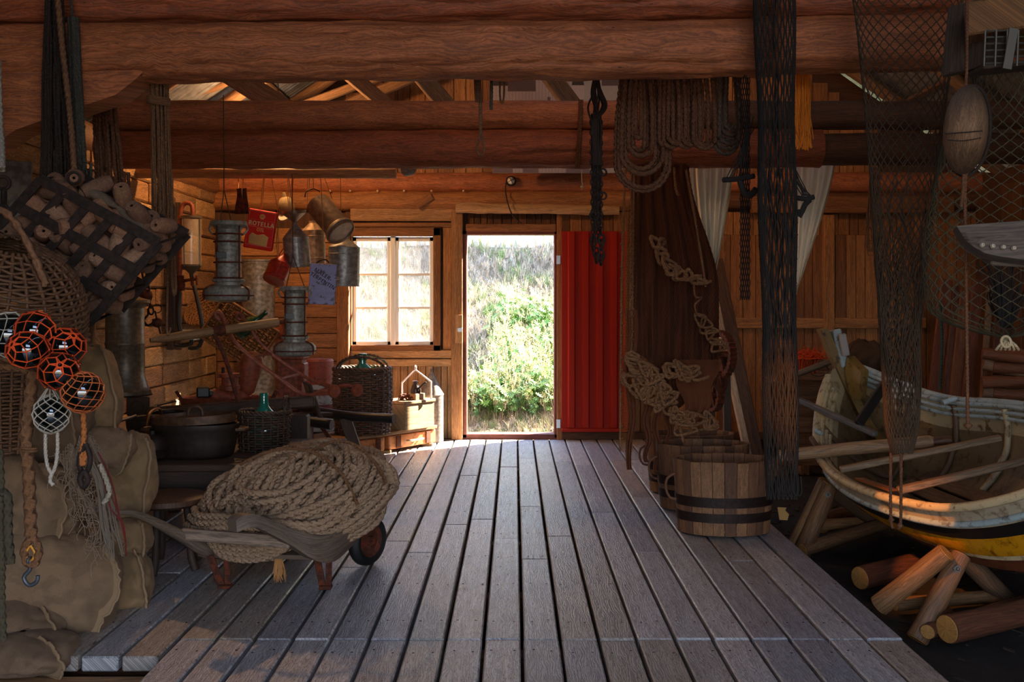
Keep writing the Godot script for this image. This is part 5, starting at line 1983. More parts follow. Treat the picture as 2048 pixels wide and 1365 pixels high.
	# ---- galvanised canister in front of the window's edge
	cone_can("galvanised canister with a low conical lid in front of the window edge", P(687, 573, 8.2), 0.128, 0.315, 0.085, 0.02, euler(0, 0, -1), zinc, "canister", cordm, [[P(681, 350, 7.98), P(682, 446, 8.1)]], false)
	cone_can("dark rusty can behind the funnel can", P(628, 528, 8.6), 0.10, 0.28, 0.07, 0.03, euler(0, 0, 2), tinrust, "canister", cordm, [[P(614, 420, 8.6), P(615, 350, 7.95)]], false)
	# ---- lavender tin with stencilled words
	bs = euler(0, 12, -3)
	c = P(645, 569, 7.75)
	o = thing("paint_tin", "lavender painted flat tin with black stencilled words hung below the cylinder", "tin", P(648, 610, 7.75))
	mb = MB.new(1)
	mb.box(T(c, bs), Vector3(0.205, 0.315, 0.085), 0.004)
	part(o, "can", mb, M("lavender", Color(0.46, 0.45, 0.62), 0.5, {"tex": "paint", "scale": Vector3(2.2, 2.2, 2.2)}))
	var ink := M("stencil", Color(0.10, 0.10, 0.16), 0.7)
	var slope := bs * euler(0, 0, -30)
	text(o, "MALER-", T(c + bs * Vector3(0.0, 0.075, 0.043), slope), 0.032, ink)
	text(o, "TERPENTIN", T(c + bs * Vector3(0.0, 0.025, 0.043), slope), 0.030, ink)
	mb = MB.new(2)
	mb.tube(MB.curve([P(632, 528, 7.75), P(640, 521, 7.74), P(652, 520, 7.74), P(658, 526, 7.75)], 0.02), 0.006, 6)
	part(o, "handle", mb, diron)
	# ---- old iron scoops on cords
	for q in [[478, 7.75], [487, 7.85]]:
		mb = MB.new(int(q[0]))
		var u: float = q[0]
		slab(mb, [P(u - 5, 378, q[1]), P(u - 4, 392, q[1]), P(u - 8, 415, q[1]), P(u - 9, 428, q[1])], [P(u + 5, 376, q[1]), P(u + 6, 392, q[1]), P(u + 9, 412, q[1]), P(u + 11, 428, q[1])], Vector3(0.0, 0, -0.02))
		o = thing("iron_scraper", "rusty shaped iron scraper on a cord beside the oil tin, %s of the pair" % ("front one" if u < 480.0 else "rear one"), "tool", P(u, 428, q[1]), "iron scrapers on cords")
		part(o, "blade", mb, rusty)
		cords(o, [[P(u - 1, 345, 7.95), P(u - 1, 378, q[1])]], cordm)
	# ---- tall zinc cylinder on the back wall
	o = thing("zinc_cylinder", "tall dull zinc cylinder standing against the back wall boards", "container", P(520, 795, 9.75))
	mb = MB.new(1)
	c = P(517, 800, 9.72)
	mb.lathe([Vector2(0.001, 0.0), Vector2(0.155, 0.0), Vector2(0.155, 1.34), Vector2(0.162, 1.345), Vector2(0.162, 1.36), Vector2(0.148, 1.36), Vector2(0.148, 0.9)], T(c), 32)
	part(o, "shell", mb, zinc)
	mb = MB.new(2)
	mb.box(T(c + Vector3(0, -0.215, 0)), Vector3(0.4, 0.40, 0.34), 0.01)
	part(o, "block", mb, wood("crate_dark", Color(0.42, 0.29, 0.19)))
	# ---- round basket and square chip basket
	var wick := M("wicker_gold", Color(0.56, 0.38, 0.20), 0.7, {"tex": "blotch", "scale": Vector3(6, 6, 6)})
	o = thing("wicker_basket", "round bowl shaped wicker basket hung behind the large lantern", "basket", P(440, 650, 9.1))
	wicker(o, T(P(440, 640, 9.15), euler(48, -18, 8)), func(t: float) -> Vector2: return Vector2(0.23 * sqrt(0.08 + 0.92 * t), 0.20 * t), 18, 22, 0.007, wick)
	o = thing("chip_basket", "flat basket plaited of wood strips hung askew behind the pole", "basket", P(470, 740, 8.3))
	var bx := euler(0, 6, -33)
	c = P(478, 668, 8.4)
	for sd in 2:
		mb = MB.new(sd)
		for k in 13:
			var t := (k + 0.5) / 13.0 - 0.5
			var path := PackedVector3Array()
			for j in 41:
				var s := j / 40.0 - 0.5
				var bump := 0.008 * sin((j / 40.0 * 13.0 + k) * PI) * (1.0 if sd else -1.0)
				var p := Vector3(s * 0.52, t * 0.36, bump) if sd == 0 else Vector3(t * 0.52, s * 0.36, bump)
				path.append(c + bx * p)
			mb.tube(path, 0.0125 if sd == 0 else 0.016, 5, false, 0.4)
		part(o, "strips", mb, wick)
	mb = MB.new(5)
	for q in [[-0.27, -0.19, 0.27, -0.19], [-0.27, 0.19, 0.27, 0.19], [-0.27, -0.19, -0.27, 0.19], [0.27, -0.19, 0.27, 0.19]]:
		mb.tube(PackedVector3Array([c + bx * Vector3(q[0], q[1], 0), c + bx * Vector3(q[2], q[3], 0)]), 0.014, 6)
	part(o, "edge", mb, wick)
	cords(o, [[P(497, 600, 8.35), P(470, 640, 8.36)], [P(432, 700, 8.3), P(433, 775, 8.3)]], cordm, 0.003)
	# ---- wall gauge of glass with pipes and hoses on a post
	o = thing("wall_pump", "glass measuring cylinder with bent pipes and hoses on a wall post", "pump", P(360, 690, 8.6))
	mb = MB.new(1)
	mb.bar(P(343, 395, 8.62), P(343, 700, 8.62), 0.075, 0.05, 0.006)
	mb.bar(P(357, 405, 8.60), P(357, 700, 8.60), 0.03, 0.05, 0.004)
	part(o, "post", mb, wood("post_dark", Color(0.34, 0.25, 0.19)))
	var clear := StandardMaterial3D.new()
	clear.transparency = BaseMaterial3D.TRANSPARENCY_ALPHA
	clear.albedo_color = Color(0.86, 0.84, 0.76, 0.30)
	clear.roughness = 0.12
	mats["gauge_glass"] = clear
	mb = MB.new(2)
	mb.lathe([Vector2(0.078, 0.0), Vector2(0.08, 0.02), Vector2(0.08, 0.40)], T(P(383, 533, 8.5)), 26)
	part(o, "glass_cylinder", mb, clear)
	mb = MB.new(3)
	mb.lathe([Vector2(0.015, -0.10), Vector2(0.02, -0.06), Vector2(0.08, -0.005), Vector2(0.086, 0.0), Vector2(0.086, 0.015), Vector2(0.001, 0.016)], T(P(383, 533, 8.5)), 26)
	mb.lathe([Vector2(0.001, 0.0), Vector2(0.088, 0.0), Vector2(0.088, 0.02), Vector2(0.001, 0.024)], T(P(383, 437, 8.5)), 26)
	for a in 4:
		var e := Vector3(cos(a * PI / 2 + 0.4), 0, sin(a * PI / 2 + 0.4)) * 0.09
		mb.tube(PackedVector3Array([P(383, 437, 8.5) + e, P(383, 533, 8.5) + e]), 0.005, 5)
	part(o, "caps_and_stays", mb, M("pump_iron", Color(0.36, 0.33, 0.29), 0.5, {"metal": 0.5}))
	mb = MB.new(4)
	mb.tube(MB.curve([P(360, 455, 8.5), P(361, 425, 8.5), P(366, 410, 8.5), P(375, 406, 8.5), P(384, 412, 8.5), P(386, 436, 8.5)], 0.02), 0.019, 10)
	mb.tube(MB.curve([P(360, 450, 8.5), P(361, 540, 8.5), P(360, 560, 8.5)], 0.05), 0.016, 8)
	part(o, "bent_pipe", mb, redrust)
	mb = MB.new(5)
	mb.lathe([Vector2(0.001, 0), Vector2(0.035, 0.0), Vector2(0.04, 0.05), Vector2(0.03, 0.10), Vector2(0.03, 0.13), Vector2(0.001, 0.13)], T(P(361, 582, 8.5)), 14)
	mb.tube(PackedVector3Array([P(361, 563, 8.5), P(395, 558, 8.5)]), 0.014, 8)
	mb.tube(PackedVector3Array([P(384, 552, 8.5), P(385, 572, 8.5)]), 0.014, 8)
	mb.tube(PackedVector3Array([P(393, 552, 8.5), P(394, 570, 8.48)]), 0.009, 8)
	part(o, "tap", mb, rusty)
	mb = MB.new(6)
	mb.tube(MB.curve([P(360, 585, 8.5), P(357, 620, 8.5), P(359, 655, 8.5), P(366, 680, 8.5)], 0.03), 0.018, 9)
	mb.tube(MB.curve([P(388, 572, 8.48), P(396, 605, 8.46), P(404, 650, 8.44), P(404, 680, 8.44), P(394, 697, 8.45), P(378, 696, 8.46)], 0.03), 0.018, 9)
	mb.tube(MB.curve([P(350, 690, 8.5), P(366, 692, 8.5), P(382, 688, 8.48), P(383, 680, 8.48)], 0.02), 0.018, 9)
	part(o, "hose", mb, M("rubber", Color(0.11, 0.13, 0.13), 0.55))
	o = thing("enamel_pan", "grey enamel pan hung on the wall behind the wooden pole", "pan", P(378, 676, 8.9))
	mb = MB.new(1)
	mb.lathe([Vector2(0.001, 0.0), Vector2(0.10, 0.0), Vector2(0.13, 0.03), Vector2(0.14, 0.08), Vector2(0.148, 0.085), Vector2(0.134, 0.082), Vector2(0.124, 0.035), Vector2(0.001, 0.008)], T(P(378, 680, 8.75)), 26)
	part(o, "pan", mb, M("enamel", Color(0.56, 0.60, 0.60), 0.35))
	# ---- blocks and hooks on the left wall
	o = thing("pulley_blocks", "iron pulley block with hooks hung on the log wall beside the stove pipe", "tackle", P(308, 660, 7.3))
	mb = MB.new(1)
	mb.ball(P(292, 592, 7.2), Vector3(0.05, 0.05, 0.035), 14)
	part(o, "sheave", mb, rusty)
	mb = MB.new(2)
	mb.ball(P(315, 646, 7.2), Vector3(0.036, 0.036, 0.03), 14)
	part(o, "sheave", mb, rusty)
	mb = MB.new(2)
	mb.tube(MB.curve([P(284, 545, 7.2), P(290, 580, 7.17)], 0.02), 0.009, 6)
	chain(mb, P(292, 545, 7.2), P(299, 580, 7.18), 0.05, 0.006)
	mb.ring(P(314, 618, 7.2), Vector3(0.3, 0, 1), 0.030, 0.004)
	chain(mb, P(300, 602, 7.18), P(303, 628, 7.18), 0.06, 0.007)
	mb.tube(PackedVector3Array([P(310, 622, 7.18), P(316, 650, 7.18), P(321, 668, 7.18)]), 0.006, 6)
	hook(mb, P(296, 618, 7.18), 0.085, 0.008)
	part(o, "hooks", mb, diron)
	# ---- cylindrical stove
	o = thing("cylinder_stove", "tall cylindrical iron stove with flaking grey enamel near the log wall", "stove", P(250, 860, 6.9))
	c = P(250, 790, 6.9)
	mb = MB.new(1)
	mb.lathe([Vector2(0.17, 0.0), Vector2(0.172, 0.03), Vector2(0.15, 0.05), Vector2(0.142, 0.09), Vector2(0.137, 0.11), Vector2(0.130, 0.125), Vector2(0.128, 0.34), Vector2(0.132, 0.345), Vector2(0.132, 0.36), Vector2(0.128, 0.365), Vector2(0.126, 0.60), Vector2(0.15, 0.615), Vector2(0.165, 0.635), Vector2(0.16, 0.655), Vector2(0.12, 0.665), Vector2(0.08, 0.68), Vector2(0.06, 0.72), Vector2(0.001, 0.73)], T(c), 36)
	part(o, "stove_body", mb, M("stove_enamel", Color(0.44, 0.38, 0.30), 0.4, {"tex": "blotch", "scale": Vector3(4, 4, 4), "metal": 0.25}))
	mb = MB.new(2)
	mb.lathe([Vector2(0.001, -0.005), Vector2(0.18, -0.005), Vector2(0.18, 0.0), Vector2(0.16, 0.012)], T(c), 30)
	for a in 3:
		var e := Vector3(cos(a * TAU / 3 + 0.5), 0, sin(a * TAU / 3 + 0.5)) * 0.14
		mb.tube(PackedVector3Array([c + e, Vector3(c.x + e.x * 1.15, 0.002, c.z + e.z * 1.15)]), 0.016, 8)
	part(o, "stand", mb, diron)
	mb = MB.new(3)
	mb.box(T(c + Vector3(0.13, -0.07, 0.10)), Vector3(0.15, 0.13, 0.03), 0.006)
	mb.ring(c + Vector3(0.13, -0.07, 0.12), Vector3(0, 0, 1), 0.04, 0.005)
	part(o, "fire_door", mb, M("stove_door", Color(0.30, 0.25, 0.20), 0.6, {"metal": 0.5}))
	# ---- long pole with an iron sleeve and stay
	o = thing("wooden_pole", "long round wooden pole with a rusty iron sleeve slanting over the tools", "pole", P(470, 808, 6.6))
	mb = MB.new(1)
	var pa := P(300, 681, 6.3)
	var pb := P(556, 645, 6.75)
	var pth := PackedVector3Array()
	var rad := []
	for i in 13:
		pth.append(pa.lerp(pb, i / 12.0))
		rad.append(0.014 if i == 0 else (0.026 if i < 3 else 0.031))
	mb.tube(pth, rad, 12)
	part(o, "shaft", mb, wood("pole", Color(0.62, 0.46, 0.29), 0.6))
	mb = MB.new(2)
	mb.tube(PackedVector3Array([pa.lerp(pb, 0.47), pa.lerp(pb, 0.565)]), 0.036, 12)
	mb.tube(PackedVector3Array([pb, pb + (pb - pa).normalized() * 0.04]), 0.016, 8)
	part(o, "sleeve", mb, rusty)
	mb = MB.new(3)
	mb.tube(MB.curve([P(428, 668, 6.48), P(444, 700, 6.5), P(460, 745, 6.52), P(477, 805, 6.55)], 0.03), 0.015, 8)
	part(o, "stay", mb, rusty)
	# ---- sack truck: two curved iron shafts with rungs and end discs
	o = thing("sack_truck", "rust red sack truck with two long curved shafts ending in discs", "hand truck", P(600, 800, 7.0))
	var rails := [[P(440, 640, 6.75), P(432, 634, 6.74), P(431, 626, 6.74), P(438, 624, 6.74), P(446, 634, 6.76), P(456, 660, 6.8), P(475, 690, 6.85), P(515, 725, 6.9), P(560, 758, 6.95), P(595, 784, 6.97), P(622, 790, 6.95), P(648, 782, 6.92), P(668, 783, 6.9)], [P(480, 640, 7.15), P(473, 634, 7.14), P(476, 626, 7.14), P(484, 634, 7.16), P(500, 655, 7.2), P(515, 680, 7.22), P(548, 712, 7.24), P(595, 745, 7.25), P(640, 768, 7.2), P(675, 774, 7.15), P(700, 772, 7.12), P(714, 780, 7.1)]]
	for q in rails:
		mb = MB.new(int(q[0].x * -100))
		mb.tube(MB.curve(q, 0.02), 0.026, 8, true, 0.45)
		part(o, "shaft", mb, redrust)
	for q in [[0.44, 0.40], [0.64, 0.60], [0.86, 0.82]]:
		var a := MB.curve(rails[0], 0.02)
		var b := MB.curve(rails[1], 0.02)
		mb = MB.new(3)
		mb.tube(PackedVector3Array([a[int(q[0] * a.size())], b[int(q[1] * b.size())]]), 0.010, 8)
		part(o, "rung", mb, redrust)
	for q in [P(668, 783, 6.9), P(714, 781, 7.1)]:
		mb = MB.new(4)
		mb.lathe([Vector2(0.001, -0.012), Vector2(0.044, -0.012), Vector2(0.048, 0.0), Vector2(0.044, 0.012), Vector2(0.03, 0.008), Vector2(0.001, 0.008)], T(q, along(Vector3(0.75, 0, 0.66))), 22)
		part(o, "end_disc", mb, redrust)
	build_machines(redrust, rusty, diron, zinc)

func build_machines(redrust: Material, rusty: Material, diron: Material, zinc: Material) -> void:
	var mb: MB
	var o: Node3D
	var darkwood := woods("dark_timber", [Color(0.33, 0.24, 0.17), Color(0.28, 0.21, 0.16)], 0.7, 0.2)
	# ---- pump with a pear shaped air vessel
	o = thing("hand_pump", "rust red pump with a pear shaped air vessel in an iron tray", "pump", P(490, 810, 7.4))
	mb = MB.new(1)
	mb.lathe([Vector2(0.02, -0.16), Vector2(0.05, -0.13), Vector2(0.06, -0.07), Vector2(0.072, -0.01), Vector2(0.085, 0.06), Vector2(0.082, 0.11), Vector2(0.06, 0.15), Vector2(0.02, 0.165), Vector2(0.001, 0.166)], T(P(500, 748, 7.3), euler(0, 0, -8)), 22)
	part(o, "air_vessel", mb, redrust)
	mb = MB.new(2)
	mb.tube(MB.curve([P(492, 785, 7.3), P(480, 796, 7.3), P(455, 796, 7.3), P(425, 790, 7.3)], 0.02), 0.05, 12)
	mb.lathe([Vector2(0.001, 0), Vector2(0.075, 0.0), Vector2(0.075, 0.03), Vector2(0.06, 0.035), Vector2(0.06, 0.09), Vector2(0.08, 0.095), Vector2(0.08, 0.12), Vector2(0.001, 0.125)], T(P(460, 780, 7.35)), 20)
	part(o, "casing", mb, redrust)
	mb = MB.new(3)
	mb.box(T(P(406, 785, 7.25), euler(0, 20, 0)), Vector3(0.09, 0.075, 0.08), 0.01)
	mb.tube(PackedVector3Array([P(425, 789, 7.28), P(412, 786, 7.26)]), 0.032, 10)
	part(o, "union_nut", mb, M("green_black", Color(0.09, 0.13, 0.12), 0.5))
	mb = MB.new(4)
	mb.tube(PackedVector3Array([P(446, 735, 7.35), P(447, 790, 7.35)]), 0.012, 8)
	mb.tube(PackedVector3Array([P(440, 750, 7.35), P(482, 752, 7.35)]), 0.012, 8)
	part(o, "lever", mb, diron)
	# ---- iron tray
	o = thing("iron_tray", "rusty shallow iron tray with an upright handle", "tray", P(450, 830, 7.2))
	mb = MB.new(1)
	var rim := []
	for e in [[0.30, 0.012], [0.34, 0.10], [0.35, 0.105], [0.335, 0.10], [0.29, 0.022]]:
		rim.append(Vector2(e[0], e[1]))
	mb.lathe([Vector2(0.001, 0.0), Vector2(0.29, 0.0)] + rim + [Vector2(0.001, 0.02)], T(P(455, 823, 7.25)), 36, 0.55)
	part(o, "pan", mb, redrust)
	mb = MB.new(2)
	mb.tube(MB.curve([P(366, 812, 7.2), P(362, 798, 7.2), P(352, 783, 7.2)], 0.02), 0.012, 8)
	mb.tube(MB.curve([P(540, 806, 7.1), P(548, 792, 7.1), P(554, 781, 7.1)], 0.02), 0.014, 8)
	part(o, "handle", mb, rusty)
	# ---- upright engine block behind the small lantern
	o = thing("engine_block", "rust red upright engine block below the small lantern", "engine", P(575, 830, 8.35))
	mb = MB.new(1)
	mb.box(T(P(582, 765, 8.35)), Vector3(0.22, 0.50, 0.24), 0.03)
	mb.box(T(P(582, 712, 8.35)), Vector3(0.26, 0.06, 0.27), 0.02)
	part(o, "housing", mb, redrust)
	mb = MB.new(2)
	mb.lathe([Vector2(0.001, 0), Vector2(0.05, 0.0), Vector2(0.05, 0.04), Vector2(0.03, 0.05), Vector2(0.03, 0.09), Vector2(0.001, 0.09)], T(P(583, 708, 8.35)), 16)
	mb.box(T(P(608, 745, 8.35)), Vector3(0.04, 0.16, 0.18), 0.02)
	part(o, "valve", mb, redrust)
	mb = MB.new(3)
	mb.ball(P(572, 672, 8.6), Vector3(0.10, 0.14, 0.07), 18)
	mb.tube(PackedVector3Array([P(572, 690, 8.6), P(572, 720, 8.4)]), 0.03, 10)
	part(o, "flywheel_cover", mb, redrust)
	mb = MB.new(4)
	mb.box(T(P(582, 832, 8.35) + Vector3(0, -0.01, 0)), Vector3(0.34, 0.10, 0.34), 0.01)
	for sg in [-1.0, 1.0]:
		mb.box(T(Vector3(P(582, 838, 8.35).x + sg * 0.12, 0.19, -8.35)), Vector3(0.08, 0.38, 0.3), 0.01)
	part(o, "plinth", mb, darkwood[0])
	# ---- timbers the machines rest on
	o = thing("timber", "long rough dark timber lying under the rusty tray", "timber", P(490, 830, 6.95))
	mb = MB.new(2)
	mb.bar(P(292, 828, 6.8), P(630, 803, 7.0), 0.10, 0.08, 0.012)
	part(o, "beam", mb, darkwood[0])
	for u in [330, 600]:
		mb = MB.new(u)
		var p := P(u, 836 if u < 400 else 818, 6.9)
		mb.box(T(Vector3(p.x, p.y * 0.5 - 0.02, p.z)), Vector3(0.12, p.y - 0.04, 0.12), 0.01)
		part(o, "block", mb, darkwood[1])
	# ---- second barrow: dark shafts and slanting legs
	o = thing("hand_barrow", "dark wooden hand barrow with two smooth shafts in front of the baskets", "barrow", P(650, 890, 8.0))
	for q in [[P(500, 822, 7.7), P(560, 832, 7.6), P(622, 844, 7.5), P(664, 850, 7.45)], [P(598, 812, 8.15), P(640, 824, 8.1), P(700, 833, 8.0), P(788, 838, 7.9)]]:
		mb = MB.new(int(q[0].x * -10))
		mb.tube(MB.curve(q, 0.05), 0.045, 10, true, 0.85)
		part(o, "shaft", mb, wood("shaft_black", Color(0.14, 0.12, 0.11), 0.45, 0.1))
	mb = MB.new(4)
	mb.bar(P(690, 836, 8.0), P(712, 900, 8.0), 0.09, 0.05, 0.006, Vector3.BACK)
	part(o, "leg", mb, darkwood[0])
	mb = MB.new(5)
	mb.bar(P(623, 848, 7.6), P(585, 885, 7.65), 0.03, 0.02, 0.004, Vector3.BACK)
	mb.bar(P(640, 850, 7.6), P(665, 885, 7.65), 0.03, 0.02, 0.004, Vector3.BACK)
	part(o, "strut", mb, rusty)
	mb = MB.new(6)
	mb.bar(P(560, 832, 7.65), P(660, 828, 8.05), 0.10, 0.03, 0.004)
	mb.box(T(P(625, 800, 7.9), euler(0, 20, 18)), Vector3(0.03, 0.28, 0.3), 0.01)
	part(o, "head_board", mb, darkwood[1])
	# ---- low table with pots
	o = thing("low_table", "low dark stained table carrying the iron pots", "table", Vector3(-1.75, 0, -6.1))
	var ty := 0.47
	for k in 4:
		mb = MB.new(k)
		mb.box(T(Vector3(-1.72, ty - 0.02, -5.76 - 0.27 * k)), Vector3(1.20, 0.04, 0.262), 0.005)
		part(o, "top_board", mb, darkwood[k % 2])
	mb = MB.new(5)
	mb.box(T(Vector3(-1.72, ty - 0.14, -5.66)), Vector3(1.14, 0.20, 0.03), 0.004)
	mb.box(T(Vector3(-1.72, ty - 0.14, -6.66)), Vector3(1.14, 0.20, 0.03), 0.004)
	part(o, "apron", mb, darkwood[1])
	for q in [[-2.24, -5.72], [-1.2, -5.72], [-2.24, -6.6], [-1.2, -6.6]]:
		mb = MB.new(6)
		mb.box(T(Vector3(q[0], (ty - 0.04) / 2, q[1])), Vector3(0.07, ty - 0.04, 0.07), 0.005)
		part(o, "leg", mb, darkwood[1])
	var cast := M("cast_iron", Color(0.20, 0.16, 0.13), 0.55, {"tex": "blotch", "scale": Vector3(3, 3, 3), "metal": 0.3})
	var cast_br := M("cast_brown", Color(0.36, 0.25, 0.16), 0.55, {"tex": "blotch", "scale": Vector3(3, 3, 3), "metal": 0.3})
	o = thing("oval_pot", "large oval cast iron pot with a sunken brown lid on the low table", "pot", P(390, 915, 5.92))
	var pc := P(391, 0, 5.92)
	pc.y = ty
	mb = MB.new(1)
	mb.lathe([Vector2(0.001, 0.0), Vector2(0.20, 0.0), Vector2(0.225, 0.02), Vector2(0.238, 0.08), Vector2(0.252, 0.17), Vector2(0.256, 0.175), Vector2(0.256, 0.20), Vector2(0.245, 0.20), Vector2(0.24, 0.1)], T(pc), 44, 0.62)
	part(o, "pot_body", mb, cast)
	mb = MB.new(2)
	mb.lathe([Vector2(0.235, 0.20), Vector2(0.244, 0.202), Vector2(0.246, 0.25), Vector2(0.238, 0.252), Vector2(0.228, 0.225), Vector2(0.12, 0.24), Vector2(0.001, 0.245)], T(pc, euler(0, 0, 2.5)), 44, 0.62)
	var lid := part(o, "lid", mb, cast_br)
	mb = MB.new(3)
	mb.tube(MB.curve([pc + Vector3(-0.045, 0.235, 0), pc + Vector3(-0.035, 0.285, 0), pc + Vector3(0.0, 0.30, 0), pc + Vector3(0.035, 0.285, 0), pc + Vector3(0.045, 0.235, 0)], 0.01), 0.011, 8)
	part(lid, "lid_handle", mb, cast_br)
	for sg in [-1.0, 1.0]:
		mb = MB.new(4)
		mb.tube(MB.curve([pc + Vector3(sg * 0.25, 0.165, -0.05), pc + Vector3(sg * 0.30, 0.165, -0.03), pc + Vector3(sg * 0.30, 0.165, 0.03), pc + Vector3(sg * 0.25, 0.165, 0.05)], 0.01), 0.012, 8)
		part(o, "side_handle", mb, cast_br)
	o = thing("black_pot", "round black pot with a high strap handle behind the oval pot", "pot", P(308, 880, 6.2))
	pc = P(302, 0, 6.25)
	pc.y = ty
	mb = MB.new(1)
	mb.lathe([Vector2(0.001, 0.0), Vector2(0.07, 0.0), Vector2(0.12, 0.05), Vector2(0.145, 0.14), Vector2(0.15, 0.19), Vector2(0.158, 0.195), Vector2(0.142, 0.19), Vector2(0.13, 0.1)], T(pc), 30)
	part(o, "pot_body", mb, cast)
	mb = MB.new(2)
	mb.tube(MB.curve([pc + Vector3(0.03, 0.05, 0.15), pc + Vector3(0.035, 0.19, 0.16), pc + Vector3(0.03, 0.24, 0.09), pc + Vector3(0.02, 0.24, -0.09), pc + Vector3(0.01, 0.19, -0.15)], 0.02), 0.012, 8, true, 0.5)
	part(o, "bail", mb, M("brass_dull", Color(0.50, 0.32, 0.14), 0.45, {"metal": 0.7}))
	o = thing("small_kettle", "small dark lidded kettle standing before the black pot on the low table", "kettle", P(305, 905, 5.85))
	pc = P(305, 0, 5.80)
	pc.y = ty
	mb = MB.new(1)
	mb.lathe([Vector2(0.001, 0.0), Vector2(0.06, 0.0), Vector2(0.085, 0.02), Vector2(0.09, 0.06), Vector2(0.095, 0.065), Vector2(0.088, 0.07), Vector2(0.085, 0.11), Vector2(0.06, 0.14), Vector2(0.02, 0.15), Vector2(0.015, 0.17), Vector2(0.001, 0.172)], T(pc), 26)
	part(o, "body", mb, cast)
	o = thing("sauce_pan", "round pan with a long flat handle behind the black pot", "pan", P(335, 850, 6.5))
	pc = P(338, 0, 6.55)
	pc.y = ty
	mb = MB.new(1)
	mb.lathe([Vector2(0.001, 0.0), Vector2(0.09, 0.0), Vector2(0.10, 0.20), Vector2(0.105, 0.205), Vector2(0.095, 0.2), Vector2(0.085, 0.01)], T(pc), 26)
	part(o, "bowl", mb, cast)
	mb = MB.new(2)
	mb.bar(P(315, 812, 6.5), P(352, 803, 6.5), 0.03, 0.008, 0.002)
	part(o, "handle", mb, diron)
	mb = MB.new(4)
	mb.tube(PackedVector3Array([P(226, 848, 5.85), P(272, 832, 6.0)]), 0.009, 8)
	single("iron_rod", "thin bright threaded iron rod pointing out beside the tall sack", "rod", mb, M("bright_rod", Color(0.6, 0.58, 0.55), 0.35, {"metal": 0.9}))
	# ---- round stool
	o = thing("round_stool", "round wooden stool with a bowed leg between sacks and wheelbarrow", "stool", Vector3(-1.80, 0, -5.24))
	pc = Vector3(-1.82, 0.375, -5.24)
	mb = MB.new(1)
	mb.lathe([Vector2(0.001, -0.045), Vector2(0.18, -0.045), Vector2(0.205, -0.03), Vector2(0.205, -0.005), Vector2(0.195, 0.0), Vector2(0.001, 0.002)], T(pc), 34)
	part(o, "seat", mb, wood("stool", Color(0.40, 0.27, 0.18), 0.6))
	for a in [0.4, 1.6, 2.8, 4.2, 5.4]:
		mb = MB.new(2)
		var e := Vector3(cos(a), 0, sin(a))
		mb.tube(MB.curve([pc + e * 0.13 + Vector3(0, -0.04, 0), pc + e * 0.15 + Vector3(0, -0.18, 0), pc + e * 0.16 + Vector3(0, -0.31, 0), pc + e * 0.19 + Vector3(0, -0.372, 0)], 0.03), 0.02, 8)
		part(o, "leg", mb, darkwood[1])
	build_corner(redrust, rusty, diron, zinc)

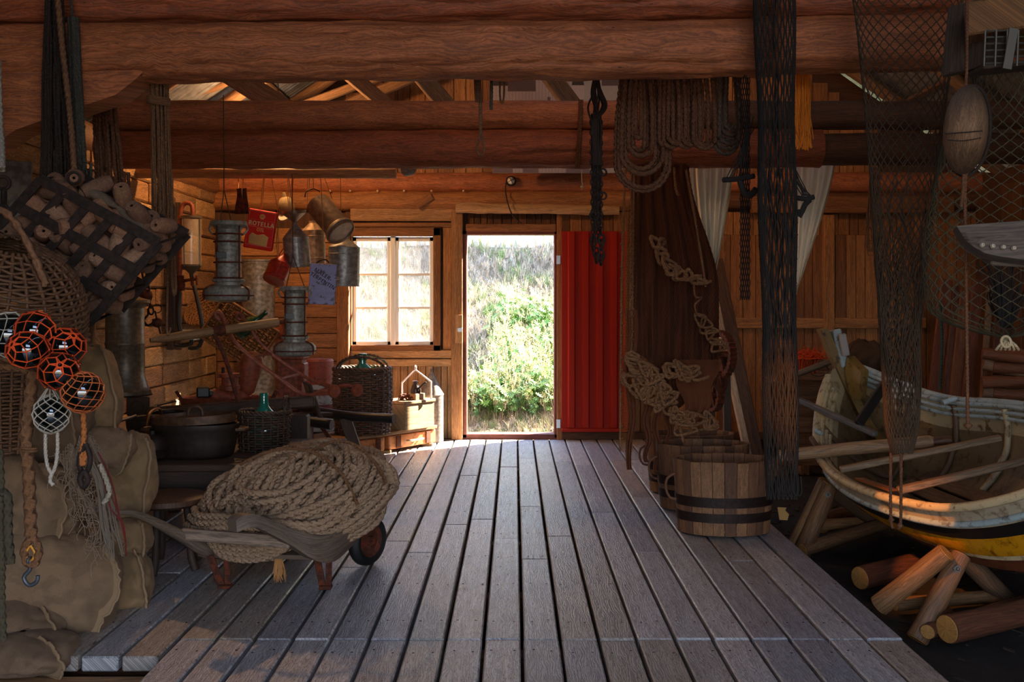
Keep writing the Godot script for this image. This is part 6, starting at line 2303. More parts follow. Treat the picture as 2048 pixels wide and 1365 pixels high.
# ------------------------------------------------------------------ things on the low platform by the window
func build_corner(_redrust: Material, rusty: Material, diron: Material, zinc: Material) -> void:
	var mb: MB
	var o: Node3D
	var wick := M("wicker_brown2", Color(0.36, 0.24, 0.16), 0.65, {"tex": "blotch", "scale": Vector3(6, 6, 6)})
	var bottle := StandardMaterial3D.new()
	bottle.albedo_color = Color(0.05, 0.50, 0.36, 0.15)
	bottle.refraction_enabled = true
	bottle.refraction_scale = 0.05
	bottle.transparency = BaseMaterial3D.TRANSPARENCY_ALPHA
	bottle.roughness = 0.05
	var glassg := M("bottle_green", Color(0.02, 0.24, 0.17), 0.06, {"spec": 0.7})
	mats["bottle"] = bottle
	# platform: worn top boards on two drawered chests, set slantwise to the wall
	var R := Vector3(-0.74, 0, -9.62)
	var L := Vector3(-1.52, 0, -8.62)
	var e := (R - L).normalized()
	var back := Vector3(-e.z, 0, e.x) * -1.0
	if back.x > 0.0:
		back = -back
	o = thing("platform", "low worn wooden platform under the wicker demijohn and the box", "platform", (L + R) / 2 + back * 0.35)
	var pm := woods("platform", [Color(0.66, 0.48, 0.30), Color(0.72, 0.55, 0.38), Color(0.60, 0.42, 0.26)], 0.7, 0.2)
	for k in 4:
		mb = MB.new(k)
		var p := back * (0.055 + 0.112 * k)
		mb.bar(L - e * 0.06 + p + Vector3(0, 0.178, 0), R - e * (0.04 * k) + p + Vector3(0, 0.178, 0), 0.108, 0.03, 0.004)
		part(o, "top_board", mb, pm[k % 3])
	for q in [[0.0, 0.46], [0.50, 1.0]]:
		mb = MB.new(8)
		var a: Vector3 = L + (R - L) * q[0] + back * 0.24 + Vector3(0, 0.09, 0)
		var b: Vector3 = L + (R - L) * q[1] + back * 0.24 + Vector3(0, 0.09, 0)
		mb.bar(a, b, 0.44, 0.125, 0.008)
		var ch := part(o, "drawer", mb, M("leather_box", Color(0.76, 0.47, 0.25), 0.5, {"tex": "paint", "scale": Vector3(2, 2, 2)}))
		mb = MB.new(9)
		var m := (a + b) / 2 - back * 0.23
		mb.tube(MB.curve([m - e * 0.09, m - e * 0.085 - back * 0.035, m + e * 0.085 - back * 0.035, m + e * 0.09], 0.01), 0.011, 8)
		part(ch, "handle", mb, M("handle_pale", Color(0.72, 0.60, 0.46), 0.4))
		for s in [-0.2, 0.2]:
			mb = MB.new(10)
			mb.box(T(m + e * s + back * 0.004, Basis(e, Vector3.UP, e.cross(Vector3.UP))), Vector3(0.06, 0.11, 0.012), 0.002)
			part(ch, "corner_plate", mb, rusty)
	mb = MB.new(11)
	for t in [0.06, 0.5, 0.94]:
		for bk in [0.06, 0.40]:
			mb.box(T(L + (R - L) * t + back * bk + Vector3(0, 0.014, 0)), Vector3(0.10, 0.028, 0.10), 0.004)
	part(o, "foot", mb, pm[0])
	# demijohn in its wicker basket
	var c := Vector3(P(725, 0, 9.05).x, 0.194, -9.05)
	o = thing("wicker_basket", "tall square woven wicker basket holding a big green demijohn", "basket", c)
	wicker(o, T(c), func(t: float) -> Vector2: return Vector2(0.235 + 0.025 * sin(t * PI * 0.8), 0.58 * t), 30, 24, 0.0105, wick, 0.9)
	mb = MB.new(1)
	for k in 2:
		for ph in 3:
			var pts := []
			for j in 17:
				var t := j / 16.0
				var a := PI * t
				var q := Vector3(-cos(a) * 0.22, 0.57 + sin(a) * 0.13, (0.10 if k else -0.08) + 0.07 * sin(a) * (1.0 if k else -1.0))
				pts.append(c + q + Vector3(0, cos(t * 40.0 + ph * 2.1), sin(t * 40.0 + ph * 2.1)) * 0.009)
			mb.tube(PackedVector3Array(pts), 0.008, 5)
	part(o, "handle", mb, wick)
	o = thing("demijohn", "green glass demijohn with a green stopper inside the tall wicker basket", "bottle", c + Vector3(0, 0.02, 0))
	mb = MB.new(2)
	mb.lathe([Vector2(0.001, 0.02), Vector2(0.16, 0.02), Vector2(0.20, 0.08), Vector2(0.205, 0.40), Vector2(0.17, 0.50), Vector2(0.09, 0.58), Vector2(0.035, 0.63), Vector2(0.032, 0.68), Vector2(0.001, 0.68)], T(c), 30)
	part(o, "glass_body", mb, M("bottle_aqua", Color(0.16, 0.48, 0.40), 0.08, {"spec": 0.7}))
	mb = MB.new(3)
	mb.lathe([Vector2(0.001, 0.66), Vector2(0.042, 0.66), Vector2(0.042, 0.715), Vector2(0.036, 0.72), Vector2(0.001, 0.72)], T(c), 18)
	part(o, "stopper", mb, M("stopper_green", Color(0.02, 0.34, 0.16), 0.35))
	mb = MB.new(4)
	mb.tube(MB.curve([P(745, 734, 9.15), P(755, 723, 9.15), P(768, 720, 9.15), P(774, 730, 9.15), P(770, 742, 9.15)], 0.02), 0.004, 6)
	single("wire_loop", "thin pale hose looping up behind the wicker basket", "hose", mb, M("hose_pale", Color(0.62, 0.56, 0.46), 0.4))
	# barrel with grey and red bands
	c = Vector3(P(636, 0, 9.3).x, 0.0, -9.3)
	o = thing("banded_cask", "upright red cask with grey painted bands beside the wicker demijohn", "cask", c)
	var prof := func(y: float) -> float: return 0.14 + 0.012 * sin(PI * clampf(y / 0.83, 0, 1))
	var redp := M("cask_red", Color(0.44, 0.17, 0.11), 0.65, {"tex": "paint", "scale": Vector3(3, 3, 3)})
	var greyp := M("cask_grey", Color(0.52, 0.54, 0.56), 0.6, {"tex": "paint", "scale": Vector3(3, 3, 3)})
	var ys := [0.19, 0.30, 0.39, 0.435, 0.52, 0.575, 0.62, 0.83]
	for i in ys.size() - 1:
		mb = MB.new(i)
		var g := i % 2 == 1 or i == 0
		var ex := 0.004 if g else 0.0
		mb.lathe([Vector2(prof.call(ys[i]) + ex - 0.006, ys[i]), Vector2(prof.call(ys[i]) + ex, ys[i]), Vector2(prof.call(ys[i + 1]) + ex, ys[i + 1]), Vector2(prof.call(ys[i + 1]) + ex - 0.006, ys[i + 1])], T(c), 30)
		part(o, "band" if g else "staves", mb, greyp if g else redp)
	mb = MB.new(9)
	mb.lathe([Vector2(0.145, 0.83), Vector2(0.13, 0.85), Vector2(0.001, 0.86)], T(c), 30)
	part(o, "lid", mb, redp)
	mb = MB.new(10)
	mb.box(T(c + Vector3(0, 0.095, 0)), Vector3(0.30, 0.19, 0.28), 0.01)
	part(o, "block", mb, mats["wood_dark_timber1"])
	# wooden box lit by the sun
	o = thing("wooden_box", "stained pale wooden box on the platform in the sun from the door", "box", P(822, 857, 9.35))
	var bq := Basis(e, Vector3.UP, e.cross(Vector3.UP))
	c = Vector3(-1.0, 0.195, -9.42)
	mb = MB.new(1)
	mb.box(T(c + Vector3(0, 0.12, 0), bq), Vector3(0.40, 0.24, 0.30), 0.006)
	part(o, "case", mb, wood("box_pale", Color(0.72, 0.58, 0.42), 0.7, 0.2))
	mb = MB.new(2)
	mb.box(T(c + Vector3(0, 0.255, 0), bq), Vector3(0.42, 0.03, 0.32), 0.005)
	part(o, "lid", mb, pm[1])
	# cone topped can and its white wire bail, jug, heap of chain
	o = thing("cone_can", "grey can with a tall conical top beside the sunlit box", "canister", Vector3(-0.83, 0.0, -9.78))
	c = Vector3(-0.82, 0.19, -9.88)
	mb = MB.new(1)
	mb.lathe([Vector2(0.001, -0.19), Vector2(0.12, -0.19), Vector2(0.12, 0.27), Vector2(0.125, 0.275), Vector2(0.012, 0.50), Vector2(0.012, 0.53), Vector2(0.001, 0.53)], T(c), 32)
	part(o, "body", mb, M("can_grey", Color(0.46, 0.44, 0.44), 0.5, {"tex": "blotch", "scale": Vector3(4, 4, 4), "metal": 0.3}))
	o = thing("lamp_frame", "white painted wire frame with a peaked top standing on the wooden box", "frame", Vector3(-0.98, 0.47, -9.4))
	mb = MB.new(2)
	var q0 := Vector3(P(804, 0, 9.4).x, 0.465, -9.4)
	var q1 := Vector3(P(862, 0, 9.4).x, 0.465, -9.4)
	var tp := P(831, 740, 9.4)
	mb.tube(PackedVector3Array([q0, Vector3(q0.x, P(0, 766, 9.4).y, -9.4), tp, Vector3(q1.x, P(0, 764, 9.4).y, -9.4), q1]), 0.0085, 8)
	mb.ball(tp + Vector3(0, 0.02, 0), Vector3(0.012, 0.025, 0.012), 10)
	part(o, "wire", mb, M("wire_white", Color(0.9, 0.9, 0.92), 0.4))
	o = thing("small_jug", "small dark brown jug on a wooden block on the sunlit box", "jug", Vector3(-0.93, 0.47, -9.38))
	c = Vector3(P(831, 0, 9.36).x, 0.465, -9.36)
	mb = MB.new(1)
	mb.box(T(c + Vector3(0.01, 0.03, 0), bq), Vector3(0.13, 0.06, 0.10), 0.004)
	part(o, "block", mb, pm[1])
	mb = MB.new(2)
	mb.lathe([Vector2(0.001, 0.06), Vector2(0.05, 0.06), Vector2(0.054, 0.085), Vector2(0.042, 0.12), Vector2(0.022, 0.15), Vector2(0.022, 0.17), Vector2(0.03, 0.175), Vector2(0.018, 0.172)], T(c), 22)
	mb.tube(PackedVector3Array([c + Vector3(0.03, 0.10, 0.01), c + Vector3(0.075, 0.15, 0.01), c + Vector3(0.10, 0.165, 0.01)]), 0.009, 8)
	part(o, "jug_body", mb, M("jug_brown", Color(0.16, 0.09, 0.06), 0.35))
	mb = MB.new(3)
	c = Vector3(P(812, 0, 9.34).x, 0.472, -9.34)
	var r := mb.r
	for i in 26:
		var p := c + Vector3(r.randf_range(-0.075, 0.075), 0, r.randf_range(-0.05, 0.05))
		p.y += maxf(0.0, 0.045 - 0.5 * absf(p.x - c.x)) * r.randf() + 0.005
		mb.ring(p, Vector3(r.randf_range(-1, 1), r.randf_range(0.2, 1), r.randf_range(-1, 1)).normalized(), 0.016, 0.005, 10, 5)
	single("chain_heap", "small heap of rusty chain links on the wooden box", "chain", mb, rusty)
	# low basket with a green bottle in front of the machines
	c = Vector3(P(530, 0, 6.35).x, 0.23, -6.2)
	c = Vector3(P(528, 0, 6.2).x, 0.47, -6.2)
	o = thing("wicker_basket", "low dark oval wicker basket with a green bottle on the low table", "basket", c)
	wicker(o, T(c), func(t: float) -> Vector2: return Vector2(0.145 + 0.012 * t, 0.235 * t), 16, 20, 0.0068, M("wicker_black", Color(0.22, 0.15, 0.10), 0.6), 0.8)
	mb = MB.new(1)
	for ph in 2:
		var pts := []
		for j in 13:
			var a := PI * j / 12.0
			pts.append(c + Vector3(0.14 + 0.012 * sin(j * 2.0 + ph * PI), 0.23 + sin(a) * 0.10, -cos(a) * 0.06))
		mb.tube(PackedVector3Array(pts), 0.008, 5)
	part(o, "handle", mb, mats["wicker_black"])
	o = thing("green_bottle", "green glass bottle neck standing out of the low dark basket", "bottle", c + Vector3(0, 0.01, 0))
	mb = MB.new(2)
	mb.lathe([Vector2(0.001, 0.02), Vector2(0.10, 0.02), Vector2(0.115, 0.10), Vector2(0.10, 0.18), Vector2(0.06, 0.225), Vector2(0.03, 0.26), Vector2(0.024, 0.31), Vector2(0.027, 0.335), Vector2(0.024, 0.34), Vector2(0.018, 0.335), Vector2(0.018, 0.27)], T(c + Vector3(0, 0.01, 0)), 26)
	part(o, "glass_body", mb, M("bottle_teal", Color(0.03, 0.38, 0.32), 0.07, {"spec": 0.7}))
	# lying green bottle behind the pole
	o = thing("green_bottle", "dark green bottle lying tilted in the plaited basket behind the pole", "bottle", P(510, 660, 8.0))
	mb = MB.new(3)
	mb.lathe([Vector2(0.001, 0.0), Vector2(0.055, 0.0), Vector2(0.06, 0.02), Vector2(0.06, 0.16), Vector2(0.022, 0.22), Vector2(0.018, 0.28), Vector2(0.022, 0.30), Vector2(0.018, 0.30), Vector2(0.014, 0.29)], Transform3D(along(P(528, 630, 8.15) - P(480, 668, 8.2)), P(478, 668, 8.2)), 22)
	part(o, "glass_body", mb, glassg)
	# bulkhead lamp with its cable and the round shade seen on the back logs
	o = thing("bulkhead_lamp", "small round caged wall lamp on the log above the door", "lamp", P(1022, 372, BACK - 0.12))
	c = P(1022, 362, BACK - 0.14)
	mb = MB.new(1)
	mb.lathe([Vector2(0.001, -0.03), Vector2(0.052, -0.03), Vector2(0.05, 0.0), Vector2(0.04, 0.01)], T(c, along(Vector3.BACK)), 20)
	part(o, "base", mb, diron)
	mb = MB.new(2)
	mb.ball(c + Vector3(0, 0, 0.01), Vector3(0.038, 0.038, 0.03), 16)
	part(o, "glass", mb, M("lamp_glass", Color(0.85, 0.84, 0.8), 0.2))
	mb = MB.new(3)
	mb.ring(c + Vector3(0, 0, 0.02), Vector3.BACK, 0.041, 0.003)
	for k in 2:
		var dd := Vector3(cos(k * PI / 2 + 0.5), sin(k * PI / 2 + 0.5), 0)
		mb.tube(MB.curve([c - dd * 0.041 + Vector3(0, 0, 0.02), c + Vector3(0, 0, 0.045), c + dd * 0.041 + Vector3(0, 0, 0.02)], 0.01), 0.003, 5)
	part(o, "cage", mb, diron)
	mb = MB.new(4)
	mb.tube(MB.curve([P(1014, 355, BACK - 0.13), P(1011, 380, BACK - 0.12), P(1016, 408, BACK - 0.18), P(1026, 432, BACK - 0.16), P(1043, 447, BACK - 0.06)], 0.03), 0.006, 6)
	part(o, "cable", mb, M("cable", Color(0.05, 0.045, 0.04), 0.5))
	o = thing("pendant_lamp", "old grey white round lamp hung under the middle beam", "lamp", P(818, 352, 7.6))
	mb = MB.new(5)
	mb.lathe([Vector2(0.001, -0.04), Vector2(0.035, -0.036), Vector2(0.058, -0.012), Vector2(0.066, 0.03), Vector2(0.06, 0.075), Vector2(0.03, 0.10), Vector2(0.001, 0.11)], T(P(817, 341, 7.4), euler(0, 0, 12)), 20)
	part(o, "shade", mb, M("shade_grey", Color(0.58, 0.54, 0.48), 0.6, {"tex": "blotch", "scale": Vector3(6, 6, 6)}))
	cords(o, [[P(816, 336, 7.4), P(815, 300, 7.4), P(812, 255, 7.4)]], mats["cord_dark"])

func tub(label: String, c: Vector3, rx: float, rz: float, h: float, cols: Array, seed_: int) -> void:
	var o := thing("wooden_tub", label, "tub", c, "oval wooden tubs in a row")
	var n := 26
	var r := RandomNumberGenerator.new()
	r.seed = seed_
	for i in n:
		var a0 := TAU * i / n
		var a1 := TAU * (i + 1) / n - 0.012
		var mb := MB.new(seed_ * 40 + i)
		var dr := r.randf_range(-0.002, 0.002)
		var top := h + r.randf_range(-0.004, 0.004)
		var p := func(a: float, k: float, y: float, ins: float) -> Vector3:
			return c + Vector3(cos(a) * (rx * k - ins + dr), y, sin(a) * (rz * k - ins + dr))
		var ring := []
		for y in [0.012, h * 0.5, top]:
			var k: float = 0.90 + 0.10 * y / h
			ring.append([p.call(a0, k, y, 0.0), p.call((a0 + a1) / 2, k, y, -0.001), p.call(a1, k, y, 0.0), p.call(a1, k, y, 0.02), p.call((a0 + a1) / 2, k, y, 0.02), p.call(a0, k, y, 0.02)])
		var off := Vector2(r.randf() * 5.0, r.randf() * 5.0)
		for j in 6:
			var j2 := (j + 1) % 6
			for s in 2:
				mb.face([ring[s][j], ring[s][j2], ring[s + 1][j2], ring[s + 1][j]], [off + Vector2(s * 0.2, j * 0.04), off + Vector2(s * 0.2, j * 0.04 + 0.04), off + Vector2(s * 0.2 + 0.2, j * 0.04 + 0.04), off + Vector2(s * 0.2 + 0.2, j * 0.04)])
		mb.face([ring[2][0], ring[2][1], ring[2][4], ring[2][5]])
		mb.face([ring[2][1], ring[2][2], ring[2][3], ring[2][4]])
		part(o, "stave", mb, cols[r.randi() % cols.size()])
	var hoop := M("hoop_iron", Color(0.17, 0.10, 0.075), 0.6, {"tex": "blotch", "scale": Vector3(4, 4, 4), "metal": 0.4})
	for q in [[0.20, 0.055], [0.40, 0.06]]:
		var mb := MB.new(seed_)
		var k0: float = 0.90 + 0.10 * q[0]
		var y0: float = h * q[0]
		var k1: float = k0 + 0.10 * q[1] / h
		mb.lathe([Vector2(rx * k0 + 0.001, y0), Vector2(rx * k0 + 0.005, y0), Vector2(rx * k1 + 0.005, y0 + q[1]), Vector2(rx * k1 + 0.001, y0 + q[1])], T(c), 44, rz / rx)
		part(o, "hoop", mb, hoop)
	var mb := MB.new(seed_)
	mb.lathe([Vector2(rx * 0.88, 0.03), Vector2(rx * 0.88, 0.05), Vector2(0.001, 0.05)], T(c), 30, rz / rx)
	part(o, "bottom", mb, cols[0])
	mb = MB.new(seed_ + 1)
	mb.tube(MB.curve([c + Vector3(-rx * 0.985, h * 0.80, 0.03), c + Vector3(-rx * 1.13, h * 0.74, 0.03), c + Vector3(-rx * 1.16, h * 0.60, 0.03), c + Vector3(-rx * 1.08, h * 0.48, 0.03), c + Vector3(-rx * 0.955, h * 0.46, 0.03)], 0.02), 0.011, 8, true, 0.7)
	part(o, "handle", mb, cols[1])

func squiggle(mb: MB, a: Vector3, b: Vector3, n: int, amp: float, q: float) -> void:
	var pts := []
	var r := mb.r
	for i in n + 1:
		var t := float(i) / n
		var w := amp * (0.5 + r.randf())
		var an := i * 2.1 + r.randf_range(-0.7, 0.7)
		pts.append(a.lerp(b, t) + Vector3(cos(an) * w, sin(an) * w * 0.8, sin(an * 1.7) * w * 0.4))
	mb.rope(MB.curve(pts, 0.012), q, q * 2.4, 7, 4)

func build_right() -> void:
	var mb: MB
	var o: Node3D
	var rope_dk: Material = mats["rope_tarred"]
	var rope_br: Material = mats["rope_brown"]
	var rope_tan: Material = mats["rope_tan"]
	var diron: Material = mats["dark_iron"]
	var rusty: Material = mats["rusty_iron"]
	# ---- rope hanks on the back of the near beam
	o = thing("rope_hank", "large hank of thick brown rope in nested loops under the near beam", "rope", P(1285, 385, 4.75))
	var lst := []
	for k in 9:
		var u0 := 1232.0 + 5.0 * k
		var u1 := 1338.0 - 7.0 * k
		lst.append([px(u1 - u0, 4.75), px(240.0 - 13.0 * k + 8.0 * sin(k * 2.0), 4.75), px((u0 + u1) / 2 - 1285.0, 4.75), 0.02 * (k % 3) - 0.006 * k])
	loops(o, "turns", P(1285, 142, 4.75), lst, 0.0125, rope_br, 201)
	o = thing("rope_hank", "broad hank of medium brown rope hung beside the large hank", "rope", P(1372, 300, 4.7))
	lst = []
	for k in 9:
		var uc := 1332.0 + 9.5 * k
		lst.append([px(26.0 + 4.0 * (k % 3), 4.7), px(148.0 + 4.0 * sin(k * 1.9), 4.7), px(uc - 1372.0, 4.7), 0.012 * (k % 3)])
	lst.append([px(42.0, 4.7), px(156.0, 4.7), px(33.0, 4.7), 0.04])
	loops(o, "turns", P(1372, 144, 4.7), lst, 0.0115, mats["rope_brown"], 202)
	o = thing("rope_hank", "narrow hank of greyish rope next to the dark net column", "rope", P(1455, 305, 4.7))
	lst = []
	for k in 7:
		lst.append([px(46.0 - 4.0 * k, 4.7), px(168.0 - 9.0 * k, 4.7), px(2.0 * k - 4.0, 4.7), 0.016 * (k % 3)])
	loops(o, "turns", P(1455, 140, 4.7), lst, 0.0115, M("rope_ash", Color(0.46, 0.36, 0.28), 0.9, {"tex": "speck", "scale": Vector3(8, 8, 8)}), 203)
	# thin lines and the chain between door and hank
	o = thing("hanging_line", "thin doubled line with a long eye hung over the beams", "rope", P(962, 310, 4.6))
	mb = MB.new(1)
	mb.rope(MB.curve([P(956, 145, 4.6), P(959, 200, 4.6), P(960, 265, 4.6), P(954, 296, 4.6), P(961, 312, 4.6), P(968, 298, 4.6), P(963, 265, 4.6), P(962, 200, 4.6), P(960, 145, 4.6)], 0.01), 0.0055)
	part(o, "line", mb, rope_tan)
	mb = MB.new(2)
	for k in 5:
		mb.rope(MB.curve([P(949 + 3 * k, 145, 4.58), P(950 + 3 * k, 185 + 5 * (k % 3), 4.58), P(952 + 3 * k, 205, 4.59)], 0.02), 0.004)
	part(o, "gathered_end", mb, rope_br)
	mb = MB.new(3)
	mb.rope(MB.curve([P(983, 146, 4.6), P(983, 185, 4.6), P(982, 216, 4.6), P(984, 220, 4.6)], 0.02), 0.008)
	single("rope_tail", "short grey green rope end hanging from the near beam", "rope", mb, mats["rope_grey"])
	mb = MB.new(4)
	mb.rope(MB.curve([P(1000, 146, 4.62), P(1000, 190, 4.62), P(1004, 207, 4.62), P(1008, 190, 4.62), P(1008, 146, 4.62)], 0.01), 0.005)
	single("rope_loop", "small pale loop of cord hanging from the near beam", "rope", mb, rope_tan)
	mb = MB.new(5)
	mb.rope(MB.curve([P(1160, 200, 6.72), P(1158, 260, 6.70), P(1152, 338, 6.72)], 0.02), 0.010)
	mb.rope(MB.curve([P(1164, 200, 6.72), P(1161, 260, 6.70), P(1157, 338, 6.72)], 0.02), 0.010)
	single("beam_lashing", "doubled brown rope lashed round the middle beam", "rope", mb, rope_br)
	mb = MB.new(6)
	mb.tube(MB.curve([P(1163, 340, 6.75), P(1164, 365, 6.75), P(1166, 372, 6.75), P(1163, 380, 6.75)], 0.01), 0.004, 5)
	mb.blob(P(1164, 374, 6.75), 0.014)
	single("knotted_cord", "short pale knotted cord under the middle beam", "rope", mb, M("cord_pale", Color(0.7, 0.62, 0.48), 0.9))
	o = thing("hanging_chains", "dark bundle of thin chains with hooks and long links hung from the near beam", "chain", P(1195, 530, 4.9))
	mb = MB.new(7)
	for k in 5:
		chain(mb, P(1184 + 4 * k, 230, 4.9 + 0.012 * (k % 2)), P(1187 + 3.5 * k, 480 - 14 * (k % 3), 4.9 + 0.012 * (k % 2)), 0.034, 0.0042)
	part(o, "chain", mb, diron)
	mb = MB.new(8)
	for q in [[1187, 488], [1203, 486], [1193, 512], [1202, 516]]:
		for k in 2:
			var path := PackedVector3Array()
			var c := P(q[0], q[1] - 6 + k * 10, 4.9)
			for j in 17:
				var a := TAU * j / 16.0
				path.append(c + Vector3(sin(a) * 0.014 * (1.0 if k == 0 else 0.4), cos(a) * 0.026, sin(a) * 0.014 * (0.4 if k == 0 else 1.0)))
			mb.tube(path, 0.0055, 6, false)
		part(o, "long_link", mb, diron)
		mb = MB.new(8)
	for v in [345, 392, 432]:
		mb = MB.new(v)
		mb.ring(P(1206 if v != 432 else 1186, v, 4.9), Vector3(0.2, 0, 1), 0.017, 0.005)
		part(o, "ring", mb, diron)
	mb = MB.new(9)
	var r := mb.r
	for k in 14:
		var u := 1192.0 + r.randf_range(-10, 12)
		mb.tube(MB.curve([P(1190 + r.randf_range(-4, 6), 145, 4.88), P(u, 185, 4.88 + r.randf_range(-0.03, 0.03)), P(u + r.randf_range(-12, 12), 215, 4.88 + r.randf_range(-0.03, 0.03)), P(1192 + r.randf_range(-8, 10), 250, 4.88), P(1192 + r.randf_range(-10, 12), 330, 4.89)], 0.015), 0.005, 5, false)
	part(o, "cord_tangle", mb, rope_dk)

	# ---- big brown net under the middle beam with its curled edge ropes
	o = thing("hanging_net", "big brown fine meshed net hung up in folds beside the red door", "net", P(1340, 940, 6.8))
	var brown := M("net_brown", Color(0.40, 0.20, 0.11), 0.95, {"tex": "grain", "scale": Vector3(0.25, 2.6, 1), "tri": false})
	var sheet := func(s: float, t: float) -> Vector3:
		var spread := smoothstep(0.0, 0.55, t)
		var u0 := lerpf(1262, 1252, spread)
		var u1 := lerpf(1378, 1438, spread)
		var u := lerpf(u0, u1, s)
		var v := lerpf(330, 740 + 70 * s - 40 * sin(s * 9.0), t)
		var fold := 0.05 * sin(s * 34.0 + 2.0 * sin(t * 3.0)) + 0.02 * sin(s * 71.0 + t * 4.0)
		return P(u, v, 6.85 + fold * (0.5 + 0.5 * t))
	mb = MB.new(10)
	var rows := []
	for i in 41:
		var row := PackedVector3Array()
		for j in 121:
			row.append(sheet.call(j / 120.0, i / 40.0))
		rows.append(row)
	mb.grid(rows, false, true)
	part(o, "folds", mb, brown)
	mb = MB.new(11)
	mb.net(func(s: float, t: float) -> Vector3: return sheet.call(s, t) + Vector3(0, 0, 0.012), 90, 80, 0.0011, false)
	part(o, "mesh", mb, M("net_brown_twine", Color(0.44, 0.24, 0.13), 0.95))
	# tatters below
	mb = MB.new(12)
	for q in [[1248, 1274, 620, 940], [1284, 1304, 790, 925], [1306, 1322, 790, 950], [1328, 1344, 790, 900], [1345, 1440, 720, 850]]:
		var w: float = q[1] - q[0]
		mb.net(func(s: float, t: float) -> Vector3:
			var k := lerpf(1.0, 0.35, t)
			return P(q[0] + w * 0.5 + (s - 0.5) * w * k + 4.0 * sin(t * 12.0), lerpf(q[2], q[3], t), 6.72 + 0.03 * sin(s * 14.0 + t * 3.0)), int(w * 0.8) + 8, 50, 0.0021, false, 0.003)
	part(o, "tatters", mb, M("net_brown_twine", Color.BLACK))
	var edge := M("edge_rope", Color(0.66, 0.47, 0.31), 0.9, {"tex": "speck", "scale": Vector3(8, 8, 8)})
	mb = MB.new(13)
	squiggle(mb, P(1308, 480, 6.62), P(1345, 545, 6.6), 16, 0.055, 0.0135)
	squiggle(mb, P(1340, 540, 6.6), P(1410, 565, 6.6), 18, 0.045, 0.0125)
	squiggle(mb, P(1262, 715, 6.6), P(1335, 790, 6.55), 34, 0.07, 0.0135)
	squiggle(mb, P(1255, 760, 6.6), P(1340, 810, 6.55), 26, 0.075, 0.0135)
	squiggle(mb, P(1330, 740, 6.58), P(1395, 745, 6.58), 24, 0.06, 0.013)
	squiggle(mb, P(1325, 780, 6.58), P(1375, 870, 6.6), 20, 0.06, 0.0115)
	squiggle(mb, P(1395, 630, 6.65), P(1440, 700, 6.65), 22, 0.055, 0.009)
	squiggle(mb, P(1350, 830, 6.6), P(1430, 850, 6.65), 24, 0.065, 0.0105)
	squiggle(mb, P(1385, 560, 6.62), P(1400, 640, 6.62), 6, 0.03, 0.007)
	part(o, "edge_rope", mb, edge)
	mb = MB.new(14)
	for q in [[1250, 340, 1243, 600, 1240, 900], [1262, 340, 1262, 520, 1258, 720], [1268, 340, 1265, 560, 1262, 740]]:
		mb.rope(MB.curve([P(q[0], q[1], 6.78), P(q[2], q[3], 6.74), P(q[4], q[5], 6.72)], 0.05), 0.008)
		for k in 22:
			mb.blob(P(q[2] + 2.0 * sin(k * 2.0), lerpf(420, q[5], k / 21.0), 6.72), 0.010)
	mb.rope(MB.curve([P(1372, 340, 6.7), P(1392, 450, 6.66), P(1412, 575, 6.64)], 0.05), 0.009)
	mb.rope(MB.curve([P(1348, 335, 6.7), P(1352, 380, 6.68), P(1358, 392, 6.68)], 0.03), 0.009)
	part(o, "border_line", mb, edge)
	# golden fringe of the net's left edge
	mb = MB.new(15)
	mb.net(func(s: float, t: float) -> Vector3: return P(1243 + 26.0 * s - 4.0 * t, lerpf(400, 905, t), 6.76 + 0.03 * sin(s * 12.0)), 16, 90, 0.0014, false, 0.0022)
	part(o, "edge_mesh", mb, M("net_gold", Color(0.58, 0.36, 0.14), 0.9))

	# ---- white sails
	var canvas := M("sail_canvas", Color(0.97, 0.93, 0.84), 0.85, {"sheen": 0.1})
	for q in [[[1376, 1466], [1418, 1428], 330, 572, 7.15, "white canvas sail hung in folds behind the brown net", 1], [[1588, 1668], [1592, 1594], 330, 592, 7.3, "cream canvas sail corner hung behind the dark net column", 2]]:
		mb = MB.new(q[6])
		rows = []
		for j in 41:
			var s := j / 40.0
			var col := PackedVector3Array()
			for i in 31:
				var t := i / 30.0
				var tt := pow(t, 1.25)
				var u := lerpf(lerpf(q[0][0], q[1][0], tt), lerpf(q[0][1], q[1][1], tt), s)
				var v: float = lerpf(q[2], q[3], t) - 26.0 * absf(s - 0.45) * t
				col.append(P(u, v, q[4] + (0.05 if q[6] == 1 else 0.02) * sin(s * 22.0 + t) * (1.0 - 0.4 * t)))
			rows.append(col)
		mb.grid(rows)
		var back2 := []
		for col2 in rows:
			var c2 := PackedVector3Array()
			for p: Vector3 in col2:
				c2.append(p + Vector3(0, 0, -0.003))
			back2.append(c2)
		mb.grid(back2, false, true)
		o = thing("canvas_sail", q[5], "sail", P((q[1][0] + q[1][1]) / 2.0, q[3], q[4]), "white canvas sails")
		part(o, "cloth", mb, canvas)
		mb = MB.new(3)
		var ed := PackedVector3Array()
		for i in 31:
			ed.append(rows[40][i])
		mb.tube(ed, 0.006, 6)
		var ed2 := PackedVector3Array()
		for i in 31:
			ed2.append(rows[0][i])
		mb.tube(ed2, 0.006, 6)
		part(o, "bolt_rope", mb, mats["cord_pale"])

	# ---- the dark net column
	o = thing("net_column", "tall black tarred net gathered into a column in front of the near beam", "net", P(1558, 1020, 4.12))
	var tar := M("tarred_net", Color(0.105, 0.075, 0.052), 0.9)
	mb = MB.new(16)
	var colf := func(s: float, t: float) -> Vector3:
		var v := lerpf(-60, 1000, t)
		var u0 := lerpf(1508, 1532, t)
		var u1 := lerpf(1588, 1596, t)
		var a := s * TAU
		var w := (u1 - u0) / 2.0 * (1.0 + 0.06 * sin(t * 17.0))
		return P((u0 + u1) / 2.0 - cos(a) * w, v, 4.12 - sin(a) * 0.055)
